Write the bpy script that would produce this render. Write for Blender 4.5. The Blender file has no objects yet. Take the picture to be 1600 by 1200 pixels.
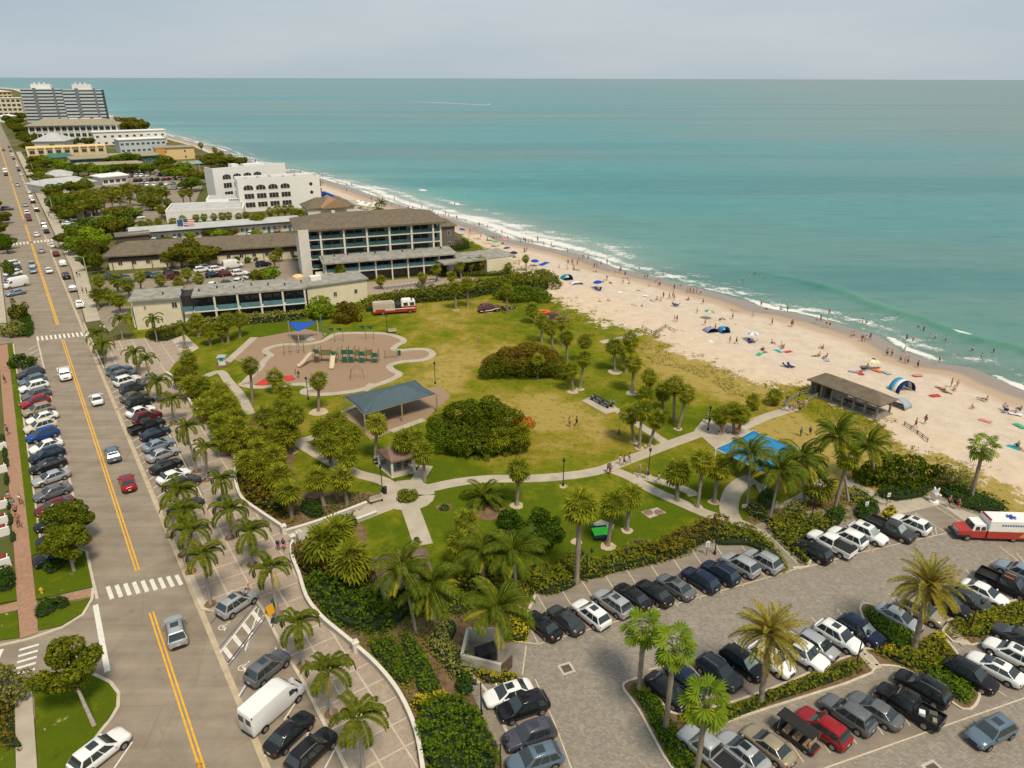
import bpy, bmesh, math, random
import numpy as np
from mathutils import Vector, Matrix, noise as mnoise
random.seed(7); RNG = np.random.default_rng(7)
SC = bpy.context.scene
COL = SC.collection
R = math.radians
# ------------------------------------------------------------------ camera, sky, sun, exposure
CAMH = 51.0; FPX = 1110.0; PITCH = math.atan(478 / FPX)
cam = bpy.data.objects.new('camera', bpy.data.cameras.new('camera'))
COL.objects.link(cam)
cam.location = (0, 0, CAMH); cam.rotation_euler = (math.pi / 2 - PITCH, R(-0.12), 0)
cam.data.sensor_width = 36; cam.data.lens = 36 * FPX / 1600
cam.data.clip_start = 1; cam.data.clip_end = 200000
SC.camera = cam
SUN_EL, SUN_AZ = R(60), R(150)          # azimuth clockwise from +Y: behind the camera, to the right
W = bpy.data.worlds.new('World'); SC.world = W; W.use_nodes = True
wn, wl = W.node_tree.nodes, W.node_tree.links
for n in list(wn): wn.remove(n)
wo = wn.new('ShaderNodeOutputWorld'); wb = wn.new('ShaderNodeBackground'); wb.inputs[1].default_value = 0.072
sky = wn.new('ShaderNodeTexSky'); sky.sky_type = 'NISHITA'; sky.sun_disc = False
sky.sun_elevation = SUN_EL; sky.sun_rotation = SUN_AZ; sky.air_density = 1.0; sky.dust_density = 0.8; sky.ozone_density = 1.5
tc = wn.new('ShaderNodeTexCoord'); mp = wn.new('ShaderNodeMapping'); mp.inputs['Scale'].default_value = (1.0, 1.0, 7.0)
wl.new(tc.outputs['Generated'], mp.inputs[0])
nz = wn.new('ShaderNodeTexNoise'); nz.inputs['Scale'].default_value = 1.3; nz.inputs['Detail'].default_value = 5; nz.inputs['Roughness'].default_value = .5
wl.new(mp.outputs[0], nz.inputs[0])
cr = wn.new('ShaderNodeValToRGB')
cr.color_ramp.elements[0].position = .25; cr.color_ramp.elements[0].color = (4.2, 5.6, 6.75, 1)
cr.color_ramp.elements[1].position = .72; cr.color_ramp.elements[1].color = (6.9, 7.5, 7.9, 1)
wl.new(nz.outputs[0], cr.inputs[0])
mx = wn.new('ShaderNodeMix'); mx.data_type = 'RGBA'; mx.inputs[0].default_value = .9   # a veil of thin cloud over the clear sky
wl.new(sky.outputs[0], mx.inputs[6]); wl.new(cr.outputs[0], mx.inputs[7])
wl.new(mx.outputs[2], wb.inputs[0]); wl.new(wb.outputs[0], wo.inputs[0])
sun = bpy.data.objects.new('sun', bpy.data.lights.new('sun', 'SUN')); COL.objects.link(sun)
sun.data.energy = 3.0; sun.data.angle = R(14); sun.data.color = (1.0, .87, .67)
sv = Vector((math.sin(SUN_AZ) * math.cos(SUN_EL), math.cos(SUN_AZ) * math.cos(SUN_EL), math.sin(SUN_EL)))
sun.rotation_euler = sv.to_track_quat('Z', 'Y').to_euler()
VS = SC.view_settings
VS.view_transform = 'Standard'; VS.look = 'None'; VS.gamma = 1; VS.use_curve_mapping = False; VS.exposure = 0.22
SC.render.engine = 'CYCLES'
SC.cycles.use_denoising = True; SC.cycles.max_bounces = 5; SC.cycles.diffuse_bounces = 2; SC.cycles.glossy_bounces = 2
SC.cycles.transmission_bounces = 3; SC.cycles.transparent_max_bounces = 6
SC.cycles.caustics_reflective = False; SC.cycles.caustics_refractive = False

# ------------------------------------------------------------------ where things stand
def G(px, py, z=0.0):
    """ground point (height z) that the survey of the photograph gives for a pixel of the 1600x1200 picture"""
    xc = (px - 800) / FPX; yc = -(py - 600) / FPX
    s, c = math.sin(PITCH), math.cos(PITCH); t = (CAMH - z) / (s - yc * c)
    return (t * xc, t * (c + yc * s))
def PX(x, y, z=0.0):
    s, c = math.sin(PITCH), math.cos(PITCH)
    d = y * c - (z - CAMH) * s; u = y * s + (z - CAMH) * c
    return (800 + FPX * x / d, 600 - FPX * u / d)
def Hh(bx, by, ty):
    x, y = G(bx, by); lo, hi = 0.0, 50.0
    for _ in range(40):
        m = (lo + hi) / 2
        if PX(x, y, m)[1] > ty: lo = m
        else: hi = m
    return lo
TH = R(34.64); UX, UY = -math.sin(TH), math.cos(TH); VX, VY = math.cos(TH), math.sin(TH)
OX, OY = G(258, 1018)
def RD(s, d): return (OX + UX * s + VX * d, OY + UY * s + VY * d)          # along / across the street
def SD(x, y): return ((x - OX) * UX + (y - OY) * UY, (x - OX) * VX + (y - OY) * VY)
def GSD(px, py, z=0.0): return SD(*G(px, py, z))
UANG = math.atan2(UY, UX)
EA = R(12.6)                                                               # heading of the property lines
def ang(a, b):
    p, q = G(*a), G(*b); return math.atan2(q[1] - p[1], q[0] - p[0])

# ------------------------------------------------------------------ mesh and object helpers
def rgb(*c): return (c[0], c[1], c[2], 1.0)
class MB:
    def __init__(s): s.v = []; s.f = []; s.m = []
    def add(s, vs, fs, m=0):
        o = len(s.v); s.v += [tuple(p) for p in vs]; s.f += [tuple(i + o for i in f) for f in fs]; s.m += [m] * len(fs); return s
    def box(s, x, y, z, sx, sy, sz, rz=0.0, m=0, tx=1.0, ty=1.0):
        """box standing on z; tx, ty taper the top"""
        c, n = math.cos(rz), math.sin(rz); vs = []
        for k, (ax, ay) in ((0, (1, 1)), (sz, (tx, ty))):
            for a, b in ((-1, -1), (1, -1), (1, 1), (-1, 1)):
                p, q = a * sx / 2 * ax, b * sy / 2 * ay; vs.append((x + p * c - q * n, y + p * n + q * c, z + k))
        return s.add(vs, [(3, 2, 1, 0), (4, 5, 6, 7), (0, 1, 5, 4), (1, 2, 6, 5), (2, 3, 7, 6), (3, 0, 4, 7)], m)
    def prism(s, pts, z0, z1, m=0):
        n = len(pts)
        a = sum(pts[i][0] * pts[(i + 1) % n][1] - pts[(i + 1) % n][0] * pts[i][1] for i in range(n))
        if a < 0: pts = pts[::-1]
        vs = [(p[0], p[1], z0) for p in pts] + [(p[0], p[1], z1) for p in pts]
        return s.add(vs, [tuple(range(n, 2 * n))] + [(i, (i + 1) % n, n + (i + 1) % n, n + i) for i in range(n)], m)
    def poly(s, pts3, m=0): return s.add(pts3, [tuple(range(len(pts3)))], m)
    def loft(s, rings, m=0, caps=True, close=True):
        n = len(rings[0]); vs = [p for r in rings for p in r]; fs = []
        for i in range(len(rings) - 1):
            for j in range(n if close else n - 1):
                k = (j + 1) % n; fs.append((i * n + j, i * n + k, (i + 1) * n + k, (i + 1) * n + j))
        if caps: fs += [tuple(range(n))[::-1], tuple((len(rings) - 1) * n + j for j in range(n))]
        return s.add(vs, fs, m)
    def tube(s, path, rad, n=6, m=0, caps=True):
        rings = []
        for i, p in enumerate(path):
            p = Vector(p); a = Vector(path[max(i - 1, 0)]); b = Vector(path[min(i + 1, len(path) - 1)])
            t = (b - a).normalized() if (b - a).length else Vector((0, 0, 1))
            u = t.orthogonal().normalized() if abs(t.z) < .9 else (Vector((1, 0, 0)) - t * t.x).normalized()
            w = t.cross(u); r = rad[i] if hasattr(rad, '__len__') else rad
            rings.append([p + u * (r * math.cos(k * 2 * math.pi / n)) + w * (r * math.sin(k * 2 * math.pi / n)) for k in range(n)])
        return s.loft(rings, m, caps)
    def lathe(s, prof, n=10, x=0, y=0, m=0):
        rings = [[(x + r * math.cos(k * 2 * math.pi / n), y + r * math.sin(k * 2 * math.pi / n), z) for k in range(n)] for r, z in prof]
        return s.loft(rings, m)
    def mesh(s, name, mats, smooth=None):
        me = bpy.data.meshes.new(name); me.from_pydata(s.v, [], s.f)
        if not isinstance(mats, (list, tuple)): mats = [mats]
        for mt in mats: me.materials.append(mt)
        if len(mats) > 1: me.polygons.foreach_set('material_index', s.m)
        if smooth is not None:
            me.polygons.foreach_set('use_smooth', [True] * len(me.polygons))
            try: me.set_sharp_from_angle(angle=R(smooth))
            except Exception: pass
        me.update(); return me
    def build(s, name, mats, parent=None, smooth=None): return ob(name, s.mesh(name, mats, smooth), parent)
def bevelled(me, w=.05, seg=2, ang=28):
    b = bmesh.new(); b.from_mesh(me); es = [e for e in b.edges if len(e.link_faces) == 2 and e.calc_face_angle(0) > R(ang)]
    bmesh.ops.bevel(b, geom=es, offset=w, segments=seg, affect='EDGES', clamp_overlap=True); b.to_mesh(me); b.free()
    me.polygons.foreach_set('use_smooth', [True] * len(me.polygons)); me.set_sharp_from_angle(angle=R(50)); me.update(); return me
def ob(name, me, parent=None, loc=None, rz=None, mat=None, scale=None):
    o = bpy.data.objects.new(name, me); COL.objects.link(o)
    if parent is not None: o.parent = parent
    if loc is not None: o.location = loc
    if rz is not None: o.rotation_euler = (0, 0, rz) if not hasattr(rz, '__len__') else rz
    if scale is not None: o.scale = scale if hasattr(scale, '__len__') else (scale,) * 3
    if mat is not None:
        o.material_slots[0].link = 'OBJECT'; o.material_slots[0].material = mat
    return o
def tag(o, label=None, cat=None, group=None, kind=None):
    if label: o['label'] = label
    if cat: o['category'] = cat
    if group: o['group'] = group
    if kind: o['kind'] = kind
    return o
def thing(name, label, cat, loc=(0, 0, 0), rz=0.0, group=None):
    o = bpy.data.objects.new(name, None); COL.objects.link(o); o.empty_display_size = .3
    o.location = loc; o.rotation_euler = (0, 0, rz)
    return tag(o, label, cat, group)
def struct(o): o['kind'] = 'structure'; return o
def npmesh(name, V, Fq, mat, attrs=None, smooth=False):
    """mesh from arrays: V (n,3), Fq (m,k) with k = 3 or 4"""
    me = bpy.data.meshes.new(name); n, k = Fq.shape
    me.vertices.add(len(V)); me.vertices.foreach_set('co', V.astype(np.float32).ravel())
    me.loops.add(n * k); me.loops.foreach_set('vertex_index', Fq.astype(np.int32).ravel())
    me.polygons.add(n); me.polygons.foreach_set('loop_start', np.arange(n, dtype=np.int32) * k)
    me.polygons.foreach_set('loop_total', np.full(n, k, dtype=np.int32))
    me.materials.append(mat)
    if smooth: me.polygons.foreach_set('use_smooth', np.ones(n, dtype=bool))
    for a, val in (attrs or {}).items():
        at = me.attributes.new(a, 'FLOAT', 'POINT'); at.data.foreach_set('value', np.asarray(val, dtype=np.float32))
    me.update(calc_edges=True); return me
def polyw(pts, w):
    """outline of a band of width w along a polyline"""
    L, Rr = [], []
    n = len(pts); ws = w if hasattr(w, '__len__') else [w] * n
    for i in range(n):
        a = Vector(pts[max(i - 1, 0)]); b = Vector(pts[min(i + 1, n - 1)]); t = (b - a).normalized(); q = Vector((-t.y, t.x)) * ws[i] / 2
        p = Vector(pts[i]); L.append(tuple(p + q)); Rr.append(tuple(p - q))
    return L, Rr
def band(mb, pts, w, z0, z1, m=0):
    L, Rr = polyw(pts, w); n = len(pts)
    vs = [(p[0], p[1], z1) for p in L] + [(p[0], p[1], z1) for p in Rr] + [(p[0], p[1], z0) for p in L] + [(p[0], p[1], z0) for p in Rr]
    fs = []
    for i in range(n - 1):
        fs += [(n + i, n + i + 1, i + 1, i), (i, i + 1, 2 * n + i + 1, 2 * n + i), (n + i + 1, n + i, 3 * n + i, 3 * n + i + 1)]
    fs += [(n, 0, 2 * n, 3 * n), (n - 1, 2 * n - 1, 4 * n - 1, 3 * n - 1)]
    mb.add(vs, fs, m)
def smooth_line(pts, k=4, closed=False):
    """Catmull-Rom through the points"""
    out = []; n = len(pts)
    for i in range(n if closed else n - 1):
        if closed: p = [pts[(i + j) % n] for j in (-1, 0, 1, 2)]
        else: p = [pts[max(i - 1, 0)], pts[i], pts[i + 1], pts[min(i + 2, n - 1)]]
        for q in range(k):
            t = q / k
            out.append(tuple(.5 * (2 * p[1][c] + (p[2][c] - p[0][c]) * t + (2 * p[0][c] - 5 * p[1][c] + 4 * p[2][c] - p[3][c]) * t * t + (3 * p[1][c] - p[0][c] - 3 * p[2][c] + p[3][c]) * t ** 3) for c in range(len(pts[0]))))
    if not closed: out.append(tuple(pts[-1]))
    return out
def inside(p, poly):
    x, y = p; r = False; n = len(poly)
    for i in range(n):
        a, b = poly[i], poly[(i + 1) % n]
        if (a[1] > y) != (b[1] > y) and x < (b[0] - a[0]) * (y - a[1]) / (b[1] - a[1]) + a[0]: r = not r
    return r
def clip(subj, c0, c1):
    """clip a polygon by a convex counter-clockwise polygon c0.. (Sutherland-Hodgman)"""
    out = subj
    for i in range(len(c0)):
        a, b = c0[i], c0[(i + 1) % len(c0)]; inp, out = out, []
        side = lambda p: (b[0] - a[0]) * (p[1] - a[1]) - (b[1] - a[1]) * (p[0] - a[0])
        for j in range(len(inp)):
            p, q = inp[j], inp[(j + 1) % len(inp)]; sp, sq = side(p), side(q)
            if sp >= 0: out.append(p)
            if (sp > 0 > sq) or (sp < 0 < sq):
                t = sp / (sp - sq); out.append((p[0] + (q[0] - p[0]) * t, p[1] + (q[1] - p[1]) * t))
        if not out: return []
    return out
def area(p): return abs(sum(p[i][0] * p[(i + 1) % len(p)][1] - p[(i + 1) % len(p)][0] * p[i][1] for i in range(len(p)))) / 2

# ------------------------------------------------------------------ materials
class NT:
    def __init__(s, name):
        s.mat = bpy.data.materials.new(name); s.mat.use_nodes = True; s.n = s.mat.node_tree.nodes; s.l = s.mat.node_tree.links
        s.b = s.n['Principled BSDF']; s.out = s.n['Material Output']
    def node(s, t, **kw):
        n = s.n.new(t)
        for k, v in kw.items(): setattr(n, k, v)
        return n
    def link(s, a, b): s.l.new(a, b)
    def pos(s, scale=(1, 1, 1), rz=0.0, obj=False):
        g = s.node('ShaderNodeTexCoord').outputs['Object'] if obj else s.node('ShaderNodeNewGeometry').outputs['Position']
        m = s.node('ShaderNodeMapping'); m.inputs['Scale'].default_value = scale; m.inputs['Rotation'].default_value = (0, 0, rz)
        s.link(g, m.inputs[0]); return m.outputs[0]
    def noise(s, vec, scale, detail=4, rough=.55, dist=0.0):
        n = s.node('ShaderNodeTexNoise'); n.inputs['Scale'].default_value = scale; n.inputs['Detail'].default_value = detail
        n.inputs['Roughness'].default_value = rough; n.inputs['Distortion'].default_value = dist
        if vec is not None: s.link(vec, n.inputs[0])
        return n.outputs[0]
    def ramp(s, fac, stops):
        r = s.node('ShaderNodeValToRGB'); e = r.color_ramp.elements
        while len(e) < len(stops): e.new(.5)
        for i, (p, c) in enumerate(stops):
            e[i].position = p; e[i].color = c if len(c) == 4 else (c[0], c[1], c[2], 1)
        s.link(fac, r.inputs[0]); return r.outputs[0]
    def mix(s, fac, a, b, mode='MIX'):
        m = s.node('ShaderNodeMix', data_type='RGBA', blend_type=mode)
        for sock, val in ((m.inputs[0], fac), (m.inputs[6], a), (m.inputs[7], b)):
            if hasattr(val, 'links') or hasattr(val, 'is_linked'): s.link(val, sock)
            elif hasattr(val, '__len__'): sock.default_value = (val[0], val[1], val[2], 1)
            else: sock.default_value = val
        return m.outputs[2]
    def math(s, op, a, b=0.0, c=None, clamp=False):
        m = s.node('ShaderNodeMath', operation=op, use_clamp=clamp)
        for i, val in enumerate((a, b) if c is None else (a, b, c)):
            if hasattr(val, 'is_linked'): s.link(val, m.inputs[i])
            else: m.inputs[i].default_value = val
        return m.outputs[0]
    def attr(s, name): return s.node('ShaderNodeAttribute', attribute_name=name).outputs['Fac']
    def smooth(s, x, a, b):
        m = s.node('ShaderNodeMapRange', interpolation_type='SMOOTHSTEP'); s.link(x, m.inputs[0])
        m.inputs[1].default_value = a; m.inputs[2].default_value = b; return m.outputs[0]
    def bump(s, h, dist=.02, strength=.6):
        b = s.node('ShaderNodeBump'); b.inputs['Distance'].default_value = dist; b.inputs['Strength'].default_value = strength
        s.link(h, b.inputs['Height']); s.link(b.outputs[0], s.b.inputs['Normal']); return b
    def color(s, c):
        if hasattr(c, 'is_linked'): s.link(c, s.b.inputs['Base Color'])
        else: s.b.inputs['Base Color'].default_value = (c[0], c[1], c[2], 1)
    def set(s, rough=.7, spec=.3, metal=0.0, coat=0.0):
        s.b.inputs['Roughness'].default_value = rough; s.b.inputs['Specular IOR Level'].default_value = spec
        s.b.inputs['Metallic'].default_value = metal; s.b.inputs['Coat Weight'].default_value = coat; return s
def plain(name, c, rough=.7, spec=.3, metal=0.0, coat=0.0, var=.12, scale=1.5, obj=True, bump=0.0):
    """one colour with uneven wear"""
    t = NT(name); t.set(rough, spec, metal, coat)
    if var:
        n = t.noise(t.pos(obj=obj), scale, 5, .6)
        lo = [max(0, x * (1 - var)) for x in c[:3]]; hi = [min(1, x * (1 + var)) for x in c[:3]]
        t.color(t.ramp(n, [(.3, lo), (.7, hi)]))
        if bump: t.bump(t.noise(t.pos(obj=obj), scale * 8, 4), bump, .5)
    else: t.color(c)
    return t.mat
def leafmat(name, c0, c1, c2=None, rough=.6, trans=.25, spec=.07):
    """leaves: each leaf its own tone between c0 and c1, some c2"""
    c0, c1, c2 = [None if c is None else (min(1, c[0] * 2.0), min(1, c[1] * 1.8), min(1, c[2] * .85)) for c in (c0, c1, c2)]
    t = NT(name); t.set(rough, spec)
    g = t.node('ShaderNodeNewGeometry'); r = g.outputs['Random Per Island']
    oi = t.node('ShaderNodeObjectInfo').outputs['Random']
    big = t.noise(t.pos(), .75, 5, .7)
    f = t.math('MULTIPLY_ADD', r, .45, t.math('MULTIPLY_ADD', big, .62, t.math('MULTIPLY_ADD', oi, .22, -.17)))
    stops = [(.12, c0), (.62, c1)] + ([(.93, c2)] if c2 else [])
    col = t.ramp(f, stops); t.color(col)
    tr = t.node('ShaderNodeBsdfTranslucent'); t.link(col, tr.inputs[0])
    ms = t.node('ShaderNodeMixShader'); ms.inputs[0].default_value = trans
    t.link(t.b.outputs[0], ms.inputs[1]); t.link(tr.outputs[0], ms.inputs[2]); t.link(ms.outputs[0], t.out.inputs[0])
    return t.mat
M = {}
M['white'] = plain('white_paint', (.78, .76, .72), .6, var=.06)
M['trim'] = plain('cream_trim', (.66, .62, .54), .7, var=.08)
M['cream'] = plain('cream_stucco', (.72, .64, .47), .85, var=.08, scale=.4, bump=.01)
M['offwhite'] = plain('off_white_stucco', (.66, .63, .56), .85, var=.08, scale=.4, bump=.01)
M['dark'] = plain('dark_metal', (.025, .026, .028), .45, var=.2)
M['black'] = plain('black_rubber', (.018, .018, .018), .8, var=.2)
M['concrete'] = plain('pale_concrete', (.47, .43, .37), .85, var=.16, scale=.6, obj=False, bump=.01)
M['kerb'] = plain('kerb_concrete', (.52, .46, .36), .85, var=.15, scale=1.2, obj=False)
M['wood'] = plain('weathered_wood', (.26, .23, .19), .85, var=.3, scale=3)
M['tanwood'] = plain('tan_posts', (.36, .28, .15), .7, var=.2, scale=3)
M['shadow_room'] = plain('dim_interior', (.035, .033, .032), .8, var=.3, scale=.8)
M['glass'] = plain('window_glass', (.025, .035, .04), .08, .6, var=.5, scale=.5)
M['chrome'] = plain('bright_metal', (.6, .6, .6), .3, .5, metal=.9, var=.1)
M['trunk'] = plain('palm_trunk', (.27, .22, .17), .9, var=.35, scale=6, bump=.03)
M['greytrunk'] = plain('grey_palm_trunk', (.33, .29, .25), .9, var=.3, scale=5, bump=.02)
M['bark'] = plain('tree_bark', (.14, .11, .08), .9, var=.3, scale=5, bump=.03)
# ------------------------------------------------------------------ ground materials
def mat_lawn():
    t = NT('lawn_and_dune'); t.set(.95, .02)
    p = t.pos(); big = t.noise(p, .035, 5, .6); mid = t.noise(p, .25, 5, .65); fine = t.noise(p, 2.6, 8, .8)
    dry = t.math('ADD', t.attr('dry'), t.math('MULTIPLY_ADD', mid, 2.0, t.math('MULTIPLY_ADD', big, 1.4, -1.74)))
    dry = t.math('ADD', dry, t.math('MULTIPLY_ADD', fine, 1.1, -.55))
    g = t.ramp(dry, [(.0, (.086, .122, .007)), (.35, (.155, .168, .011)), (.65, (.245, .195, .028)), (1.0, (.35, .262, .075))])
    g = t.mix(t.smooth(t.noise(p, .9, 7, .8), .5, .72), g, (.062, .080, .007))
    dn = t.noise(p, .32, 6, .68); dn2 = t.noise(p, 1.3, 4, .6)
    s = t.math('ADD', t.attr('sand'), t.math('MULTIPLY_ADD', dn, 2.3, t.math('MULTIPLY_ADD', dn2, 1.1, -1.62)))
    sm = t.smooth(s, .42, .66)
    sc = t.ramp(t.noise(p, .5, 6, .7), [(.3, (.53, .42, .315)), (.7, (.65, .525, .40))])
    t.color(t.mix(sm, g, sc)); t.bump(fine, .12, .7); return t.mat
def mat_beach():
    t = NT('beach_sand'); t.set(.95, .15); p = t.pos(rz=-UANG)
    q = t.pos((.35, 1.2, 1), rz=-UANG)
    n = t.noise(p, .35, 7, .7); n2 = t.noise(p, 2.5, 4, .6); tracks = t.noise(q, .12, 4, .6)
    dry = t.ramp(n, [(.28, (.475, .39, .305)), (.5, (.575, .48, .385)), (.75, (.655, .555, .455))])
    dry = t.mix(t.math('MULTIPLY', t.smooth(n2, .46, .66), .55), dry, (.50, .39, .285))
    w = t.attr('wet'); wn_ = t.math('ADD', w, t.math('MULTIPLY_ADD', tracks, .5, -.25))
    damp = t.mix(t.smooth(wn_, -.1, .35), dry, (.44, .33, .23))
    wet = t.mix(t.smooth(wn_, .42, .78), damp, (.285, .235, .195))
    t.color(wet)
    rr = t.node('ShaderNodeMapRange'); t.link(wn_, rr.inputs[0]); rr.inputs[1].default_value = .45; rr.inputs[2].default_value = .9
    rr.inputs[3].default_value = .95; rr.inputs[4].default_value = .32; t.link(rr.outputs[0], t.b.inputs['Roughness'])
    t.bump(t.math('ADD', n, t.math('MULTIPLY', n2, .5)), .25, .55); return t.mat
def mat_sea():
    t = NT('sea_water'); t.set(.3, .035)
    off = t.attr('off'); p = t.pos(rz=-UANG)
    st = t.pos((.15, 1.0, 1), rz=-UANG - .1)
    big = t.noise(t.pos((.35, 1, 1), rz=-UANG - .25), .0030, 5, .55); streak = t.noise(st, .03, 5, .6)
    l = t.math('LOGARITHM', t.math('MAXIMUM', t.math('ADD', off, t.math('MULTIPLY_ADD', streak, 16, -8)), .6), 10)
    f = t.math('MULTIPLY', l, .25)
    c = t.ramp(f, [(.0, (.35, .32, .23)), (.19, (.25, .31, .235)), (.30, (.140, .335, .275)), (.38, (.055, .315, .295)), (.50, (.018, .245, .260)), (.64, (.014, .220, .240)), (.8, (.026, .205, .225)), (1.0, (.05, .205, .225))])
    mud = t.ramp(big, [(.40, (.0, .0, .0)), (.62, (1, 1, 1))])
    c = t.mix(t.math('MULTIPLY', mud, .82), c, (.125, .195, .17))
    mud2 = t.smooth(t.noise(t.pos((.25, 1, 1), rz=-UANG + .5), .006, 4, .6), .66, .80)
    c = t.mix(t.math('MULTIPLY', t.math('MULTIPLY', mud2, .45), t.smooth(off, 150, 500)), c, (.33, .25, .18))
    c = t.mix(t.math('MULTIPLY', t.attr('swell'), .75), c, (.075, .25, .15))
    c = t.mix(t.math('MULTIPLY', streak, .35), c, (.10, .25, .245))
    c = t.mix(t.math('MULTIPLY', t.attr('plume'), .85), c, (.142, .200, .172))
    wave_shade = t.noise(t.pos((.28, 1, 1), rz=-UANG + .15), .20, 6, .7); shade_band = t.noise(t.pos((.10, 1, 1), rz=-UANG - .2), .0085, 4, .6)
    c = t.mix(t.math('MULTIPLY', t.smooth(shade_band, .48, .62), .50), c, (.016, .155, .170))  # broad dark bands painted into the water colour like cloud shadows
    c = t.mix(t.math('MULTIPLY', t.smooth(wave_shade, .50, .74), .36), c, (.022, .115, .115)); c = t.mix(t.math('MULTIPLY', t.smooth(wave_shade, .50, .28), .20), c, (.20, .34, .33))  # shaded and bright wave faces painted into the colour
    c = t.mix(t.math('MULTIPLY', t.attr('milk'), .72), c, (.42, .43, .395))
    # foam
    lace = t.noise(p, .9, 7, .72, .6); blot = t.noise(t.pos((.3, 1, 1), rz=-UANG), .16, 6, .68, .4)
    fo = t.math('ADD', t.attr('foam'), t.math('MULTIPLY_ADD', lace, 1.5, t.math('MULTIPLY_ADD', blot, 1.7, -1.58)))
    fm = t.smooth(fo, .42, .80)
    t.color(t.mix(fm, c, (.70, .68, .65)))
    rr = t.math('MULTIPLY_ADD', fm, .6, .22); t.link(rr, t.b.inputs['Roughness'])
    w1 = t.noise(t.pos((.35, 1, 1), rz=-UANG), .33, 5, .6, .3); w2 = t.noise(p, 1.6, 3, .6); w0 = t.noise(t.pos((.22, 1, 1), rz=-UANG + .12), .07, 3, .5)
    t.bump(t.math('ADD', t.math('MULTIPLY', w0, 2.0), t.math('ADD', w1, t.math('MULTIPLY', w2, .25))), .6, .5); return t.mat
def mat_asphalt(name, c, crack=True):
    t = NT(name); t.set(.9, .2); p = t.pos(); al = t.pos((.05, 1, 1), rz=-UANG)
    n = t.noise(p, .3, 6, .65); lane = t.noise(al, .8, 4, .55); f = t.noise(p, 9, 4, .7)
    col = t.ramp(t.math('ADD', t.math('MULTIPLY', n, .55), t.math('MULTIPLY', lane, .45)), [(.38, [x * .76 for x in c]), (.60, [x * 1.12 for x in c])])
    col = t.mix(t.math('MULTIPLY', f, .3), col, [x * .72 for x in c]); col = t.mix(t.math('MULTIPLY', t.smooth(t.noise(al, .55, 3, .6), .55, .75), .38), col, [x * .62 for x in c]); col = t.mix(t.math('MULTIPLY', t.smooth(t.noise(p, .9, 3, .5), .64, .74), .45), col, [x * .5 for x in c])
    if crack:
        vo = t.node('ShaderNodeTexVoronoi', feature='DISTANCE_TO_EDGE'); vo.inputs['Scale'].default_value = .14
        wv = t.node('ShaderNodeMix', data_type='VECTOR'); wv.inputs[0].default_value = .12
        nn = t.node('ShaderNodeTexNoise'); nn.inputs['Scale'].default_value = .5; t.link(p, nn.inputs[0])
        t.link(p, wv.inputs[4]); t.link(nn.outputs[1], wv.inputs[5]); t.link(wv.outputs[1], vo.inputs[0])
        ck = t.math('SUBTRACT', 1.0, t.smooth(vo.outputs[0], .0, .012))
        col = t.mix(t.math('MULTIPLY', ck, .22), col, [x * .45 for x in c])
    t.color(col); t.bump(f, .01, .5); return t.mat
def mat_brick(name, c, sx, sy, rz, mortar, var=.22):
    t = NT(name); t.set(.88, .15); p = t.pos(rz=rz)
    b = t.node('ShaderNodeTexBrick'); b.inputs['Scale'].default_value = 1; b.inputs['Brick Width'].default_value = sx; b.inputs['Row Height'].default_value = sy
    b.inputs['Mortar Size'].default_value = .02 * sx / .3; b.inputs['Color1'].default_value = rgb(*[x * (1 - var) for x in c]); b.inputs['Color2'].default_value = rgb(*[min(1, x * (1 + var)) for x in c])
    b.inputs['Mortar'].default_value = rgb(*mortar); t.link(p, b.inputs[0])
    n = t.noise(t.pos(), .35, 5, .65); n2 = t.noise(t.pos(), 3.0, 4, .6)
    col = t.mix(t.math('MULTIPLY', n, .5), b.outputs[0], [x * .72 for x in c]); col = t.mix(t.math('MULTIPLY', t.smooth(n2, .45, .7), .4), col, [x * .72 for x in c]); col = t.mix(t.math('MULTIPLY', t.smooth(t.noise(t.pos(), 1.1, 3, .6), .5, .72), .35), col, [min(1, x * 1.3) for x in c])
    t.color(col); bp = t.bump(b.outputs[1], .015, .6); bp.invert = True; return t.mat
M['lawn'] = mat_lawn(); M['sand'] = mat_beach(); M['sea'] = mat_sea()
M['asphalt'] = mat_asphalt('street_asphalt', (.292, .24, .182)); M['stall'] = mat_asphalt('parking_asphalt', (.265, .222, .178), False)
M['lotpaver'] = mat_brick('lot_pavers', (.30, .262, .215), .30, .2, R(22), (.225, .197, .163), .24)
M['plaza'] = mat_brick('plaza_pavers', (.405, .325, .25), .36, .18, -UANG, (.33, .26, .21), .12)
M['plazaband'] = plain('plaza_band', (.50, .42, .33), .85, var=.1, scale=1, obj=False)
M['brickwalk'] = mat_brick('brick_walk', (.42, .24, .155), .22, .11, -UANG, (.28, .18, .13), .2)
M['yellow'] = plain('yellow_road_paint', (.72, .38, .035), .8, var=.15, scale=2, obj=False)
M['linepaint'] = plain('white_road_paint', (.68, .65, .58), .8, var=.14, scale=2.5, obj=False)
M['tanpaint'] = plain('tan_line_paint', (.55, .47, .35), .8, var=.15, scale=2.5, obj=False)
M['bluepaint'] = plain('blue_road_paint', (.05, .10, .22), .8, var=.15, scale=2, obj=False)
M['gutter'] = plain('gutter_concrete', (.46, .37, .25), .88, var=.18, scale=.9, obj=False)
M['mulch'] = plain('wood_mulch', (.30, .205, .135), .95, var=.16, scale=4.5, obj=False, bump=.02)
M['bedmulch'] = plain('bed_mulch', (.17, .105, .06), .95, var=.4, scale=1.2, obj=False, bump=.05)
M['path'] = plain('path_concrete', (.42, .365, .285), .88, var=.14, scale=.5, obj=False, bump=.008)
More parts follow.
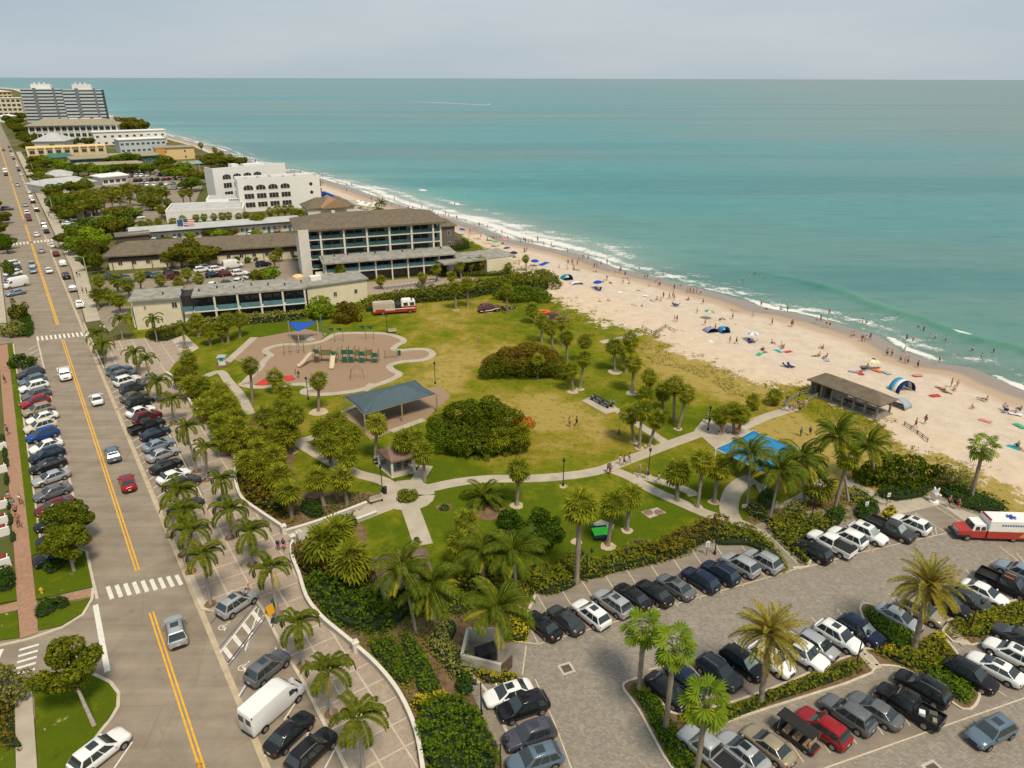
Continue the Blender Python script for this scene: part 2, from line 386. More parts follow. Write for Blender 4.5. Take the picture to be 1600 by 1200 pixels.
M['townground'] = (lambda t: (t.set(.95, .1), t.color(t.ramp(t.noise(t.pos(), .03, 6, .65), [(.35, (.07, .085, .02)), (.55, (.13, .12, .045)), (.7, (.26, .21, .14))])), t.mat)[2])(NT('town_ground'))

# ------------------------------------------------------------------ shore line and terrain
SEAZ = -1.5
shore_px = [(37, 141), (110, 160), (225, 203), (262, 213), (300, 222), (345, 234), (380, 248), (420, 262), (462, 270), (505, 280), (540, 291), (580, 304), (625, 320), (662, 330), (700, 340), (750, 354), (800, 374), (850, 384), (900, 395), (935, 406), (965, 418), (1007, 427), (1050, 438), (1112, 454), (1162, 467), (1200, 481), (1240, 487), (1290, 499), (1337, 512), (1375, 523), (1412, 546), (1470, 565), (1525, 573), (1560, 589), (1600, 606), (1700, 640)]
shore = sorted(GSD(x, y, SEAZ) for x, y in shore_px)
s0, d0_ = shore[0]; shore = [(-4000., d0_ + 10), (-200., d0_ + 4)] + shore
sl = shore[-1]; shore += [(sl[0] + 3000, sl[1] - 300), (90000., sl[1] - 9000)]
SHS = np.array([p[0] for p in shore]); SHD = np.array([p[1] for p in shore])
def shore_d(s): return np.interp(s, SHS, SHD)
def line_d(px, z=0.0):
    q = sorted(GSD(x, y, z) for x, y in px); a = np.array([p[0] for p in q]); b = np.array([p[1] for p in q])
    return lambda s: np.interp(s, a, b)
lineA = line_d([(500, 303), (700, 352), (790, 402), (850, 462), (880, 482), (930, 512), (985, 520), (1020, 524), (1060, 556), (1100, 564), (1150, 582), (1180, 602), (1225, 612), (1262, 602), (1300, 622), (1350, 650), (1392, 662), (1402, 690), (1430, 704), (1480, 716), (1530, 740), (1600, 780), (1700, 830)])
lineB = line_d([(222, 204), (245, 212), (310, 229), (375, 256), (430, 277), (500, 300), (700, 347), (790, 392), (845, 428), (885, 452), (940, 470), (1000, 495), (1060, 512), (1095, 540), (1150, 560), (1200, 584), (1290, 584), (1350, 622), (1405, 645), (1440, 682), (1500, 692), (1600, 735), (1700, 780)])
dry_spots = [(700, 500, 9, .5), (760, 545, 10, .4), (700, 570, 8, .55), (680, 605, 8, .5), (880, 650, 9, .6), (840, 640, 8, .4), (960, 690, 8, .3), (950, 600, 6, .2), (1100, 580, 10, .7), (1060, 560, 9, .6), (1150, 610, 8, .6), (1130, 690, 5, .3), (1260, 690, 8, .8), (1230, 675, 6, .6), (640, 475, 7, .5), (760, 700, 6, .3), (470, 660, 5, .3), (740, 480, 8, .4), (1500, 745, 12, .9), (1560, 790, 12, .9), (1430, 715, 8, .7), (1000, 540, 7, .4), (820, 720, 6, .25),
             (840, 765, 9, -.2), (740, 800, 7, -.25), (430, 515, 9, -.4), (1080, 650, 8, -.25), (620, 830, 7, -.25), (600, 510, 7, -.25), (960, 620, 6, -.35), (1000, 840, 9, -.35), (1080, 770, 6, -.35), (720, 740, 7, -.25), (640, 735, 6, -.3), (900, 850, 8, -.3), (960, 570, 5, -.3)]
def terrain(name, s_a, s_b, ds, dfun_a, dfun_b, nd, mat, zfun, attrs):
    ss = np.arange(s_a, s_b + ds * .5, ds); t = np.linspace(0, 1, nd)
    S, T = np.meshgrid(ss, t, indexing='ij'); D = dfun_a(S) * (1 - T) + dfun_b(S) * T
    X = OX + UX * S + VX * D; Y = OY + UY * S + VY * D; Z = zfun(S, D)
    V = np.stack([X, Y, Z], -1).reshape(-1, 3); n, m = S.shape
    i = np.arange(n * m).reshape(n, m); F = np.stack([i[:-1, :-1], i[:-1, 1:], i[1:, 1:], i[1:, :-1]], -1).reshape(-1, 4)
    o = ob(name, npmesh(name, V, F, mat, {k: f(S, D, X, Y).ravel() for k, f in attrs.items()}, True)); return struct(o)
def dry_attr(S, D, X, Y):
    v = np.full(S.shape, .34)
    for px, py, r, a in dry_spots:
        x, y = G(px, py); v += a * np.exp(-((X - x) ** 2 + (Y - y) ** 2) / (r * r))
    return v
def beach_z(S, D):
    q = shore_d(S) - D
    return np.interp(q, [-14, -1, 0, 3.5, 8, 16, 30], [-3.2, -1.62, -1.5, -1.28, -.78, -.2, 0.0])
def sand_attr(S, D, X, Y):
    a, b = lineA(S), lineB(S); w = np.maximum(b - a, 2.0); return np.clip((D - a + 3.0) / w, -1.5, 2.5) * .95
edge = lambda S: lineB(S) + 1.5
terrain('lawn', -70, 152, .8, lambda S: 0 * S + 13.0, lambda S: lineB(S) + 3.5, 130, M['lawn'], lambda S, D: 0 * S + .02 + np.where(D > lineA(S), .16 * (np.sin(S * .9 + D * .4) * np.sin(D * .8 - S * .35) + .6) * np.clip((D - lineA(S)) / 4, 0, 1) * np.clip((lineB(S) + 3 - D) / 3, 0, 1), 0), {'dry': dry_attr, 'sand': sand_attr})
terrain('beach', -70, 1150, 1.5, lambda S: lineB(S) - 8.0, lambda S: shore_d(S) + 14.0, 60, M['sand'], lambda S, D: beach_z(S, D) - .03, {'wet': lambda S, D, X, Y: np.clip(1.35 - (shore_d(S) - D) / 10.0, -1, 1.5)})
def sea():
    ss = np.concatenate([np.arange(-3800, -60, 170), np.arange(-60, 420, 1.6), np.arange(420, 1200, 6), np.geomspace(1200, 80000, 40)])
    dd = np.concatenate([np.arange(-2.5, 46, .8), np.geomspace(46.5, 70000, 70)])
    S, D = np.meshgrid(ss, dd, indexing='ij'); sd = shore_d(S); A = sd + D
    X = OX + UX * S + VX * A; Y = OY + UY * S + VY * A
    wob = lambda s, k: 1.2 * np.sin(s * .045 + k) + .6 * np.sin(s * .13 + 2 * k)
    # an unbroken green wave near the bathers, broken surf further up the beach
    rs = [GSD(*p, SEAZ) for p in ((1300, 455), (1360, 478), (1425, 497), (1487, 520), (1537, 535), (1600, 551), (1700, 585))]; rs.sort()
    rd = np.interp(S, [p[0] for p in rs], [p[1] - shore_d(p[0]) for p in rs])
    fade = np.clip((rs[-1][0] + 30 - S) / 30, 0, 1)
    q = D - rd; swell = np.exp(-np.where(q < 0, (q / 1.1) ** 2, (q / 3.2) ** 2)) * fade * np.clip(D / 5, 0, 1)
    z = SEAZ + .95 * swell
    for k, dd_, w in ((0, 26, 5.), (1.7, 41, 7.), (3.1, 62, 9.)):
        z = z + .28 * np.exp(-((D - dd_ - 2.5 * wob(S, k)) / w) ** 2) * (.5 + .5 * np.sin(S * .02 + k))
    far = np.clip((S - 75) / 60, 0, 1) * np.clip((430 - S) / 220, .12, 1)
    f1 = np.exp(-((D - .9 - .6 * wob(S, .4)) / 1.5) ** 2) * (.72 + .30 * np.sin(S * .16 + 2 * np.sin(S * .05)))
    f2 = np.exp(-((D - 5.2 - wob(S, 1.3)) / 3.6) ** 2) * (.52 + .36 * far)
    f3 = np.exp(-((D - 11.5 - 2 * wob(S, 2.2)) / 4.5) ** 2) * (.30 + .36 * far)
    f4 = np.exp(-((D - 20 - 2 * wob(S, 4.2)) / 5.) ** 2) * (.08 + .34 * far)
    cx, cd = GSD(1503, 523, SEAZ); f5 = 1.5 * np.exp(-((S - cx) / 2.2) ** 2 - ((A - cd) / 1.0) ** 2)
    foam = np.maximum.reduce([f1, f2, f3, f4, f5]) * 1.0
    foam = np.where(D > 45, 0, foam)
    # two breaking crests far out beside the hotel, the wake of a boat
    for px, py in ((660, 297), (711, 318)):
        a, b = GSD(px, py, SEAZ); foam = np.maximum(foam, 1.7 * np.exp(-((S - a) / 3.5) ** 2 - ((A - b) / 1.6) ** 2))
    V = np.stack([X, Y, z], -1).reshape(-1, 3); n, m = S.shape
    i = np.arange(n * m).reshape(n, m); F = np.stack([i[:-1, :-1], i[:-1, 1:], i[1:, 1:], i[1:, :-1]], -1).reshape(-1, 4)
    struct(ob('sea', npmesh('sea', V, F, M['sea'], {'off': D.ravel(), 'foam': foam.ravel(), 'swell': (swell).ravel(), 'milk': (far * np.exp(-(D / 19) ** 2)).ravel(), 'plume': (np.clip((D / np.maximum(S + 300, 80) - .45) / 1.1, 0, 1) * np.clip((D - 90) / 300, 0, 1)).ravel()}, True)))
sea()
mb = MB()
gs = [-4000, -70] + list(range(-60, 1150, 20)) + [1150, 4000, 20000, 90000]
for i in range(len(gs) - 1):
    a, b = gs[i], gs[i + 1]
    e = lambda s: float(lineB(s)) - 4 if s <= 1150 else float(shore_d(s)) - 50
    mb.poly([(*RD(a, -4000), -.06), (*RD(a, e(a)), -.06), (*RD(b, e(b)), -.06), (*RD(b, -4000), -.06)])
struct(mb.build('ground', M['townground']))
# far shore beyond the towers
mb = MB(); mb.poly([(*RD(s, float(shore_d(s)) - 60), -.12) for s in (1140, 2000, 4000, 20000)] + [(*RD(s, float(shore_d(s)) + 8), -1.7) for s in (20000, 4000, 2000, 1140)]); struct(mb.build('far_beach', M['sand']))

# ------------------------------------------------------------------ street
def rd_poly(name, pts, z, mat, parent=None, thick=None):
    mb = MB(); q = [RD(*p) for p in pts]
    mb.prism(q, z - (thick or .05), z); o = mb.build(name, mat, parent)
    return struct(o) if parent is None else o
NPX = [0]
def px_poly(name, pts, z, mat, parent=None, thick=.08):
    NPX[0] += 1; z += .0003 * NPX[0]
    mb = MB(); mb.prism([G(*p) for p in pts], z - thick, z); o = mb.build(name, mat, parent)
    return struct(o) if parent is None else o
plaza_kerb = [(548, 1212), (525, 1165), (505, 1125), (475, 1065), (445, 1017), (415, 957), (397, 932), (365, 925), (335, 957), (318, 953), (296, 905)]
street = rd_poly('street', [(-60, -8.7), (-2.5, -8.7), (1.5, -30), (11.5, -30), (10.5, -8.7), (112, -8.7), (112.5, -30), (118, -30), (118, -9.2), (2500, -9.2), (2500, 8), (175, 7.4), (120, 5.2), (84, 5.0), (83, 10.5), (-60, 10.5)], -.01, M['asphalt'])
mb = MB()
for a, b in ((-60, 175), (175, 600)): band(mb, [RD(a, 4.3), RD(b, 4.3 if b < 200 else 6.6)], .55, -.03, .0)
struct(mb.build('gutter', M['gutter']))
mb = MB(); band(mb, [RD(12, -4.35), RD(22, -4.35)], .3, -.03, .12); band(mb, [RD(24, -4.4), RD(110, -4.4)], .25, -.03, -.004)
band(mb, [RD(22, -4.35), RD(23.5, -5.4), RD(25, -8.6), RD(110.5, -8.7)], .22, -.05, .13)
band(mb, [RD(24.5, 5.1), RD(27, 9.6), RD(83, 9.75), RD(85, 5.0), RD(118, 4.9)], .22, -.05, .13)
band(mb, [G(*p) for p in plaza_kerb], .3, -.05, .14); band(mb, [G(*p) for p in ((148, 920), (146, 938), (132, 962), (100, 982), (50, 1000), (0, 1011))], .3, -.05, .13)
band(mb, [G(*p) for p in ((120, 1049), (150, 1056), (175, 1068), (188, 1085), (187, 1106), (176, 1125), (162, 1142), (108, 1215))], .3, -.05, .13)
struct(mb.build('kerb', M['kerb']))
mk = MB()
def strip(mb, a, b, w, z=.006, m=0): band(mb, [a, b], w, -.02, z, m)
ym = MB()
for s_a, s_b in ((-40, 6.6), (14.9, 108), (120, 262), (275, 400), (410, 900)):
    for d in (-.17, .17): strip(ym, RD(s_a, d), RD(s_b, d), .17 if s_a < 110 else .22, .004)
struct(ym.build('centre_line_marking', M['yellow']))
for k in range(9): strip(mk, RD(13.7 - .27 * k, -3.15 + .82 * k), RD(11.2 - .22 * k, -3.05 + .82 * k), .42, .004)       # near crosswalk
for k in range(12): strip(mk, RD(113.2 - .2 * k, -4.3 + .8 * k), RD(110.0 - .2 * k, -4.3 + .8 * k), .38, .004)
for k in range(13): strip(mk, RD(227, -6.0 + 1.0 * k), RD(223, -6.0 + 1.0 * k), .5, .004)
for k in range(5):
    a, b = G(32 - 1.6 * k, 1017 + 9.6 * k), G(63 - 1.6 * k, 1008 + 9.6 * k); strip(mk, a, b, .3, .004)
strip(mk, G(151, 946), G(170, 1050), .5, .005); strip(mk, G(3, 1016), G(-8, 1040), .6, .005)
# stall lines: right and left of the street, handicap hatch
for k in range(20): strip(mk, RD(30.0 + 2.75 * k, 4.7), RD(34.2 + 2.75 * k, 9.5), .11, .004)
for k in range(27): strip(mk, RD(28.0 + 3.05 * k, -4.3), RD(25.4 + 3.05 * k, -6.4), .11, .004)
for a, b in (((385, 1017), (407, 950)), ((357, 1038), (414, 963)), ((375, 1088), (390, 1064)), ((440, 1030), (432, 1012)), ((416, 1182), (432, 1155)), ((446, 1125), (472, 1086)), ((455, 1200), (493, 1128)), ((178, 1205), (209, 1160)), ((510, 1200), (525, 1172))): strip(mk, G(*a), G(*b), .13, .004)
strip(mk, G(346, 1020), G(403, 948), .15, .004); strip(mk, G(358, 1037), G(414, 962), .15, .004)
for t in (.1, .36, .62, .88):
    a = G(346 + 57 * t, 1020 - 72 * t); b = G(360 + 56 * t, 1038 - 74 * t); strip(mk, a, b, .42, .003)
strip(mk, G(345, 1017), G(402, 945), .001, .002)
for cx, cy in ((349, 981), (380, 1044)):                                       # wheelchair symbols: ring, back, legs
    x, y = G(cx, cy); c_ = R(67)
    P = lambda a, b: (x + a * math.cos(c_) - b * math.sin(c_), y + a * math.sin(c_) + b * math.cos(c_))
    ring = [P(.34 * math.cos(q * .35), .34 * math.sin(q * .35)) for q in range(1, 16)]
    band(mk, ring, .09, -.02, .004); strip(mk, P(0, 0), P(.62, -.06), .1, .005); strip(mk, P(.05, -.05), P(.02, -.42), .1, .006); strip(mk, P(.02, -.42), P(-.3, -.55), .1, .005); strip(mk, P(.75, -.06), P(.9, -.06), .16, .005)
struct(mk.build('white_road_marking', M['linepaint']))
bm_ = MB(); strip(bm_, G(344, 1014), G(401, 944), .09); strip(bm_, G(360, 1041), G(417, 966), .09); strip(bm_, G(377, 1091), G(392, 1067), .08); strip(bm_, G(332, 975), G(349, 952), .1)
struct(bm_.build('blue_road_marking', M['bluepaint']))
# left verge, brick walk and lawns
rd_poly('verge', [(24.5, -9.7), (25, -8.7), (110, -8.8), (111, -9.7)], .10, M['lawn'])
rd_poly('brick_walk', [(14, -11.3), (14, -9.7), (111, -9.7), (111, -11.3)], .09, M['brickwalk'])
px_poly('brick_crossing', [(25, 905), (54, 898), (58, 942), (146, 922), (147, 934), (60, 950), (62, 990), (34, 1000), (30, 955), (0, 962), (0, 950), (29, 942)], .10, M['brickwalk'])
px_poly('verge', [(54, 890), (66, 868), (100, 868), (135, 863), (147, 919), (58, 939)], .12, M['lawn'])
px_poly('verge', [(61, 952), (143, 937), (131, 959), (100, 979), (63, 987)], .12, M['lawn'])
px_poly('verge', [(-20, 965), (29, 957), (33, 998), (-20, 1006)], .12, M['lawn'])
px_poly('verge', [(-20, 915), (26, 905), (29, 940), (-20, 949)], .12, M['lawn'])
px_poly('verge', [(55, 1068), (120, 1052), (150, 1059), (174, 1071), (186, 1086), (185, 1105), (160, 1141), (112, 1205), (62, 1205)], .12, M['lawn'])
px_poly('sidewalk', [(26, 1078), (52, 1072), (62, 1215), (28, 1215)], .11, M['path'])
px_poly('verge', [(-30, 1085), (24, 1078), (27, 1215), (-30, 1215)], .11, M['lawn'])
rd_poly('sidewalk', [(118, 5.4), (118, 8.2), (170, 10.8), (600, 11.8), (600, 8.6), (175, 7.6)], .08, M['path'])
rd_poly('verge', [(170, 11), (170, 13), (330, 14.5), (330, 12)], .06, M['lawn'])
rd_poly('sidewalk', [(120, -11), (120, -9.4), (900, -9.4), (900, -12)], .06, M['path'])
rd_poly('driveway', [(112.5, -30), (112.5, -9.2), (118, -9.2), (118, -30)], .02, M['asphalt'])
# ------------------------------------------------------------------ plaza with its separate paver panels
wall_px = [(262, 588), (285, 605), (303, 640), (335, 668), (362, 697), (370, 725), (371, 760), (380, 785), (400, 801), (446, 832)]
wall2_px = [(461, 848), (458, 872), (470, 905), (482, 942), (505, 972), (528, 992), (557, 1016), (592, 1048), (622, 1085), (643, 1125), (656, 1165), (664, 1215)]
plaza_px = plaza_kerb
plaza_poly = [G(*p) for p in plaza_px] + [RD(18, 5.1), RD(24, 5.3), RD(27, 9.9), RD(83, 9.9), RD(85.5, 5.2)] + [G(*p) for p in [(172, 535), (290, 524), (312, 545), (275, 568)] + wall_px + wall2_px]
mb = MB(); mb.prism(plaza_poly, -.05, .085); plaza = struct(mb.build('plaza', M['plazaband']))
n_pan = 0
for i in range(-14, 42):
    for j in range(0, 6):
        a, b = 2.55 * i, 4.9 + 2.35 * j
        # rows run with the property lines, so the bands cross the street direction at a slight skew
        q = [RD(a + .09, b + .09), RD(a + 2.46, b + .09), RD(a + 2.46, b + 2.26), RD(a + .09, b + 2.26)]
        c = clip(plaza_poly, q[::-1] if sum((q[k][0] * q[(k + 1) % 4][1] - q[(k + 1) % 4][0] * q[k][1]) for k in range(4)) < 0 else q, None)
        if len(c) < 3 or area(c) < .6: continue
        m2 = MB(); m2.prism(c, .02, .10); m2.build('paver_panel', M['plaza'], plaza); n_pan += 1
# ------------------------------------------------------------------ parking lot
lot_px = [(806, 1003), (838, 925), (1129, 838), (1240, 800), (1480, 775), (1700, 830), (1700, 1300), (860, 1300), (790, 1200), (740, 1085), (720, 1020)]
px_poly('parking_lot', lot_px, .05, M['lotpaver'])
stall_px = [[(881, 1000), (838, 925), (1205, 838), (1252, 886)], [(1250, 886), (1236, 848), (1455, 790), (1545, 830), (1480, 833)], [(1015, 1046), (1392, 965), (1440, 1010), (1068, 1112)], [(1392, 965), (1640, 868), (1680, 900), (1440, 1000)],
            [(1120, 1215), (1085, 1160), (1385, 1058), (1452, 1142), (1250, 1208)], [(1455, 1140), (1400, 1060), (1590, 985), (1680, 1050)], [(765, 1110), (838, 1062), (888, 1215), (800, 1215)]]
stalls = [px_poly('parking_bay', p, .056, M['stall'], None, .06) for p in stall_px]
lm = MB()
def chain(pts, w=.12, z=.088): band(lm, [G(*p) for p in pts], w, .03, z)
chain([(806, 1003), (843, 1007), (1252, 887)]); chain([(1250, 889), (1350, 862), (1482, 832)])
for a, b in (((843, 1007), (806, 934)), ((881, 1000), (838, 925)), ((919, 987), (876, 917)), ((954, 977), (912, 910)), ((990, 967), (946, 898)), ((1025, 958), (980, 890)), ((1061, 948), (1016, 880)), ((1096, 937), (1052, 872)), ((1129, 928), (1084, 862)), ((1163, 917), (1118, 850)), ((1200, 905), (1152, 842)),
             ((1270, 882), (1240, 855)), ((1308, 881), (1272, 852)), ((1338, 872), (1300, 838)), ((1367, 863), (1330, 828)), ((1397, 854), (1360, 818)), ((1425, 846), (1388, 806)), ((1461, 836), (1430, 800)), ((1463, 791), (1506, 818)), ((1430, 800), (1480, 832)), ((1463, 824), (1465, 836)),
             ((1200, 1106 + 20), (1200, 1127))): chain([a, b], .11)
chain([(1250, 1215), (1455, 1142), (1690, 1060)]); chain([(838, 1062), (868, 1130), (900, 1215)])
for k in range(10):
    x = 1098 + 41.5 * k; y = 1195 - 14.5 * k; chain([(x + 35, y + 40), (x - 5, y - 18)], .11)
for k in range(17):
    x = 1030 + 40 * k; y = 1040 - 12.6 * k; chain([(x, y), (x + 38, y + 46)], .11)
for k in range(4): chain([(775 + 12 * k, 1120 + 40 * k), (850 + 12 * k, 1095 + 40 * k)], .11)
for k in range(5): chain([(1500 + 33 * k, 1040 - 12 * k), (1575 + 33 * k, 1088 - 14 * k)], .11)
chain([(1015, 1047), (1240, 992), (1360, 962), (1640, 868)]); chain([(1563, 853), (1600, 882)])
chain([(824, 1010), (818, 1055)], .13)
struct(lm.build('bay_marking', M['tanpaint']))
islands_px = {'a': [(975, 1075), (988, 1064), (1010, 1062), (1030, 1085), (1062, 1118), (1200, 1080), (1340, 1022), (1364, 1052), (1200, 1108), (1085, 1150), (1096, 1175), (1120, 1215), (1062, 1215), (1000, 1110)],
              'b': [(1345, 952), (1368, 948), (1442, 1008), (1478, 998), (1525, 1068), (1530, 1095), (1505, 1108), (1440, 1060), (1405, 1042), (1362, 1038), (1352, 1015), (1370, 1010)],
              'c': [(1478, 972), (1600, 935), (1660, 925), (1680, 960), (1520, 1008)]}
isl = []
for k, p in islands_px.items():
    q = [G(*a) for a in p]; q = smooth_line(q, 3, True)
    m2 = MB(); m2.prism(q, .0, .14); m2.mats = 0; o = struct(m2.build('traffic_island', M['bedmulch'])); isl.append(q)
    m3 = MB(); band(m3, q + [q[0]], .22, .0, .19); struct(m3.build('kerb', M['kerb']))
chain2 = MB(); band(chain2, [G(*p) for p in ((806, 1000), (814, 985), (840, 926))], .3, .0, .16)
band(chain2, [G(*p) for p in ((720, 1035), (770, 1090), (800, 1160), (830, 1220))], .3, .0, .16)
band(chain2, [G(*p) for p in ((1240, 888), (1262, 886), (1270, 872), (1262, 855))], .3, .0, .17); struct(chain2.build('kerb', M['kerb']))
mb = MB(); band(mb, [G(*p) for p in ((1340, 1010), (1372, 1046))], 1.1, .0, .17); band(mb, [G(*p) for p in ((1475, 975), (1512, 1008))], 1.1, .0, .17); struct(mb.build('island_path', M['path']))
# ------------------------------------------------------------------ park paths
pm = MB()
def path(pts, w, z=.055): band(pm, smooth_line([G(*p) for p in pts], 4), w, -.05, z)
path([(452, 841), (510, 822), (583, 797), (612, 786)], 3.0, .060)
path([(640, 772), (700, 757), (760, 749), (850, 747), (930, 737), (985, 718), (1050, 693), (1095, 677)], 2.0)
path([(620, 768), (600, 752), (560, 741), (530, 728), (500, 712), (480, 700), (462, 691), (440, 690)], 1.9, .052)
path([(456, 692), (475, 688), (497, 683)], 1.6, .050)
path([(645, 765), (655, 748), (668, 728)], 1.9, .050)
path([(640, 788), (650, 815), (663, 852)], 2.3, .050)
path([(960, 735), (985, 745), (1020, 765), (1060, 783), (1110, 804), (1150, 814)], 1.8, .052)
path([(1140, 810), (1168, 822), (1195, 838), (1220, 860), (1245, 885)], 1.7, .053)
path([(1150, 818), (1140, 795), (1147, 768), (1165, 752), (1180, 748)], 2.4, .051)
path([(990, 742), (1030, 751), (1075, 766), (1085, 775)], 1.5, .049)
path([(965, 641), (1000, 664), (1045, 694)], 1.5, .049)
path([(1160, 668), (1195, 652), (1242, 637)], 1.9, .05)
path([(1190, 755), (1215, 790), (1260, 775), (1290, 745)], 1.7, .048)
path([(1325, 750), (1350, 765), (1385, 783), (1410, 798)], 2.2, .051)
path([(320, 590), (345, 582), (358, 597), (378, 620), (392, 648)], 1.6, .052)
path([(350, 572), (372, 552), (398, 528)], 1.6, .05)
path([(940, 535), (965, 529), (1000, 522)], 1.6, .05)
ring = [G(638 + 30 * math.cos(a * .3927), 774 + 17 * math.sin(a * .3927)) for a in range(17)]
band(pm, ring, 2.2, -.05, .058)
struct(pm.build('footpath', M['path']))
px_poly('picnic_slab', [(910, 626), (930, 617), (972, 641), (947, 647)], .07, M['path'])
px_poly('paved_pad', [(1086, 672), (1100, 655), (1135, 660), (1172, 672), (1245, 700), (1200, 745), (1120, 702)], .06, M['path'])
px_poly('paved_pad', [(1355, 795), (1445, 772), (1482, 785), (1462, 790), (1395, 806)], .065, M['path'])
px_poly('paved_pad', [(1470, 787), (1500, 795), (1560, 815), (1530, 828)], .065, M['path'])
px_poly('paved_pad', [(585, 722), (600, 712), (655, 728), (640, 738)], .06, M['path'])
px_poly('disc_pad', [(1003, 800), (1028, 793), (1042, 801), (1016, 810)], .07, M['path'])
ring_px = [(383, 599), (394, 588), (408, 575), (412, 567), (419, 560), (424, 556), (416, 551), (418, 546), (430, 542), (448, 539), (475, 539), (504, 534), (520, 525), (531, 522), (565, 521), (599, 522), (623, 527), (632, 534), (621, 540), (616, 546), (626, 548), (650, 546), (668, 547), (677, 553), (671, 560), (655, 564), (628, 566), (610, 572), (614, 579), (625, 585), (614, 593), (587, 603), (554, 612), (509, 617), (479, 616), (476, 611), (486, 607), (475, 601), (439, 604), (401, 606), (380, 602)]
ring_w = smooth_line([G(*p) for p in ring_px], 3, True)
mb = MB(); mb.prism(ring_w, -.05, .045); struct(mb.build('playground_mulch', M['mulch']))
mb = MB(); band(mb, ring_w + [ring_w[0]], 1.35, -.05, .075); band(mb, [G(*p) for p in ((569, 611), (577, 606), (584, 600))], 1.6, -.05, .07); band(mb, [G(*p) for p in ((478, 524), (488, 533))], 1.6, -.05, .07)
struct(mb.build('playground_kerb', M['path']))
px_poly('playground_mulch', [(397, 530), (430, 524), (478, 515), (512, 522), (500, 533), (470, 538), (425, 542), (412, 550), (416, 562), (402, 576), (365, 562)], .04, M['mulch'])
px_poly('canopy_mulch', [(530, 650), (560, 640), (640, 610), (690, 604), (705, 620), (665, 656), (612, 676), (580, 688), (560, 665)], .05, M['mulch'])
mb = MB(); band(mb, [G(*p) for p in ((531, 646), (562, 634))], .9, -.05, .09); band(mb, [G(*p) for p in ((612, 675), (664, 656))], 1.2, -.05, .09); struct(mb.build('concrete_edging', M['path']))
for p in ([(458, 848), (520, 830), (560, 812), (575, 830), (570, 880), (500, 960), (475, 905)], [(470, 905), (580, 880), (640, 970), (700, 960), (840, 940), (806, 1000), (780, 1060), (720, 1040), (755, 1100), (800, 1200), (790, 1300), (680, 1300), (640, 1110), (560, 1010), (490, 940)],
          [(840, 930), (900, 880), (1000, 880), (1130, 830), (1215, 865), (1235, 895), (1130, 856)], [(1165, 820), (1180, 790), (1260, 790), (1320, 760), (1410, 800), (1300, 835), (1240, 860), (1200, 838)], [(372, 700), (400, 640), (440, 660), (470, 770), (580, 770), (600, 785), (450, 830), (385, 790)]):
    px_poly('planting_bed', p, .033, M['bedmulch'])
for cx, cy, r in ((606, 775, 1.5), (765, 798, 2.2), (695, 793, 1.0), (640, 775, 1.3), (430, 720, 3)):
    x, y = G(cx, cy); mb = MB(); mb.prism([(x + r * math.cos(a), y + r * math.sin(a)) for a in np.linspace(0, 6.28, 14)[:-1]], -.03, .042); struct(mb.build('planting_bed', M['bedmulch']))
# ------------------------------------------------------------------ town car parks and courts behind the park
px_poly('hotel_car_park', [(158, 452), (165, 432), (245, 425), (300, 415), (450, 402), (470, 412), (480, 455), (300, 468), (215, 475)], .02, M['asphalt'])
px_poly('side_street', [(150, 492), (165, 478), (205, 480), (190, 505), (172, 520)], .02, M['asphalt'])
px_poly('car_park', [(100, 352), (112, 318), (175, 318), (245, 325), (250, 345), (200, 360), (110, 362)], .02, M['asphalt'])
px_poly('car_park', [(140, 300), (150, 268), (305, 262), (320, 285), (300, 330), (210, 320)], .02, M['asphalt'])
px_poly('court', [(215, 392), (250, 372), (420, 366), (470, 375), (465, 400), (240, 412)], .02, M['asphalt'])
px_poly('hotel_terrace', [(505, 448), (720, 428), (760, 440), (700, 455), (560, 462)], .05, M['plaza'])
px_poly('beach_terrace', [(500, 318), (560, 312), (640, 335), (660, 350), (520, 345)], .03, M['path'])
# ------------------------------------------------------------------ buildings
M['brownroof'] = plain('brown_shingles', (.150, .120, .084), .9, var=.22, scale=.8, bump=.03)
M['greyroof'] = plain('grey_gravel_roof', (.285, .27, .235), .92, var=.32, scale=.7, bump=.02)
M['tanroof'] = plain('tan_roof', (.30, .265, .19), .9, var=.15, scale=.6)
M['greenroof'] = plain('green_metal_roof', (.05, .16, .12), .6, var=.15)
M['paleroof'] = plain('pale_roof', (.45, .45, .44), .8, var=.15, scale=.4)
M['orange'] = plain('orange_stucco', (.62, .29, .07), .85, var=.1)
M['yellowwall'] = plain('yellow_stucco', (.74, .52, .25), .85, var=.08)
M['bluerail'] = plain('blue_glass_rail', (.035, .095, .105), .25, .5, var=.3, scale=.7)
M['bluerail2'] = plain('blue_railing', (.09, .20, .235), .5, .4, var=.25, scale=.7)
M['brownwall'] = plain('brown_timber_wall', (.115, .08, .06), .85, var=.25)
M['greyshingle'] = plain('grey_shingle_wall', (.15, .13, .11), .9, var=.25, scale=2)
M['tower'] = plain('tower_balcony', (.50, .55, .58), .7, var=.1)
M['pylon'] = plain('tower_pylon', (.19, .19, .24), .7, var=.1)
def part(name, mb, mat, parent, label=None, smooth=None):
    o = mb.build(name, mat, parent, smooth)
    if label: o['label'] = label
    return o
def bbox(name, x, y, z, sx, sy, sz, mat, parent, **k):
    mb = MB(); mb.box(x, y, z, sx, sy, sz, **k); return mb.build(name, mat, parent)
WMESH = {}
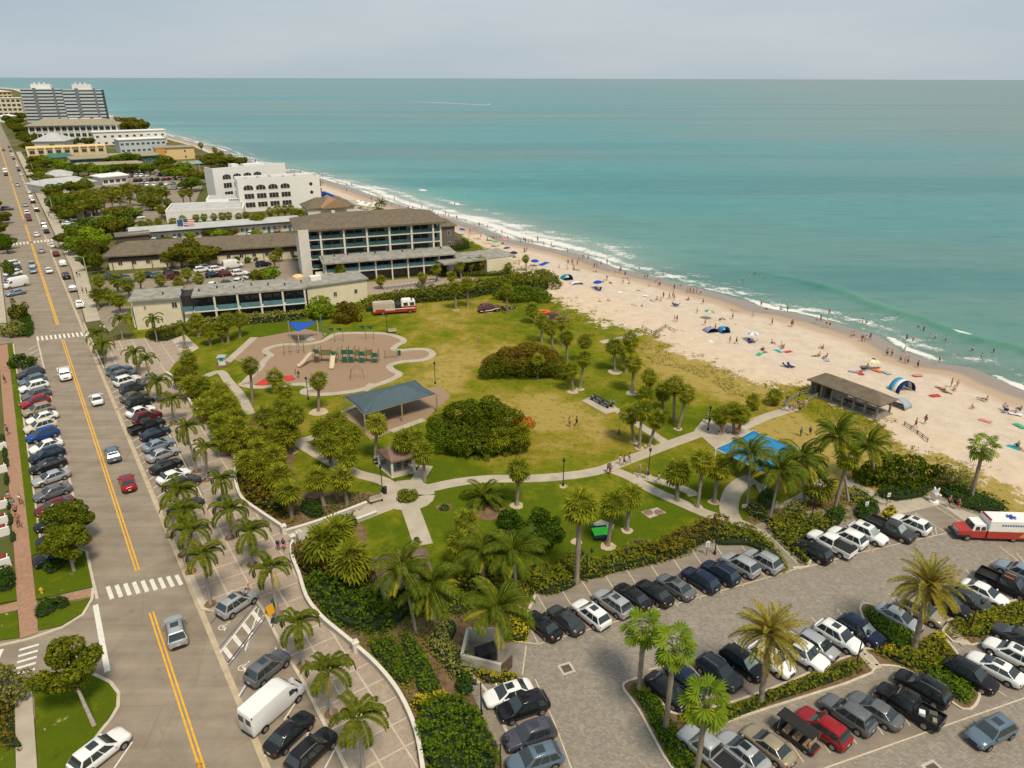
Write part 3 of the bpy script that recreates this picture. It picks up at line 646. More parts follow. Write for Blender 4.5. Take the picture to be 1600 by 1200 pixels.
def window(parent, x, y, z, w, h, rz=0.0, frame='trim', arch=False, mull=1, glass='glass'):
    """a framed window with its own pane; local -y is outwards"""
    key = (round(w, 2), round(h, 2), frame, arch, mull, glass)
    if key not in WMESH:
        f, p = MB(), MB(); t = .09 if w < 3 else .14
        if arch:
            n = 7; oo = [(-w / 2, 0)] + [(-w / 2 * math.cos(math.pi * k / n), h - w * .28 + w * .28 * math.sin(math.pi * k / n)) for k in range(n + 1)] + [(w / 2, 0)]
        else: oo = [(-w / 2, 0), (-w / 2, h), (w / 2, h), (w / 2, 0)]
        m = len(oo)
        sc = lambda q: (q[0] * (1 - 2 * t / w), t + (q[1]) * (1 - 2 * t / h))
        vs = [(a, -.06, b) for a, b in oo] + [(sc(q)[0], -.06, sc(q)[1]) for q in oo] + [(sc(q)[0], .0, sc(q)[1]) for q in oo]
        f.add(vs, [(i, (i + 1) % m, m + (i + 1) % m, m + i) for i in range(m)] + [(m + i, m + (i + 1) % m, 2 * m + (i + 1) % m, 2 * m + i) for i in range(m)])
        for k in range(mull): f.box(-w / 2 + w * (k + 1) / (mull + 1), -.03, t, .06, .06, h * (.9 if not arch else .8))
        p.poly([(sc(q)[0], -.005, sc(q)[1]) for q in oo])
        WMESH[key] = (f.mesh('window', M[frame]), p.mesh('pane', M[glass]))
    a, b = WMESH[key]; o = ob('window', a, parent, (x, y, z), rz); ob('pane', b, o); return o
def hip(mb, x0, x1, y0, y1, z, h, inset_x, ov=.6, m=0, th=.25):
    """hip (or, with inset 0, gable) roof over a rectangle, ridge along x"""
    x0 -= ov; x1 += ov; y0 -= ov; y1 += ov; ym = (y0 + y1) / 2
    vs = [(x0, y0, z), (x1, y0, z), (x1, y1, z), (x0, y1, z), (x0 + inset_x, ym, z + h), (x1 - inset_x, ym, z + h), (x0, y0, z - th), (x1, y0, z - th), (x1, y1, z - th), (x0, y1, z - th)]
    mb.add(vs, [(0, 1, 5, 4), (1, 2, 5), (2, 3, 4, 5), (3, 0, 4), (6, 7, 1, 0), (7, 8, 2, 1), (8, 9, 3, 2), (9, 6, 0, 3), (9, 8, 7, 6)], m)
def bthing(name, label, A, B, dA=(0, 0), group=None, cat='building'):
    a, b = G(*A), G(*B); rz = math.atan2(b[1] - a[1], b[0] - a[0])
    return thing(name, label, cat, (a[0], a[1], 0), rz, group), math.dist(a, b), rz
def loc_of(t, px, py, z):
    """local coordinates of the point at height z that shows at a pixel"""
    x, y = G(px, py, z); x -= t.location.x; y -= t.location.y; c, s = math.cos(t.rotation_euler.z), math.sin(t.rotation_euler.z)
    return (x * c + y * s, -x * s + y * c)

# --- the four-storey balcony hotel and its front wing
t, W_, rz = bthing('hotel', 'four-storey cream hotel with teal glass balconies and a long brown hip roof', (490, 436), (690, 419))
nb = 7; fh = 3.15; D = 15.0; HT = Hh(490, 436, 361); fh = HT / 5
wl_ = MB(); wl_.box(W_ / 2, D / 2 + 1.9, 0, W_, D - 3.8, HT); part('wall', wl_, M['offwhite'], t)
bbox('end_wall', -1.35, 6.6, 0, 2.7, 15.5, HT + .4, M['offwhite'], t); bbox('end_wall', W_ + .25, 1.0, 0, .5, 2.0, HT, M['offwhite'], t)
for k in range(1, 6): bbox('balcony_slab', W_ / 2, .9, k * fh - .16, W_, 1.95, .28, M['trim'], t)
xs = [0, W_ * .085] + [W_ * .085 + (W_ * .86) * (i + 1) / 5 for i in range(5)] + [W_]
for x in xs[1:-1]: 
    c = MB(); c.box(x, -.06, 0, .5, .6, HT); c.box(x, -.25, 2 * fh - 1.0, .9, 1.0, 1.9, tx=.6, ty=.5); part('column', c, M['trim'], t)
for f in range(5):
    for i in range(len(xs) - 1):
        a, b = xs[i] + .3, xs[i + 1] - .3
        if f >= 1: bbox('balcony_rail', (a + b) / 2, .05, f * fh + .12, b - a, .06, 1.05, M['bluerail'], t)
        if b - a > 3:
            for q in (.3, .7): window(t, a + (b - a) * q, 1.88, f * fh + .14, (b - a) * .34, 2.3, mull=0, frame='brownwall')
        else: window(t, (a + b) / 2, 1.88, f * fh + .14, (b - a) * .7, 2.3, mull=0, frame='brownwall')
r = MB(); hip(r, -2.4, W_ + .6, .1, D + 3, HT + .35, 2.6, 9.0, ov=1.2, th=.5); rf = part('roof', r, M['brownroof'], t)
v = MB(); v.box(8, 9, HT + 2.2, .9, .9, 1.2); v.box(15, 10, HT + 2.4, .7, .7, .9); part('chimney', v, M['offwhite'], rf)
t, W_, rz = bthing('hotel_wing', 'two-storey hotel wing with grey flat roof and teal balcony rails facing the garden', (512, 446), (711, 428.5))
D = 9.0; HT = 5.8
w = MB(); w.box(W_ / 2, D / 2 + .8, 0, W_, D - 1.6, HT); part('wall', w, M['brownwall'], t)
bbox('balcony_slab', W_ / 2, .7, 3.0, W_, 1.9, .3, M['trim'], t); bbox('end_wall', -.2, 1.6, 0, .4, 3.2, HT, M['trim'], t); bbox('end_wall', W_ + .2, 1.6, 0, .4, 3.2, HT, M['trim'], t)
nb = 8
for i in range(nb):
    a, b = W_ * i / nb + .2, W_ * (i + 1) / nb - .2
    bbox('column', W_ * i / nb + .02, -.1, 0, .36, .36, HT, M['trim'], t)
    bbox('balcony_rail', (a + b) / 2, -.15, 3.3, b - a, .06, 1.05, M['bluerail2'], t)
    for q in (.32, .72):
        for f in (0, 1): window(t, a + (b - a) * q, 1.57, f * 3.3 + .1, (b - a) * .36, 2.3, mull=0, frame='brownwall')
r = MB(); r.box(W_ / 2, D / 2 - .6, HT, W_ + 1.6, D + 1.6, .35); r.box(W_ / 2, D / 2 - .6, HT + .35, W_ + .6, D + .6, .35, tx=.99, ty=.5); rf = part('roof', r, M['greyroof'], t)
for k in range(9): bbox('roof_vent', 3 + k * W_ / 9.5, 4.5 + (k * 37 % 5) * .5, HT + .5, .35, .35, .65, M['dark'], rf)
bbox('skylight_patch', 6, 3, HT + .5, 5, 2.2, .12, M['paleroof'], rf); bbox('skylight_patch', W_ - 4.5, 3, HT + .5, 3.5, 1.8, .12, M['paleroof'], rf)
s = MB()
for k in range(8): s.box(-1.6 - .0 * k, -1.8 + .35 * k, .0, 2.2, .34, .45 * (k + 1))
part('stair', s, M['trim'], t)
# east end of the wing by the beach
t, W_, rz = bthing('hotel_annex', 'single-storey cream hotel annex with blank end wall beside the beach terrace', (762, 430), (802, 424.5))
w = MB(); w.box(W_ / 2, 5, 0, W_, 10, 4.2); part('wall', w, M['cream'], t)
w = MB(); w.box(-4.6, 7.2, 0, 9.2, 6, 4.0); part('side_wall', w, M['offwhite'], t); r = MB(); r.box(W_ / 2 - 6, 5.6, 4.2, W_ + 14, 10.4, .4); part('roof', r, M['greyroof'], t)
for k in range(3): window(t, -7.6 + 2.9 * k, 4.18, .4, 1.6, 2.2)
bbox('door', -1.2, 4.15, .1, 1.1, .08, 2.2, M['orange'], t)
t, W_, rz = bthing('shingle_house', 'dark grey shingled beach house standing against the hotel end', (690, 393), (712, 391))
w = MB(); w.box(W_ / 2, 3.5, 0, W_, 7, 8.0); part('wall', w, M['greyshingle'], t); r = MB(); hip(r, 0, W_, 0, 7, 8.0, 1.8, 2.5); part('roof', r, M['brownroof'], t)
for z in (1.6, 5): window(t, W_ * .6, -.03, z, 1.1, 1.4)
bbox('porch', W_ + 1.4, 3, 0, 2.6, 5, 3.2, M['brownwall'], t)
# --- two-storey motel with blue rails at the park edge
t, W_, rz = bthing('motel', 'low two-storey motel with grey flat roof and light blue balcony rail beside the park', (216, 517), (483, 493))
HT = 6.4; D = min(14, max(8, loc_of(t, 228, 456, HT)[1])); x1 = W_ * .26
w = MB(); w.box(x1 * .5, D / 2, 0, x1, D, HT); part('wall', w, M['cream'], t)
w = MB(); w.box((x1 + 2.4 + W_) / 2, D / 2 + 1, 0, W_ - x1 - 2.4, D - 2, HT); part('wall', w, M['brownwall'], t)
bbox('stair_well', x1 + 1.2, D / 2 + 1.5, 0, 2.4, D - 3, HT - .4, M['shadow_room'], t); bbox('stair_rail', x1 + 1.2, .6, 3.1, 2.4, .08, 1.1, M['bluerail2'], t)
s = MB()
for k in range(7): s.box(x1 + 1.2, .8 + .3 * k, 0, 1.8, .3, .45 * (k + 1))
part('stair', s, M['trim'], t)
r = MB(); r.box(x1 * .5 - .2, D / 2, HT, x1 + .9, D + 1.2, .4); r.box((x1 + 2.4 + W_) / 2 + .2, D / 2, HT, W_ - x1 - 2.4, D + 1.3, .4); rf = part('roof', r, M['greyroof'], t)
for k in range(9): bbox('roof_vent', 6 + k * 3.7, D * .45 + (k * 53 % 7) * .4 - 1, HT + .4, .3, .3, .55, M['dark'], rf)
nb = 5; L = W_ - x1 - 2.6
bbox('balcony_slab', x1 + 2.5 + L / 2, .35, 3.0, L, 1.9, .25, M['white'], t)
for i in range(nb):
    a, b = x1 + 2.5 + L * i / nb, x1 + 2.5 + L * (i + 1) / nb
    bbox('column', b - .2, -.35, 0, .4, .4, HT, M['trim'], t); bbox('balcony_rail', (a + b) / 2, -.5, 3.25, b - a - .5, .06, 1.1, M['bluerail2'], t)
    for q in (.28, .7):
        for f in (0, 1): window(t, a + (b - a) * q, .96, 3.2 * f + .1, (b - a) * .36, 2.35, mull=0, frame='brownwall')
window(t, x1 * .88, -.03, 4.3, 1.2, 1.4); window(t, x1 * .25, -.03, 4.5, .5, .9, frame='trim')
for k in range(3):
    p = MB(); p.box(-.7 - .35 * k, 3.0 + 3.2 * k, 0, .3, 2.2, 4.6); part('pier', p, M['white'], t)
t, W_, rz = bthing('motel_office', 'flat-roofed cream annex with a tan rooftop tank next to the motel', (484, 484), (576, 470))
D = 7.5; HT = 5.4
w = MB(); w.box(W_ / 2, D / 2, 0, W_, D, HT); part('wall', w, M['cream'], t); r = MB(); r.box(W_ / 2, D / 2, HT, W_ + .8, D + .8, .35); rf = part('roof', r, M['greyroof'], t)
tk = MB(); tk.lathe([(.05, 0), (1.3, 0), (1.3, 1.6), (.9, 1.9), (.05, 1.95)], 12, x=-.8, y=4); o = part('rooftop_tank', tk, M['yellowwall'], rf); o.location.z = HT + .35
u = MB(); u.box(3.4, 4.6, HT + .36, 2.6, 1.6, 1.0); part('air_conditioner', u, M['white'], rf)
for q in (.45, .8): window(t, W_ * q, -.03, 2.2, .9, 1.2)
# --- long brown-roofed motel behind the car park
t, W_, rz = bthing('brown_roof_lodge', 'long low lodge with dark brown shingle roof over a shaded upper walkway', (173, 424), (474, 404))
HT = Hh(173, 424, 401); D = 13
w = MB(); w.box(W_ / 2, D / 2, 0, W_, D, HT * .56); part('lower_wall', w, M['cream'], t); w = MB(); w.box(W_ / 2, D / 2 + .5, HT * .56, W_, D - 1, HT * .44); part('upper_wall', w, M['brownwall'], t)
r = MB(); hip(r, 0, W_, 0, D, HT, 2.6, 5.5, ov=1.0, th=.35); part('roof', r, M['brownroof'], t)
for k in range(14):
    x = 3 + k * (W_ - 6) / 13; window(t, x, -.03, 1.3, 1.2, 1.3); window(t, x + .7, .45, HT * .56 + .3, 1.0, 1.5, frame='brownwall')
bbox('walkway_rail', W_ / 2, -.1, HT * .56, W_, .08, .95, M['brownwall'], t)
for k in range(11): bbox('post', 1 + k * (W_ - 2) / 10, -.3, 0, .18, .18, HT, M['brownwall'], t)
# --- flat motel with painted doors, flags beside it
t, W_, rz = bthing('flat_roof_motel', 'single-storey white motel row with dark roof edge and painted doors', (208, 382), (472, 360))
w = MB(); w.box(W_ / 2, 5, 0, W_, 10, 3.4); part('wall', w, M['offwhite'], t); r = MB(); r.box(W_ / 2, 4.6, 3.4, W_ + 1.5, 11.5, .25); part('roof', r, M['paleroof'], t)
fa = MB(); fa.box(W_ / 2, -1.2, 3.1, W_ + 1.5, .15, .4); part('roof_edge', fa, M['dark'], t)
for k in range(15):
    x = 2 + k * (W_ - 4) / 14; window(t, x, -.03, 1, 1.1, 1.2)
    bbox('door', x + 1.6, -.04, 0, .95, .08, 2.1, M[('orange', 'bluerail2', 'yellowwall', 'greenroof')[k % 4]], t)
t, W_, rz = bthing('timber_shed', 'low dark timber shed behind the brown-roofed lodge', (186, 386), (236, 381))
w = MB(); w.box(W_ / 2, 2.5, 0, W_, 5, 3.2); part('wall', w, M['brownwall'], t); r = MB(); hip(r, 0, W_, 0, 5, 3.2, .8, 0, ov=.5); part('roof', r, M['greyshingle'], t)
def flag(px, py, h, label, stripes):
    x, y = G(px, py); t = thing('flag_pole', label, 'flag', (x, y, 0), EA); mb = MB(); mb.tube([(0, 0, 0), (0, 0, h)], .09, 6); part('pole', mb, M['white'], t)
    for k in range(7):
        mb = MB(); mb.box(1.8, 0, h - 2.1 + .29 * k, 3.4, .05, .29); part('flag_stripe', mb, stripes[k % len(stripes)], t)
    if len(stripes) > 1:
        mb = MB(); mb.box(.8, -.02, h - 1.0, 1.4, .07, .95); part('flag_canton', mb, M['flagblue'], t)
M['flagblue'] = plain('flag_blue', (.04, .09, .22), .8, var=.1); M['flagred'] = plain('flag_red', (.5, .06, .05), .8, var=.1)
flag(291, 372, 6.2, 'red and white striped flag on a pole before the white motel row', [M['flagred'], M['white']])
flag(281, 372, 6.0, 'plain blue flag on a pole left of the striped flag', [M['flagblue']])
# --- white hotel with arched loggias
def arches(t, x0, dx, n, rows, z0, dz, w=None, top_arch=True):
    for i in range(n):
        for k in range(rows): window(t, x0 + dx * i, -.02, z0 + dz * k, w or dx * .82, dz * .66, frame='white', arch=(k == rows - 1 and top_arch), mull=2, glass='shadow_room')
t, W_, rz = bthing('white_hotel', 'white hotel block with rows of arched loggias and three round windows', (378, 333), (504, 324))
HT = Hh(378, 333, 285); D = 11
w = MB(); w.box(W_ / 2, D / 2, 0, W_, D, HT); part('wall', w, M['white'], t)
r = MB(); r.box(W_ / 2, D / 2, HT + .02, W_ - 1, D - 1, .1); part('roof', r, M['paleroof'], t)
p = MB()
for x, y, sx, sy in ((W_ / 2, .2, W_, .4), (W_ / 2, D - .2, W_, .4), (.2, D / 2, .4, D - .8), (W_ - .2, D / 2, .4, D - .8)): p.box(x, y, HT, sx, sy, .9)
part('parapet', p, M['white'], t)
dx = W_ * .148; arches(t, W_ * .12, dx, 4, 3, HT - 10.6, 3.45)
for k in range(3):
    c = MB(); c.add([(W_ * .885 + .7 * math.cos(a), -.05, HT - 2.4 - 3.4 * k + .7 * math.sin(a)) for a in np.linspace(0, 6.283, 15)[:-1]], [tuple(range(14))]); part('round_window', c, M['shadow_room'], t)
for k in range(3): bbox('side_balcony', W_ + .3, 4, HT - 3.8 - 3.4 * k, .8, 6, 2.6, M['greyshingle'], t)
for k in range(5): bbox('roof_vent', 4 + k * 5, 6 + k % 3 * 2, HT + .1, 1.0, .8, .8, M['paleroof'], t)
t, W_, rz = bthing('white_hotel_tower', 'taller left block of the white hotel with arched loggias set back', (341, 322), (452, 309))
HT = Hh(341, 322, 268); D = 9
w = MB(); w.box(W_ / 2, D / 2, 0, W_, D, HT); part('wall', w, M['white'], t); r = MB(); r.box(W_ / 2, D / 2, HT, W_ - 1, D - 1, .12); part('roof', r, M['paleroof'], t)
p = MB(); p.box(W_ / 2, .2, HT, W_, .4, .9); p.box(.2, D / 2, HT, .4, D - .8, .9); part('parapet', p, M['white'], t); arches(t, W_ * .17, W_ * .14, 4, 3, HT - 11.3, 3.6)
bbox('stair_tower', W_ * .35, D * .6, HT, 3, 4, 1.6, M['white'], t); bbox('roof_house', W_ * .6, D * .55, HT + .1, 9, 3, 1.2, M['white'], t)
t, W_, rz = bthing('white_podium', 'low white podium with roof terraces and parapets beside the arched hotel', (262, 349), (382, 343))
w = MB(); w.box(W_ / 2, 9, 0, W_, 18, 3.6); part('wall', w, M['white'], t); w = MB(); w.box(W_ * .72, 24, 0, W_ * .5, 12, 5.4); part('upper_wall', w, M['white'], t)
r = MB(); r.box(W_ / 2, 9, 3.6, W_ - 1.4, 16.6, .65); r.box(W_ * .72, 24, 5.4, W_ * .5 - 1.2, 10.8, .05); part('roof', r, M['paleroof'], t)
p = MB()
for a in ((W_ / 2, .2, W_, .5), (.25, 9, .5, 17), (W_ / 2, 17.8, W_, .4)): p.box(a[0], a[1], 3.6, a[2], a[3], .9)
part('parapet', p, M['white'], t)
sg = MB()
for k in range(5): sg.box(W_ * .80 + .75 * k, 17.9, 4.4, .42, .1, .75)
for k in range(5): sg.box(W_ * .80 + 4.4 + .75 * k, 17.9, 4.4, .42, .1, .75)
part('sign_lettering', sg, M['dark'], t)
for k in range(8): bbox('terrace_chair', W_ * .1 + k * 1.3, 20, 0, .7, .7, 2.2, M['brownwall'], t)
# --- gabled house behind the hotel roof
t, W_, rz = bthing('gabled_house', 'tan-roofed gabled house between the white hotel and the balcony hotel', (484, 352), (556, 346))
w = MB(); w.box(W_ / 2, 6, 0, W_, 12, 6); part('wall', w, M['cream'], t); r = MB(); hip(r, 0, W_, 0, 12, 6, 3, 5); part('roof', r, M['brownroof'], t)
r = MB(); hip(r, -6, 6, -4.5, 4.5, 0, 2.9, 0, ov=.5); g_ = part('gable_roof', r, plain('terracotta_shingles', (.36, .22, .12), .9, var=.2), t); g_.location = (W_ * .55, 3.4, 6.3); g_.rotation_euler.z = R(90)
for k in range(5): window(t, 3 + k * W_ / 5.4, -.03, 2.5, 1.2, 1.4)
# --- twin towers far up the beach
def tower(A, B, label, bow):
    t, W_, rz = bthing('apartment_tower', label, A, B, group='curved apartment towers')
    HT = 37.0; nf = 10; fh = HT / nf; n = 12
    y = lambda u: -bow * math.sin(math.pi * u)
    out = [(W_ * k / n, y(k / n)) for k in range(n + 1)]; foot = out + [(W_, 16), (0, 16)]
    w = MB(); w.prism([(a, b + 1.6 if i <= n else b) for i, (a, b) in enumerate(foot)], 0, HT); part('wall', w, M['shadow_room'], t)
    for f in range(nf):
        s = MB(); s.prism(foot, f * fh, f * fh + 2.2); part('balcony', s, M['tower'], t)
    s = MB(); s.prism(foot, HT - .2, HT + .8); part('roof', s, M['tower'], t)
    for f in range(nf):
        for k in range(12):
            u = (k + .5) / 12; a = math.atan2(y(u + .04) - y(u - .04), W_ * .08); window(t, W_ * u, y(u) + 1.5, f * fh + 2.0, W_ / 15, 1.6, a, frame='tower', mull=1)
    for u, wd in ((.36, 3.4), (.82, 1.9)):
        p = MB(); p.box(W_ * u, y(u) - .1, 0, wd, 1.4, HT + 2); part('pylon', p, M['pylon'], t)
    p = MB(); p.box(W_ * .5, 8, HT + .8, W_ * .48, 9, 5.5); pent = part('penthouse', p, M['white'], t)
    for k in range(3): bbox('antenna', W_ * (.35 + .12 * k), 7, HT + 6.3, .9, .9, 2.2, M['white'], pent)
tower((44, 193), (107, 192), 'left one of the two grey curved apartment towers far up the shore', 3)
tower((109, 195.5), (169, 194.5), 'right one of the two grey curved apartment towers, nearest the sea', -2)
# --- condominium with tan roof
def block(name, label, A, B, D, HT, wall, roof, rh, floors, bays, inset=6, ov=1.2, cat='building', win=(2.2, 1.7), frame='white', columns=False, group=None):
    t, W_, rz = bthing(name, label, A, B, cat=cat, group=group)
    w = MB(); w.box(W_ / 2, D / 2, 0, W_, D, HT); part('wall', w, M[wall], t); r = MB()
    if rh: hip(r, 0, W_, 0, D, HT, rh, inset, ov=ov, th=.4)
    else: r.box(W_ / 2, D / 2, HT, W_ + ov, D + ov, .5)
    part('roof', r, M[roof], t)
    for f in range(floors):
        for k in range(bays): window(t, W_ * (k + .5) / bays, -.04, HT / floors * f + .8, min(win[0], W_ / bays * .72), win[1], frame=frame, mull=1)
    if columns:
        for k in range(bays + 1): bbox('column', W_ * k / bays, -.5, 0, 1.0, .8, HT, M[frame], t)
    return t, W_
t, W_ = block('condominium', 'three-storey condominium with wide tan hip roof and white columns', (52, 229), (188, 225), 24, 15, 'offwhite', 'tanroof', 4.5, 3, 14, 12, 2.5, win=(5, 3), columns=True)
for k in range(3): bbox('roof_unit', W_ * (.5 + .14 * k), 12, 18.9, 6, 2.4, .9, M['white'], t)
block('yellow_inn', 'pale yellow two-storey inn with flat parapet beyond the street trees', (48, 256), (168, 250), 14, 8.5, 'yellowwall', 'yellowwall', 0, 2, 9, win=(3, 2.3), columns=True, frame='cream')
block('grey_roof_hall', 'grey pyramid-roofed hall rising behind the yellow inn', (58, 243), (105, 242), 22, 9, 'offwhite', 'paleroof', 5, 1, 5, 10)
block('green_roof_store', 'long low store with green eaves and grey roof', (116, 262), (252, 254), 18, 4.5, 'greenroof', 'tanroof', 1.5, 1, 12, 4)
block('green_trim_shop', 'narrow shop row with green trim in front of the long store', (118, 271), (222, 266), 7, 3.8, 'greenroof', 'tanroof', 1.2, 1, 10, 3)
block('pale_blue_inn', 'pale blue-white inn with flat roofs near the far beach', (190, 241), (262, 237), 16, 9, 'tower', 'white', 0, 2, 9)
block('white_roof_house', 'white flat-roofed house behind the pale blue inn', (150, 229), (262, 224), 14, 10, 'white', 'white', 0, 2, 10)
t, W_ = block('orange_motel', 'orange and yellow motel block near the swimming pool', (247, 252), (306, 249), 14, 7.5, 'yellowwall', 'tanroof', 0, 2, 2, win=(1.2, 1.6))
bbox('orange_bay', W_ * .12, -.3, 0, W_ * .22, .8, 7.3, M['orange'], t)
block('green_shop', 'dark green roofed corner shop between the street trees', (88, 258), (118, 255), 12, 4, 'cream', 'greenroof', 2, 1, 3, 3)
block('grey_roof_house', 'wide pale grey-roofed house beside the street, nearest of the pair', (78, 306), (150, 297), 18, 4, 'offwhite', 'paleroof', 2.2, 1, 6, 5)
block('grey_roof_house', 'pale grey-roofed house behind its larger twin', (76, 290), (112, 288), 16, 4, 'offwhite', 'paleroof', 2.4, 1, 4, 5)
block('white_canopy_shop', 'white-roofed shop in front of the crowded far car park', (162, 291), (200, 287), 10, 4.2, 'white', 'white', 1, 1, 4, 2)
block('cream_resort', 'cream balconied resort at the far left edge beyond the trees', (-30, 190), (40, 189), 30, 26, 'cream', 'cream', 0, 5, 9, win=(5, 3), frame='cream')
block('beach_resort', 'sand-coloured resort wing behind the cream resort', (-40, 172), (24, 170), 60, 27, 'yellowwall', 'trim', 3, 5, 9, 10, win=(6, 3), frame='cream')
block('domed_house', 'small white house among trees beside the far street', (14, 193), (27, 192), 12, 7, 'white', 'white', 2, 1, 3, 4)
block('white_roof_house', 'white house with pitched roof near the far beach trees', (232, 226), (262, 224), 10, 5, 'white', 'paleroof', 2, 1, 4, 3)
# swimming pool, blue slide tower
px_poly('swimming_pool', [(284, 254), (312, 252), (316, 257), (288, 259)], .2, plain('pool_water', (.06, .35, .38), .1, .5, var=.1))

# ------------------------------------------------------------------ shade canopies and shelters
M['greyshade'] = plain('blue_grey_shade_cloth', (.070, .108, .128), .75, var=.1, scale=.6)
M['blueshade'] = plain('bright_blue_canopy', (.015, .21, .44), .6, var=.12, scale=.6)
M['royal'] = plain('royal_blue_sail', (.01, .08, .42), .65, var=.08)
M['redmat'] = plain('red_mat', (.52, .045, .03), .75, var=.12)
def W3(px, py, z): x, y = G(px, py, z); return Vector((x, y, z))
def canopy(name, label, corners, ridge, z, zr, mat, post_mat, mid=True, cat='canopy'):
    """tensioned hip canopy: four corners, two ridge ends, each side dips a little"""
    C_ = [W3(*p, z) for p in corners]; Rg = [W3(*p, zr) for p in ridge]; cen = sum(C_, Vector()) / 4
    t = thing(name, label, cat, (cen.x, cen.y, 0)); o = Vector((cen.x, cen.y, 0))
    faces = [(C_[0], C_[1], Rg[0], Rg[0]), (C_[1], C_[2], Rg[1], Rg[0]), (C_[2], C_[3], Rg[1], Rg[1]), (C_[3], C_[0], Rg[0], Rg[1])]
    n = 6
    for a, b, c, d in faces:
        mb = MB(); vs = []
        for i in range(n + 1):
            for j in range(n + 1):
                u, v_ = i / n, j / n; p = (a.lerp(b, u)).lerp(d.lerp(c, u), v_); p = p + (cen.lerp(p, 1) - p); e = math.sin(math.pi * u) * (1 - v_) ** 1.5
                inw = Vector((cen.x - p.x, cen.y - p.y, 0)); p = p + inw * .05 * e + Vector((0, 0, -.25 * math.sin(math.pi * v_) * .6))
                vs.append(p - o)
        for i in range(n):
            for j in range(n): q = i * (n + 1) + j; mb.f.append((q, q + n + 1, q + n + 2, q + 1)); mb.m.append(0)
        mb.v = [tuple(p) for p in vs]; sh = mb.build('roof_panel', mat, t, 60)
        sm_ = sh.modifiers.new('cloth', 'SOLIDIFY'); sm_.thickness = .03
    for c in C_:
        mb = MB(); b = (c - o); mb.tube([(b.x, b.y, 0), (b.x, b.y, z - .05)], .13, 8); part('post', mb, post_mat, t)
    if mid:
        for c in (C_[0].lerp(C_[3], .5), C_[1].lerp(C_[2], .5)):
            b = c - o; mb = MB(); mb.tube([(b.x, b.y, 0), (b.x, b.y, z - .1)], .12, 8); part('post', mb, post_mat, t)
    for a, b in zip(C_, C_[1:] + C_[:1]):
        mb = MB(); mb.tube([a - o, a.lerp(b, .5) - o + (cen - a.lerp(b, .5)) * .05 - Vector((0, 0, .04)), b - o], .035, 4); part('edge_cable', mb, post_mat, t)
    return t
canopy('shade_canopy', 'large blue-grey fabric shade canopy over the mulch beside the playground', [(537, 620), (570, 649), (683, 616), (650, 594)], [(592, 612.5), (637, 599)], 3.1, 4.9, M['greyshade'], M['tanwood'])
t = canopy('picnic_canopy', 'bright blue picnic canopy half hidden behind coconut palms', [(1120, 700), (1200, 742), (1248, 698), (1178, 672)], [(1165, 698), (1208, 700)], 3.0, 3.8, M['blueshade'], M['white'])
def table(px, py, rz, label, z=.07, group='picnic tables'):
    x, y = G(px, py); t = thing('picnic_table', label, 'table', (x, y, z), rz, group); mb = MB(); mb.box(0, 0, .70, 1.9, .75, .06); part('tabletop', mb, M['wood'], t)
    for s in (-1, 1):
        mb = MB(); mb.box(0, s * .72, .42, 1.9, .28, .05); part('bench', mb, M['wood'], t); mb = MB(); mb.box(s * .65, 0, 0, .1, 1.3, .42); mb.box(s * .65, 0, .42, .1, .3, .28); part('leg', mb, M['dark'], t)
table(1172, 712, R(20), 'wooden picnic table under the left part of the bright blue canopy'); table(1200, 722, R(20), 'wooden picnic table in the middle under the bright blue canopy'); table(1222, 706, R(20), 'wooden picnic table under the right part of the bright blue canopy')
for k, w in ((0, 'left'), (1, 'right')): table(596 + 34 * k, 722 + 4 * k, EA, f'picnic table under the {w} half of the upper brown shelter')
def shelter(label, corners, z, rise, mat, postz=0):
    C_ = [W3(*p, z) for p in corners]; cen = sum(C_, Vector()) / 4; o = Vector((cen.x, cen.y, 0)); t = thing('picnic_shelter', label, 'shelter', (cen.x, cen.y, 0), 0, 'brown roofed picnic shelters')
    r1 = C_[0].lerp(C_[1], .5).lerp(cen, .35) + Vector((0, 0, rise)); r2 = C_[2].lerp(C_[3], .5).lerp(cen, .35) + Vector((0, 0, rise)); mb = MB()
    vs = [c - o for c in C_] + [r1 - o, r2 - o] + [c - o - Vector((0, 0, .25)) for c in C_]
    mb.add([tuple(v) for v in vs], [(0, 1, 4), (1, 2, 5, 4), (2, 3, 5), (3, 0, 4, 5), (6, 7, 1, 0), (7, 8, 2, 1), (8, 9, 3, 2), (9, 6, 0, 3)]); part('roof', mb, mat, t)
    mb = MB(); mb.poly([tuple(c - o - Vector((0, 0, .24))) for c in C_]); part('ceiling', mb, M['brownwall'], t)
    for c in C_:
        p = (c - o) * .86; mb = MB(); mb.box(p.x, p.y, 0, .3, .3, z - .2); part('post', mb, M['offwhite'], t)
    mb = MB(); mb.prism([((c - o) * 1.05).xy for c in C_], -.05, .09); part('floor_slab', mb, M['path'], t)
M['rustroof'] = plain('red_brown_roof', (.21, .135, .105), .9, var=.2, scale=1.5)
shelter('brown-roofed picnic shelter among cabbage palms above the round path junction', [(588, 703), (612, 722), (652, 713), (628, 694)], 2.6, 1.2, M['rustroof'])
shelter('brown-roofed picnic shelter hidden under coconut palms by the plaza trees', [(582, 872), (597, 925), (680, 903), (668, 856)], 2.6, 1.4, M['rustroof'])
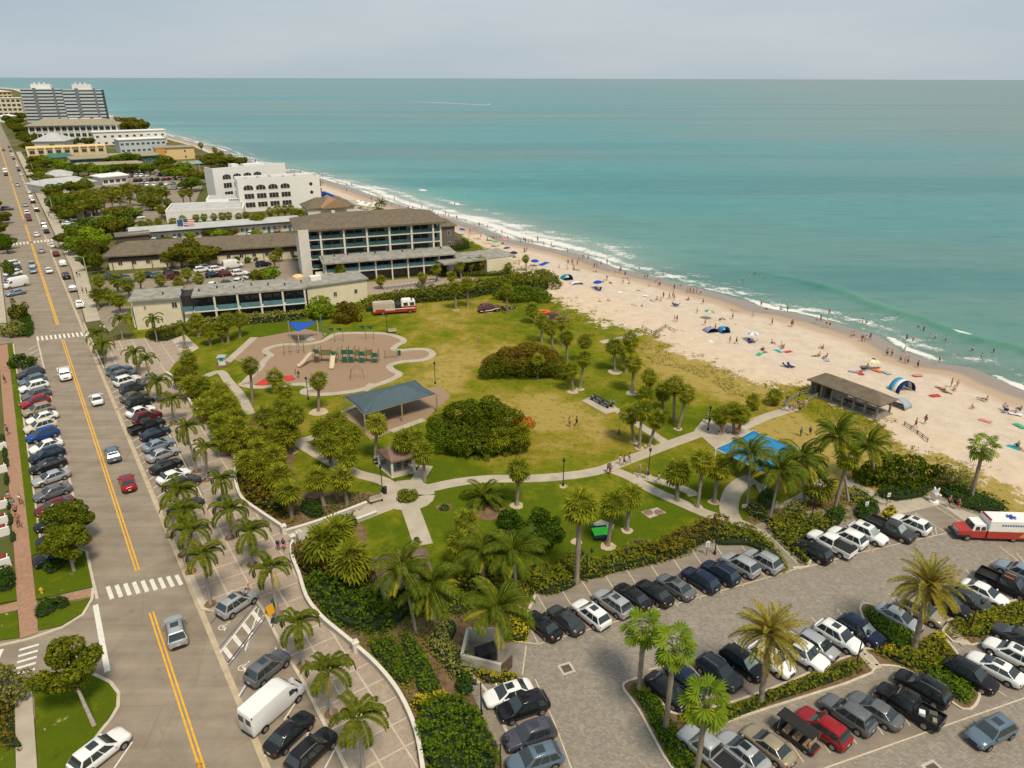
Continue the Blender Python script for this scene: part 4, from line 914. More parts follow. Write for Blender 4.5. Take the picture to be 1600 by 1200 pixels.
# --- beach pavilion on the dune
x, y = G(1269, 609); C_ = [W3(1263, 592, 2.7), W3(1376, 634, 2.7), W3(1399, 623, 2.7), W3(1284, 583, 2.7)]
a0 = C_[0]; ux = (C_[1] - C_[0]); L = ux.length; rz = math.atan2(ux.y, ux.x)
t = thing('beach_pavilion', 'long beach pavilion with brown hip roof and grey posts on the dune edge', 'pavilion', (a0.x, a0.y, 0), rz)
Dp = 4.6
mb = MB(); hip(mb, .4, L - .4, .5, Dp + .1, 2.75, 1.25, 2.4, ov=.5, th=.2); part('roof', mb, M['brownroof'], t)
for k in range(7):
    for yy in (.6, Dp): bbox('post', .6 + k * (L - 1.2) / 6, yy, 0, .28, .28, 2.6, M['wood'], t)
bbox('floor_deck', L / 2, Dp / 2 + .2, -.1, L, Dp, .3, M['wood'], t)
bbox('changing_room', 1.9, Dp / 2 + .3, .2, 2.6, Dp - .9, 2.4, M['greyshingle'], t, ); bbox('door', 2.0, .72, .3, .9, .06, 1.9, M['dark'], t)
bbox('changing_room', 4.6, Dp * .7, .2, 1.6, Dp * .5, 2.4, M['paleroof'], t)
for k in range(3):
    mb = MB(); x0 = L * .5 + k * 2.1; mb.box(x0, 2.2, .65, 1.7, .7, .07); mb.box(x0, 2.2, .2, .2, .4, .45); part('table', mb, M['brownwall'], t)
for k in range(4): bbox('rail', L * .42 + (k + .5) * L * .58 / 4 - .1, .55, 1.0, L * .58 / 4 - .4, .06, .12, M['wood'], t)
def railing(name, pts, label, cat='railing', h=1.0, step=1.6, z=.0, mat=None, group=None):
    q = [Vector((*G(*p), z)) for p in pts]; o = q[0].copy(); t = thing(name, label, cat, tuple(o), 0, group); mat = mat or M['wood']
    for a, b in zip(q, q[1:]):
        L = (b - a).length; n = max(1, round(L / step))
        for k in range(n + 1):
            p = a.lerp(b, k / n) - o; mb = MB(); mb.box(p.x, p.y, 0, .12, .12, h); part('post', mb, mat, t)
        for hh in (h - .1, h * .5):
            mb = MB(); mb.tube([a - o + Vector((0, 0, hh)), b - o + Vector((0, 0, hh))], .06, 4); part('rail', mb, mat, t)
    return t
railing('ramp_railing', [(1240, 641), (1283, 618), (1312, 622)], 'wooden ramp railing leading up to the beach pavilion, front side')
railing('ramp_railing', [(1225, 635), (1250, 618), (1276, 612)], 'wooden ramp railing leading up to the beach pavilion, rear side')
railing('walkover_railing', [(1022, 524), (1040, 513), (1054, 520)], 'short grey wooden walkover railing at the dune edge', mat=M['wood'])
railing('walkover_railing', [(1004, 514), (1018, 522), (1030, 527)], 'grey wooden railing left of the walkover at the dune edge')
railing('rope_fence', [(1414, 664), (1434, 678), (1450, 690)], 'low post-and-rope fence on the sand below the pavilion', h=.8)
railing('terrace_railing', [(802, 424), (822, 420), (838, 424), (860, 437), (880, 447)], 'dark wooden terrace railing above the beach beside the hotel annex', h=1.1)
# ------------------------------------------------------------------ plaza wall and gate posts
def wall_run(px, label, h=.75, w=.26):
    q = smooth_line([G(*p) for p in px], 3); o = q[0]; t = thing('plaza_wall', label, 'wall', (o[0], o[1], 0), 0); q = [(a - o[0], b - o[1]) for a, b in q]
    mb = MB(); band(mb, q, w, -.05, h); part('wall_body', mb, M['concrete'], t); mb = MB(); band(mb, q, w + .1, h, h + .1); part('coping', mb, M['trim'], t); return t
wall_run(wall_px, 'curving white plaza wall from the car row up to the park gate'); wall_run(wall2_px, 'curving white plaza wall from the park gate down to the bottom edge')
wall_run([(448, 836), (500, 820), (575, 791)], 'straight white wall along the upper side of the entrance ramp', .6, .3); wall_run([(559, 817), (590, 805)], 'short white wall at the lower side of the entrance ramp', .5, .3)
for px, py, lab in ((340, 676, 'white wall pillar beside the row of curving palms'), (446, 836, 'white gate pillar at the upper side of the park entrance'), (460, 852, 'white gate pillar at the lower side of the park entrance'), (558, 1020, 'white wall pillar halfway along the lower plaza wall'), (470, 846, 'slim white marker post inside the park entrance')):
    x, y = G(px, py); t = thing('wall_pillar', lab, 'pillar', (x, y, 0), UANG); mb = MB(); mb.box(0, 0, 0, .5, .5, 1.25); part('shaft', mb, M['offwhite'], t); mb = MB(); mb.box(0, 0, 1.25, .66, .66, .14); mb.box(0, 0, 1.39, .5, .5, .25, tx=.1, ty=.1); part('cap', mb, M['trim'], t)
# ------------------------------------------------------------------ white planters and hedges left of the brick walk
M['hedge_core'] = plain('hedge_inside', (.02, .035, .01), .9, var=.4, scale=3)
M['redflower'] = plain('red_flower_bed', (.22, .03, .025), .8, var=.5, scale=4)
pl_px = [(4, 700, 't'), (4, 735, 'o'), (5, 790, 'f'), (5, 815, 't'), (7, 832, 'h'), (8, 880, 'f')]
for k, (px, py, _) in enumerate(pl_px):
    x, y = G(px, py); t = thing('garden_wall', f'white stucco porch wall with red flower bed, {("farthest", "second farthest", "third farthest", "third nearest", "second nearest", "nearest")[k]} beside the brick walk', 'wall', (x, y, 0), UANG, 'white porch walls along the brick walk')
    mb = MB(); mb.box(0, .75, 0, 2.4, .25, 1.1); mb.box(-1.1, 0, 0, .25, 1.5, 1.1); part('wall_body', mb, M['white'], t); mb = MB(); mb.box(.1, 0, .0, 1.7, .9, .5); part('planter', mb, M['white'], t); mb = MB(); mb.box(.1, 0, .5, 1.5, .7, .2, tx=.8, ty=.7); part('flowers', mb, M['redflower'], t)
# ------------------------------------------------------------------ bin enclosure by the car park
o = W3(724, 1045, 0); pts = [G(785, 1060), G(724, 1045), G(733, 1003), G(792, 1003)]
t = thing('bin_enclosure', 'open concrete bin enclosure between the hedges and the lot entrance', 'enclosure', (pts[1][0], pts[1][1], 0))
q = [(p[0] - pts[1][0], p[1] - pts[1][1]) for p in pts]
for a, b in zip(q, q[1:]):
    mb = MB(); band(mb, [a, b], .28, 0, 1.75); part('wall_panel', mb, M['concrete'], t)
mb = MB(); mb.prism(q, -.02, .07); part('floor_slab', mb, M['stall'], t)
mb = MB(); band(mb, [q[0], (q[0][0] + 1.0, q[0][1] + 1.3)], .08, .1, 1.6); part('gate_leaf', mb, M['brownwall'], t)
x, y = G(762, 1030); t = thing('rubbish_container', 'black rubbish container standing inside the concrete bin enclosure', 'container', (x, y, .08), R(25)); mb = MB(); mb.box(0, 0, 0, 1.8, 1.2, 1.1, tx=1.1, ty=1.1); part('bin_body', mb, M['dark'], t); mb = MB(); mb.box(0, 0, 1.1, 2.05, 1.4, .1); part('lid', mb, M['black'], t)
# ------------------------------------------------------------------ drains
def drain(px, py, lab, s=1.1):
    x, y = G(px, py); t = thing('storm_drain', lab, 'drain', (x, y, .052), R(22)); mb = MB()
    for a, b, c, d in ((0, .5, 1.2, .2), (0, -.5, 1.2, .2), (.5, 0, .2, .8), (-.5, 0, .2, .8)): mb.box(a * s, b * s, -.02, c * s, d * s, .035)
    part('concrete_frame', mb, M['concrete'], t); mb = MB(); mb.box(0, 0, -.03, .8 * s, .8 * s, .035); part('grate', mb, M['brownwall'], t)
drain(887, 1045, 'rusty storm drain with pale frame in the lot entrance'); drain(1462, 1202, 'rusty storm drain at the bottom right of the lot', 1.2); drain(184, 641, 'small dark drain in the gutter beside the parked cars', .5)
for px, py in ((1014, 801), (1031, 801)):
    x, y = G(px, py); mb = MB(); mb.lathe([(.05, .0), (.62, .0), (.62, .05), (.05, .07)], 14); o = mb.build('pitch_disc', M['rustroof']); o.location = (x, y, .072)
    tag(o, f'{"left" if px < 1020 else "right"} round brown disc set in the pale slab on the lawn', 'disc')
# ------------------------------------------------------------------ vegetation
M['sabal'] = leafmat('cabbage_palm_leaf', (.032, .050, .006), (.112, .132, .014), (.21, .20, .035), trans=.2)
M['deadfrond'] = leafmat('dead_palm_leaf', (.10, .065, .025), (.22, .15, .065), (.30, .21, .10), trans=.1)
M['feather'] = leafmat('feather_palm_leaf', (.026, .042, .008), (.070, .088, .014), (.14, .13, .025), trans=.25)
M['coconut'] = leafmat('coconut_palm_leaf', (.018, .036, .006), (.050, .074, .010), (.11, .12, .018), trans=.2)
M['yellowfrond'] = leafmat('yellow_palm_leaf', (.09, .10, .015), (.17, .17, .03), (.24, .21, .05), trans=.3)
M['washleaf'] = leafmat('fan_palm_leaf', (.026, .055, .005), (.075, .125, .012), (.13, .16, .022), trans=.15)
M['dateleaf'] = leafmat('date_palm_leaf', (.060, .065, .018), (.14, .135, .035), (.24, .20, .07), trans=.15)
M['seagrape'] = leafmat('sea_grape_leaf', (.020, .042, .006), (.070, .092, .011), (.12, .11, .02))
M['seagrapedry'] = leafmat('bronzed_sea_grape_leaf', (.042, .040, .008), (.105, .085, .017), (.16, .11, .03))
M['orangeleaf'] = leafmat('orange_vine_leaf', (.16, .055, .012), (.30, .10, .02), (.36, .16, .04))
M['treeleaf'] = leafmat('tree_leaf', (.026, .040, .006), (.085, .092, .012), (.15, .13, .025))
M['brightleaf'] = leafmat('bright_leaf', (.045, .085, .008), (.11, .175, .016), (.17, .21, .03))
M['hedge'] = leafmat('hedge_leaf', (.020, .048, .006), (.062, .105, .010), (.11, .13, .02))
M['darkhedge'] = leafmat('dark_hedge_leaf', (.010, .030, .004), (.030, .065, .007), (.06, .085, .012))
M['silver'] = leafmat('silver_shrub_leaf', (.085, .100, .045), (.145, .160, .080), (.19, .20, .11))
M['croton'] = leafmat('yellow_shrub_leaf', (.11, .11, .012), (.26, .24, .02), (.36, .28, .03))
M['groundcover'] = leafmat('groundcover_leaf', (.045, .070, .010), (.115, .125, .018), (.17, .14, .03))
M['turfleaf'] = leafmat('turf_leaf', (.028, .060, .006), (.065, .115, .010), (.11, .14, .02))
CAMV = Vector((0, 0, CAMH))
def fan_blade(mb, base, d, up, rad, n=10, spread=2.0, droop=.25, m=0, gap=.08, wide=.62):
    """one fan leaf: segments spreading round direction d"""
    d = d.normalized(); s = d.cross(up).normalized(); u = s.cross(d).normalized()
    for k in range(n):
        a0 = -spread + 2 * spread * k / n; a1 = -spread + 2 * spread * (k + 1) / n; am = (a0 + a1) / 2
        def P(a, r): return base + d * (math.cos(a) * r) + s * (math.sin(a) * r) - u * (droop * r * r / rad * (.6 + .4 * abs(math.sin(a)))) + u * (.06 * rad if r < rad * .7 else 0) * (1 if k % 2 else -1)
        r = rad * (.82 + .18 * math.cos(am)) * random.uniform(.9, 1.08)
        w = (a1 - a0)
        mb.add([base, P(a0 + w * gap, r * wide), P(am, r), P(a1 - w * gap, r * wide)], [(0, 1, 2, 3)], m)
def sabal_crown(seed):
    random.seed(seed); mb = MB(); n = 40
    for k in range(n):
        z = 1 - 1.55 * (k + .5) / n; el = math.asin(max(-1, min(1, z))); az = k * 2.39996 + random.uniform(-.3, .3)
        d = Vector((math.cos(az) * math.cos(el), math.sin(az) * math.cos(el), math.sin(el)))
        L = random.uniform(.62, .95) * (1.0 if z > 0 else .9); p = d * L + Vector((0, 0, .25))
        dd = (d + Vector((0, 0, -.35))).normalized(); up = Vector((0, 0, 1)) if abs(dd.z) < .95 else Vector((1, 0, 0))
        b = Vector((-dd.y, dd.x, 0)) if (dd.x or dd.y) else Vector((1, 0, 0)); b.normalize(); q = b * .022
        mb.add([q, -q, p - q, p + q], [(0, 1, 2, 3)]); fan_blade(mb, p, dd, up, random.uniform(.78, 1.0), 10, 1.9, .33)
    return mb.mesh('crown', M['sabal'])
def sabal_skirt(seed):
    random.seed(seed); mb = MB()
    for k in range(9):
        az = k * .7 + random.uniform(-.2, .2); d = Vector((math.cos(az), math.sin(az), -1.25)).normalized()
        p = d * .7 + Vector((0, 0, .1)); b = Vector((-d.y, d.x, 0)).normalized() * .02; mb.add([b, -b, p - b, p + b], [(0, 1, 2, 3)]); fan_blade(mb, p, (d + Vector((0, 0, -.6))), Vector((0, 0, 1)), .75, 7, 1.4, .2)
    return mb.mesh('dead_fronds', M['deadfrond'])
def feather(seed, L, a0, a1, nl, ll, mat, vee=.5, hang=.35, wl=.05, name='frond', twist=0.0):
    """one feather leaf along +x: rachis bending from elevation a0 to a1, leaflets both sides"""
    random.seed(seed); mb = MB(); pts = [Vector((0, 0, 0))]; n = 12; dirs = []
    for i in range(n):
        a = a0 + (a1 - a0) * (i / (n - 1)) ** 1.15; d = Vector((math.cos(a), .04 * math.sin(i * .5 + seed), math.sin(a))).normalized(); dirs.append(d); pts.append(pts[-1] + d * (L / n))
    mb.tube(pts, [.055 * (1 - .8 * i / n) for i in range(n + 1)], 3, 1)
    for k in range(nl):
        t = .12 + .88 * k / (nl - 1); i = min(int(t * n), n - 1); p = pts[i].lerp(pts[i + 1], t * n - i); d = dirs[i]
        up = Vector((-d.z, 0, d.x)); l = ll * (math.sin(math.pi * (.12 + .80 * t)) ** .6) * random.uniform(.9, 1.08)
        for s in (-1, 1):
            side = Vector((0, s, 0)) * 1.0 + d * .55 + up * (vee * random.uniform(.7, 1.25)); side.normalize()
            tip = p + side * l + Vector((0, 0, -hang * l * random.uniform(.7, 1.2))); mid = p + side * l * .55 + Vector((0, 0, -.05 * l)); w = d * wl
            mb.add([p, mid - w, tip, mid + w], [(0, 1, 2, 3)])
    return mb.mesh(name, [mat, M['yellowfrond' if mat is M['coconut'] else 'deadfrond' if mat is M['dateleaf'] else 'washleaf']])
def fan_leaf(seed, L, rad, mat):
    random.seed(seed); mb = MB(); p = Vector((L, 0, .05)); mb.tube([(0, 0, 0), (L * .5, 0, .1), p], [.035, .03, .02], 3); fan_blade(mb, p, Vector((1, 0, -.25)), Vector((0, 0, 1)), rad, 16, 2.3, .34, 0, .03, .70)
    return mb.mesh('fan_leaf', mat)
def trunk_mesh(name, r0, r1, mat, rings=9, bulge=0.0, rough=.06):
    mb = MB(); prof = []
    for i in range(rings + 1):
        t = i / rings; r = r0 + (r1 - r0) * t + bulge * math.sin(math.pi * t); r *= 1 + rough * (1 if i % 2 else -1); prof.append((r * (1.35 if i == 0 else 1), t))
    mb.lathe(prof, 8); return mb.mesh(name, mat, 50)
PM = {'sabal': [sabal_crown(k) for k in range(6)], 'skirt': [sabal_skirt(k) for k in range(3)],
      'adonidia': [feather(k, 2.75, R(58 - 6 * k), R(-75 - 6 * k), 34, .62, M['feather'], .45, .35, .085) for k in range(4)],
      'adonidia_dry': [feather(9, 2.5, R(10), R(-85), 24, .5, M['dateleaf'], .2, .5, .04)],
      'coconut': [feather(20 + k, 4.1, R(48 - 5 * k), R(-46 - 9 * k), 40, .92, M['coconut'], .12, .55, .07) for k in range(4)],
      'coconut_yellow': [feather(30 + k, 3.9, R(20), R(-70), 32, .8, M['yellowfrond'], .1, .6, .065) for k in range(2)],
      'date': [feather(40 + k, 3.5, R(26), R(-24 - 8 * k), 42, .52, M['dateleaf'], .5, .0, .045) for k in range(3)],
      'pygmy': [feather(50 + k, 2.3, R(40), R(-60), 28, .5, M['coconut'], .4, .2, .05) for k in range(2)],
      'wash': [fan_leaf(60 + k, .95, .98, M['washleaf']) for k in range(3)], 'washdead': [fan_leaf(70, .8, .7, M['deadfrond'])],
      't_sabal': trunk_mesh('trunk', .22, .18, M['trunk'], 10, 0, .07), 't_grey': trunk_mesh('trunk', .19, .10, M['greytrunk'], 10, .0, .04), 't_coco': trunk_mesh('trunk', .19, .13, M['greytrunk'], 10), 't_date': trunk_mesh('trunk', .30, .27, M['trunk'], 14, 0, .10), 't_wash': trunk_mesh('trunk', .20, .17, M['trunk'], 12, .02, .09)}
NAMES = {'sabal': 'cabbage_palm', 'adonidia': 'feather_palm', 'coconut': 'coconut_palm', 'date': 'date_palm', 'wash': 'fan_palm', 'pygmy': 'dwarf_date_palm'}
AUTO = []          # things whose labels are completed with an ordinal at the end: (object, noun, where)
def auto(o, noun, where): AUTO.append((o, noun, where)); return o
PALMN = [0]
def palm(kind, crown, base=None, h=None, noun=None, where='', size=1.0, group=None, pit=False, detail=True):
    PALMN[0] += 1; k = PALMN[0]; random.seed(900 + k)
    if base: bx, by = G(*base); h = max(1.2, Hh(base[0], base[1], crown[1]))
    else: bx, by = G(*crown, h)
    # lean towards where the crown stands
    d = by * math.cos(PITCH) - (h - CAMH) * math.sin(PITCH); dx = (crown[0] - PX(bx, by, h)[0]) * d / FPX
    t = thing(NAMES[kind], None, NAMES[kind].replace('_', ' ') if kind != 'sabal' else 'palm tree', (bx, by, .02), 0, group)
    t['category'] = 'palm tree'
    lean = math.atan2(dx, h); t.rotation_euler = (random.uniform(-.02, .02), lean, random.uniform(0, .1))
    auto(t, noun or NAMES[kind].replace('_', ' '), where)
    tr = {'sabal': 't_sabal', 'adonidia': 't_grey', 'coconut': 't_coco', 'date': 't_date', 'wash': 't_wash', 'pygmy': 't_grey'}[kind]
    if kind != 'pygmy': ob('trunk', PM[tr], t, (0, 0, -.05), random.uniform(0, 6), scale=(size, size, h + .1))
    if kind == 'sabal':
        ob('crown', PM['sabal'][k % 6], t, (0, 0, h - .25), random.uniform(0, 6.28), scale=(size, size, size * random.uniform(.88, 1.05)))
        if detail: ob('dead_fronds', PM['skirt'][k % 3], t, (0, 0, h - .35), random.uniform(0, 6.28), scale=size * .95)
    else:
        n, lo, hi, kinds = {'adonidia': (11, -24, 34, PM['adonidia']), 'coconut': (18, -38, 52, PM['coconut']), 'date': (46, -48, 62, PM['date']), 'wash': (21, -62, 68, PM['wash']), 'pygmy': (20, -25, 55, PM['pygmy'])}[kind]
        for i in range(n):
            f = (i + .5) / n; el = R(hi + (lo - hi) * f ** .85) + random.uniform(-.08, .08); az = i * 2.39996 + random.uniform(-.25, .25); me = kinds[i % len(kinds)]; nm = 'frond'
            if kind == 'coconut' and f > .82: me = PM['coconut_yellow'][i % 2]; el = R(random.uniform(0, 25))
            if kind == 'adonidia' and i == n - 1 and k % 2: me = PM['adonidia_dry'][0]; el = R(-20)
            if kind == 'wash' and f > .85: me = PM['washdead'][0]; el = R(-75)
            if kind == 'wash': nm = 'fan_leaf'
            s = size * random.uniform(.86, 1.1); ob(nm, me, t, (.06 * math.cos(az), .06 * math.sin(az), (h if kind != 'pygmy' else .35) - (.15 if kind != 'date' else .0) - .25 * f), (0, -el, az), scale=s)
        if kind == 'adonidia':
            mb_ = PM.get('shaft')
            if not mb_: m_ = MB(); m_.lathe([(.10, 0), (.12, .3), (.09, .7), (.05, .95)], 8); mb_ = PM['shaft'] = m_.mesh('crown_shaft', M['washleaf'], 60)
            ob('crown_shaft', mb_, t, (0, 0, h - .85), scale=size)
    if pit:
        mb_ = PM.get('pit')
        if not mb_: m_ = MB(); m_.lathe([(.62, 0), (.62, .05), (.05, .09)], 12); mb_ = PM['pit'] = m_.mesh('tree_pit', M['bedmulch'])
        p = tag(ob('tree_pit', mb_, None, (bx, by, .095)), None, 'tree pit', 'dark tree pits under the plaza palms'); auto(p, 'round dark tree pit', 'in the paving under the curving plaza palms')
    return t
def palms(kind, data, noun, where, size=1.0, h=None, pit=False, group=None):
    for r in data:
        c = r[:2]; b = r[2:4] if len(r) >= 4 else None
        palm(kind, c, b, None if b else (r[2] if len(r) == 3 else h), noun, where, size * random.uniform(.93, 1.07) * (1.2 if kind == 'sabal' else 1.1 if kind == 'wash' else 1.0), group or f'{noun}s {where}', pit)
# feather palms of the plaza, far to near
palms('adonidia', [(151, 522, 160, 560), (160, 540, 166, 570)], 'feather palm', 'at the street corner above the plaza car row', 1.0)
palms('adonidia', [(187, 500, 193, 532), (240, 500, 247, 535), (285, 512, 291, 545)], 'feather palm', 'in front of the motel end wall', 1.0, pit=True)
palms('adonidia', [(210, 552, 217, 588), (228, 562, 239, 602), (247, 597, 251, 628), (269, 625, 272, 662), (292, 668, 309, 738), (322, 700, 325, 752), (346, 750, 351, 800)], 'feather palm', 'behind the parked car row on the plaza', 1.0, pit=True)
palms('adonidia', [(279, 765, 268, 838), (285, 798, 288, 868), (300, 830, 300, 895), (318, 866, 331, 946)], 'feather palm', 'along the kerb above the near crosswalk', 1.02, pit=True)
palms('adonidia', [(362, 795, 361, 842), (392, 830, 396, 884), (424, 887, 436, 962)], 'feather palm', 'on the plaza before the park gate', 1.02, pit=True)
palms('adonidia', [(466, 972, 476, 1041), (514, 1045, 520, 1117), (562, 1122, 571, 1216)], 'feather palm', 'on the wide plaza near the bottom edge', 1.0, pit=True)
# coconut palms
palms('coconut', [(630, 885, 652, 988), (675, 915, 684, 987), (757, 858, 756, 920), (804, 862, 808, 930), (780, 950, 781, 1052)], 'coconut palm', 'between the lower park shelter and the car park', .92)
palms('coconut', [(1175, 708, 1169, 793), (1221, 735, 1204, 812), (1254, 713, 1258, 785), (1310, 673, 1327, 782), (1360, 690, 1371, 753)], 'coconut palm', 'around the bright blue picnic canopy', .92)
palms('wash', [(1008, 978, 1000, 1080), (1056, 1006, 1042, 1138), (1106, 1088, 1090, 1212)], 'fan palm', 'at the left end of the lot island', 1.0)
palms('wash', [(1540, 695, 1518, 781)], 'tall leaning fan palm', 'standing alone by the hedge next to the dune', 1.0)
palms('sabal', [(908, 793, 902, 912)], 'tall slim cabbage palm', 'rising above the lot hedge', 1.12)
palms('sabal', [(1327, 715, 1303, 803)], 'leaning cabbage palm', 'right of the bright blue picnic canopy', 1.0)
palms('sabal', [(1280, 762, 2.4)], 'low bushy cabbage palm', 'beside the bright blue picnic canopy', 1.25)
palms('date', [(1205, 990, 1190, 1098)], 'stout date palm', 'on the lot island left of the cross path', .92)
palms('date', [(1452, 915, 1430, 1016)], 'stout date palm', 'on the lot island right of the cross path', .92)
palms('pygmy', [(758, 778, .6)], 'dwarf date palm', 'in the mulch ring by the footpath', 1.6); palms('pygmy', [(725, 698, .4), (748, 704, .4), (775, 700, .4)], 'dwarf date palm', 'below the big sea grape tree', 1.35)
# cabbage palms, clump by clump
S = 'cabbage palm'
palms('sabal', [(960, 540, 962, 580), (986, 533, 985, 572), (981, 552, 978, 582), (991, 568, 989, 613)], S, 'in the clump above the picnic slab', 1.0)
palms('sabal', [(914, 560, 907, 607), (894, 577, 896, 611)], S, 'in the pair left of the picnic slab', .9)
palms('sabal', [(915, 534, 916, 566), (886, 527, 887, 568), (861, 512, 866, 555), (847, 502, 847, 535), (877, 504, 880, 540), (832, 484, 836, 505)], S, 'behind the upper sea grape tree', .98)
palms('sabal', [(841, 562, 841, 592)], 'small cabbage palm', 'in front of the upper sea grape tree', .8)
palms('sabal', [(1016, 589, 1018, 625), (1036, 612, 1037, 641), (1055, 602, 1054, 657), (1074, 615, 1061, 670), (1010, 618, 1012, 650)], S, 'in the clump right of the picnic slab', .98)
palms('sabal', [(985, 645, 992, 690), (1004, 642, 1000, 700), (1029, 654, 1015, 697)], S, 'in the trio above the main footpath', 1.0)
palms('sabal', [(1127, 648, 1130, 678), (1146, 642, 1148, 676), (1160, 648, 1155, 678)], S, 'on the paved pad above the blue canopy', 1.0)
palms('sabal', [(1175, 622, 1187, 640), (1212, 618, 1214, 632)], 'short cabbage palm', 'beside the ramp to the beach pavilion', .8)
palms('sabal', [(1060, 738, 1059, 782), (1100, 722, 1091, 792), (1124, 730, 1117, 784)], S, 'on the lawn left of the blue canopy', 1.02)
palms('sabal', [(960, 790, 951, 852), (985, 775, 981, 828)], S, 'beside the green table tennis table', 1.02)
palms('sabal', [(812, 735, 809, 789)], S, 'standing alone beside the main footpath', .95)
palms('sabal', [(499, 595, 499, 643)], S, 'standing alone below the playground kerb', .92)
palms('sabal', [(431, 592, 2.8), (445, 612, 2.8)], S, 'overlapping the red playground mats', .95)
palms('sabal', [(392, 572, 396, 632)], S, 'beside the curving path by the kiosk', .9)
palms('sabal', [(461, 648, 459, 706), (415, 652, 4), (438, 670, 4), (430, 715, 3.4), (405, 705, 3.6), (385, 722, 3.4), (400, 682, 4), (372, 668, 4), (442, 640, 3.6)], S, 'in the dense clump left of the forked path', 1.05)
palms('sabal', [(285, 590, 2.2), (300, 605, 2.4), (318, 640, 2.4), (345, 665, 2.4), (352, 690, 2.4), (408, 735, 2.6), (425, 690, 3), (438, 748, 2.8), (375, 690, 2.6), (450, 680, 3)], 'low bushy cabbage palm', 'in the thick planting behind the plaza wall', 1.12)
palms('sabal', [(526, 660, 3.8), (547, 680, 3.8), (515, 698, 3.6), (543, 714, 3.6), (505, 674, 3.4)], S, 'in the clump below the grey shade canopy', 1.08)
palms('sabal', [(590, 663, 587, 720), (631, 690, 630, 735), (662, 708, 665, 752), (646, 688, 645, 725)], S, 'around the upper brown shelter', 1.02)
palms('sabal', [(536, 748, 544, 789), (496, 750, 508, 792), (452, 770, 458, 812)], S, 'above the entrance ramp', 1.02)
palms('sabal', [(507, 852, 3.6), (550, 880, 3.8), (528, 838, 3.2)], 'bushy cabbage palm', 'below the park entrance', 1.35)
palms('sabal', [(730, 815, 733, 858), (720, 850, 3.0)], S, 'beside the coconut palms right of the lower shelter', .95)
palms('sabal', [(782, 685, 2.6), (815, 680, 3), (762, 665, 2.4)], S, 'against the big sea grape tree', .95)
palms('sabal', [(295, 562, 2.4), (326, 518, 3.2), (307, 502, 3.6), (355, 502, 358, 536), (345, 515, 3), (375, 500, 376, 528)], S, 'between the motel and the plaza', 1.05)
palms('sabal', [(317, 606, 2.8), (347, 612, 2.8), (340, 642, 2.8), (370, 655, 2.8), (330, 628, 2.6), (358, 632, 3)], S, 'beside the plaza wall above the gate curve', 1.02)
palms('sabal', [(155, 440, 3.4), (182, 440, 3.4), (200, 446, 3.4), (185, 470, 3.2), (168, 460, 3.2), (150, 462, 3.2)], S, 'between the street and the motel', 1.1)
palms('sabal', [(219, 434, 222, 458), (260, 404, 264, 424), (251, 438, 253, 452), (292, 428, 3), (311, 437, 3), (279, 444, 2.6)], S, 'in the hotel car park', .98)
palms('sabal', [(350, 392, 3), (427, 382, 4.2), (428, 402, 3.6), (418, 372, 4), (436, 395, 3)], S, 'in front of the long brown roof', .95)
palms('sabal', [(532, 424, 534, 446), (595, 438, 596, 452), (661, 434, 662, 450), (682, 421, 684, 441), (718, 416, 722, 436), (735, 412, 738, 430), (750, 400, 3), (752, 408, 755, 428), (706, 432, 3)], S, 'in front of the hotel wing', .92)
palms('sabal', [(712, 450, 713, 484), (731, 444, 732, 480), (792, 454, 793, 486)], S, 'along the hedge above the big lawn', 1.05)
palms('sabal', [(822, 404, 823, 424), (795, 417, 797, 428)], 'small cabbage palm', 'beside the beach terrace railing', .8)
palms('coconut', [(596, 318, 598, 336), (593, 330, 4)], 'dark coconut palm', 'on the beach terrace behind the hotel roof', .8)
def row(pts, n):
    q = smooth_line(pts, 12); idx = [round(i * (len(q) - 1) / (n - 1)) for i in range(n)]; return [(q[i][0] + random.uniform(-3, 3), q[i][1] + random.uniform(-2, 2)) for i in idx]
palms('sabal', [(*p, 4) for p in row([(222, 352), (300, 344), (365, 338), (410, 343)], 15)], S, 'in the row before the white podium', .95)
palms('sabal', [(*p, 4) for p in row([(405, 340), (440, 328), (470, 334)], 8)], S, 'in the row before the arched white hotel', 1.05)
palms('sabal', [(*p, 5) for p in row([(120, 312), (170, 300), (215, 297), (258, 302)], 18)] + [(*p, 5) for p in row([(130, 322), (180, 306), (245, 312)], 10)], S, 'in the far grove beside the car park', 1.35)
palms('sabal', [(285, 303, 5), (296, 302, 5), (262, 318, 4), (252, 328, 4)], S, 'beside the white podium terrace', 1.2)
palms('sabal', [(314, 228, 7), (336, 236, 6), (346, 242, 5), (352, 248, 4), (360, 246, 4), (371, 252, 4), (330, 246, 4), (180, 186, 8), (205, 196, 7)], 'distant palm', 'at the back of the far beach', 1.3)

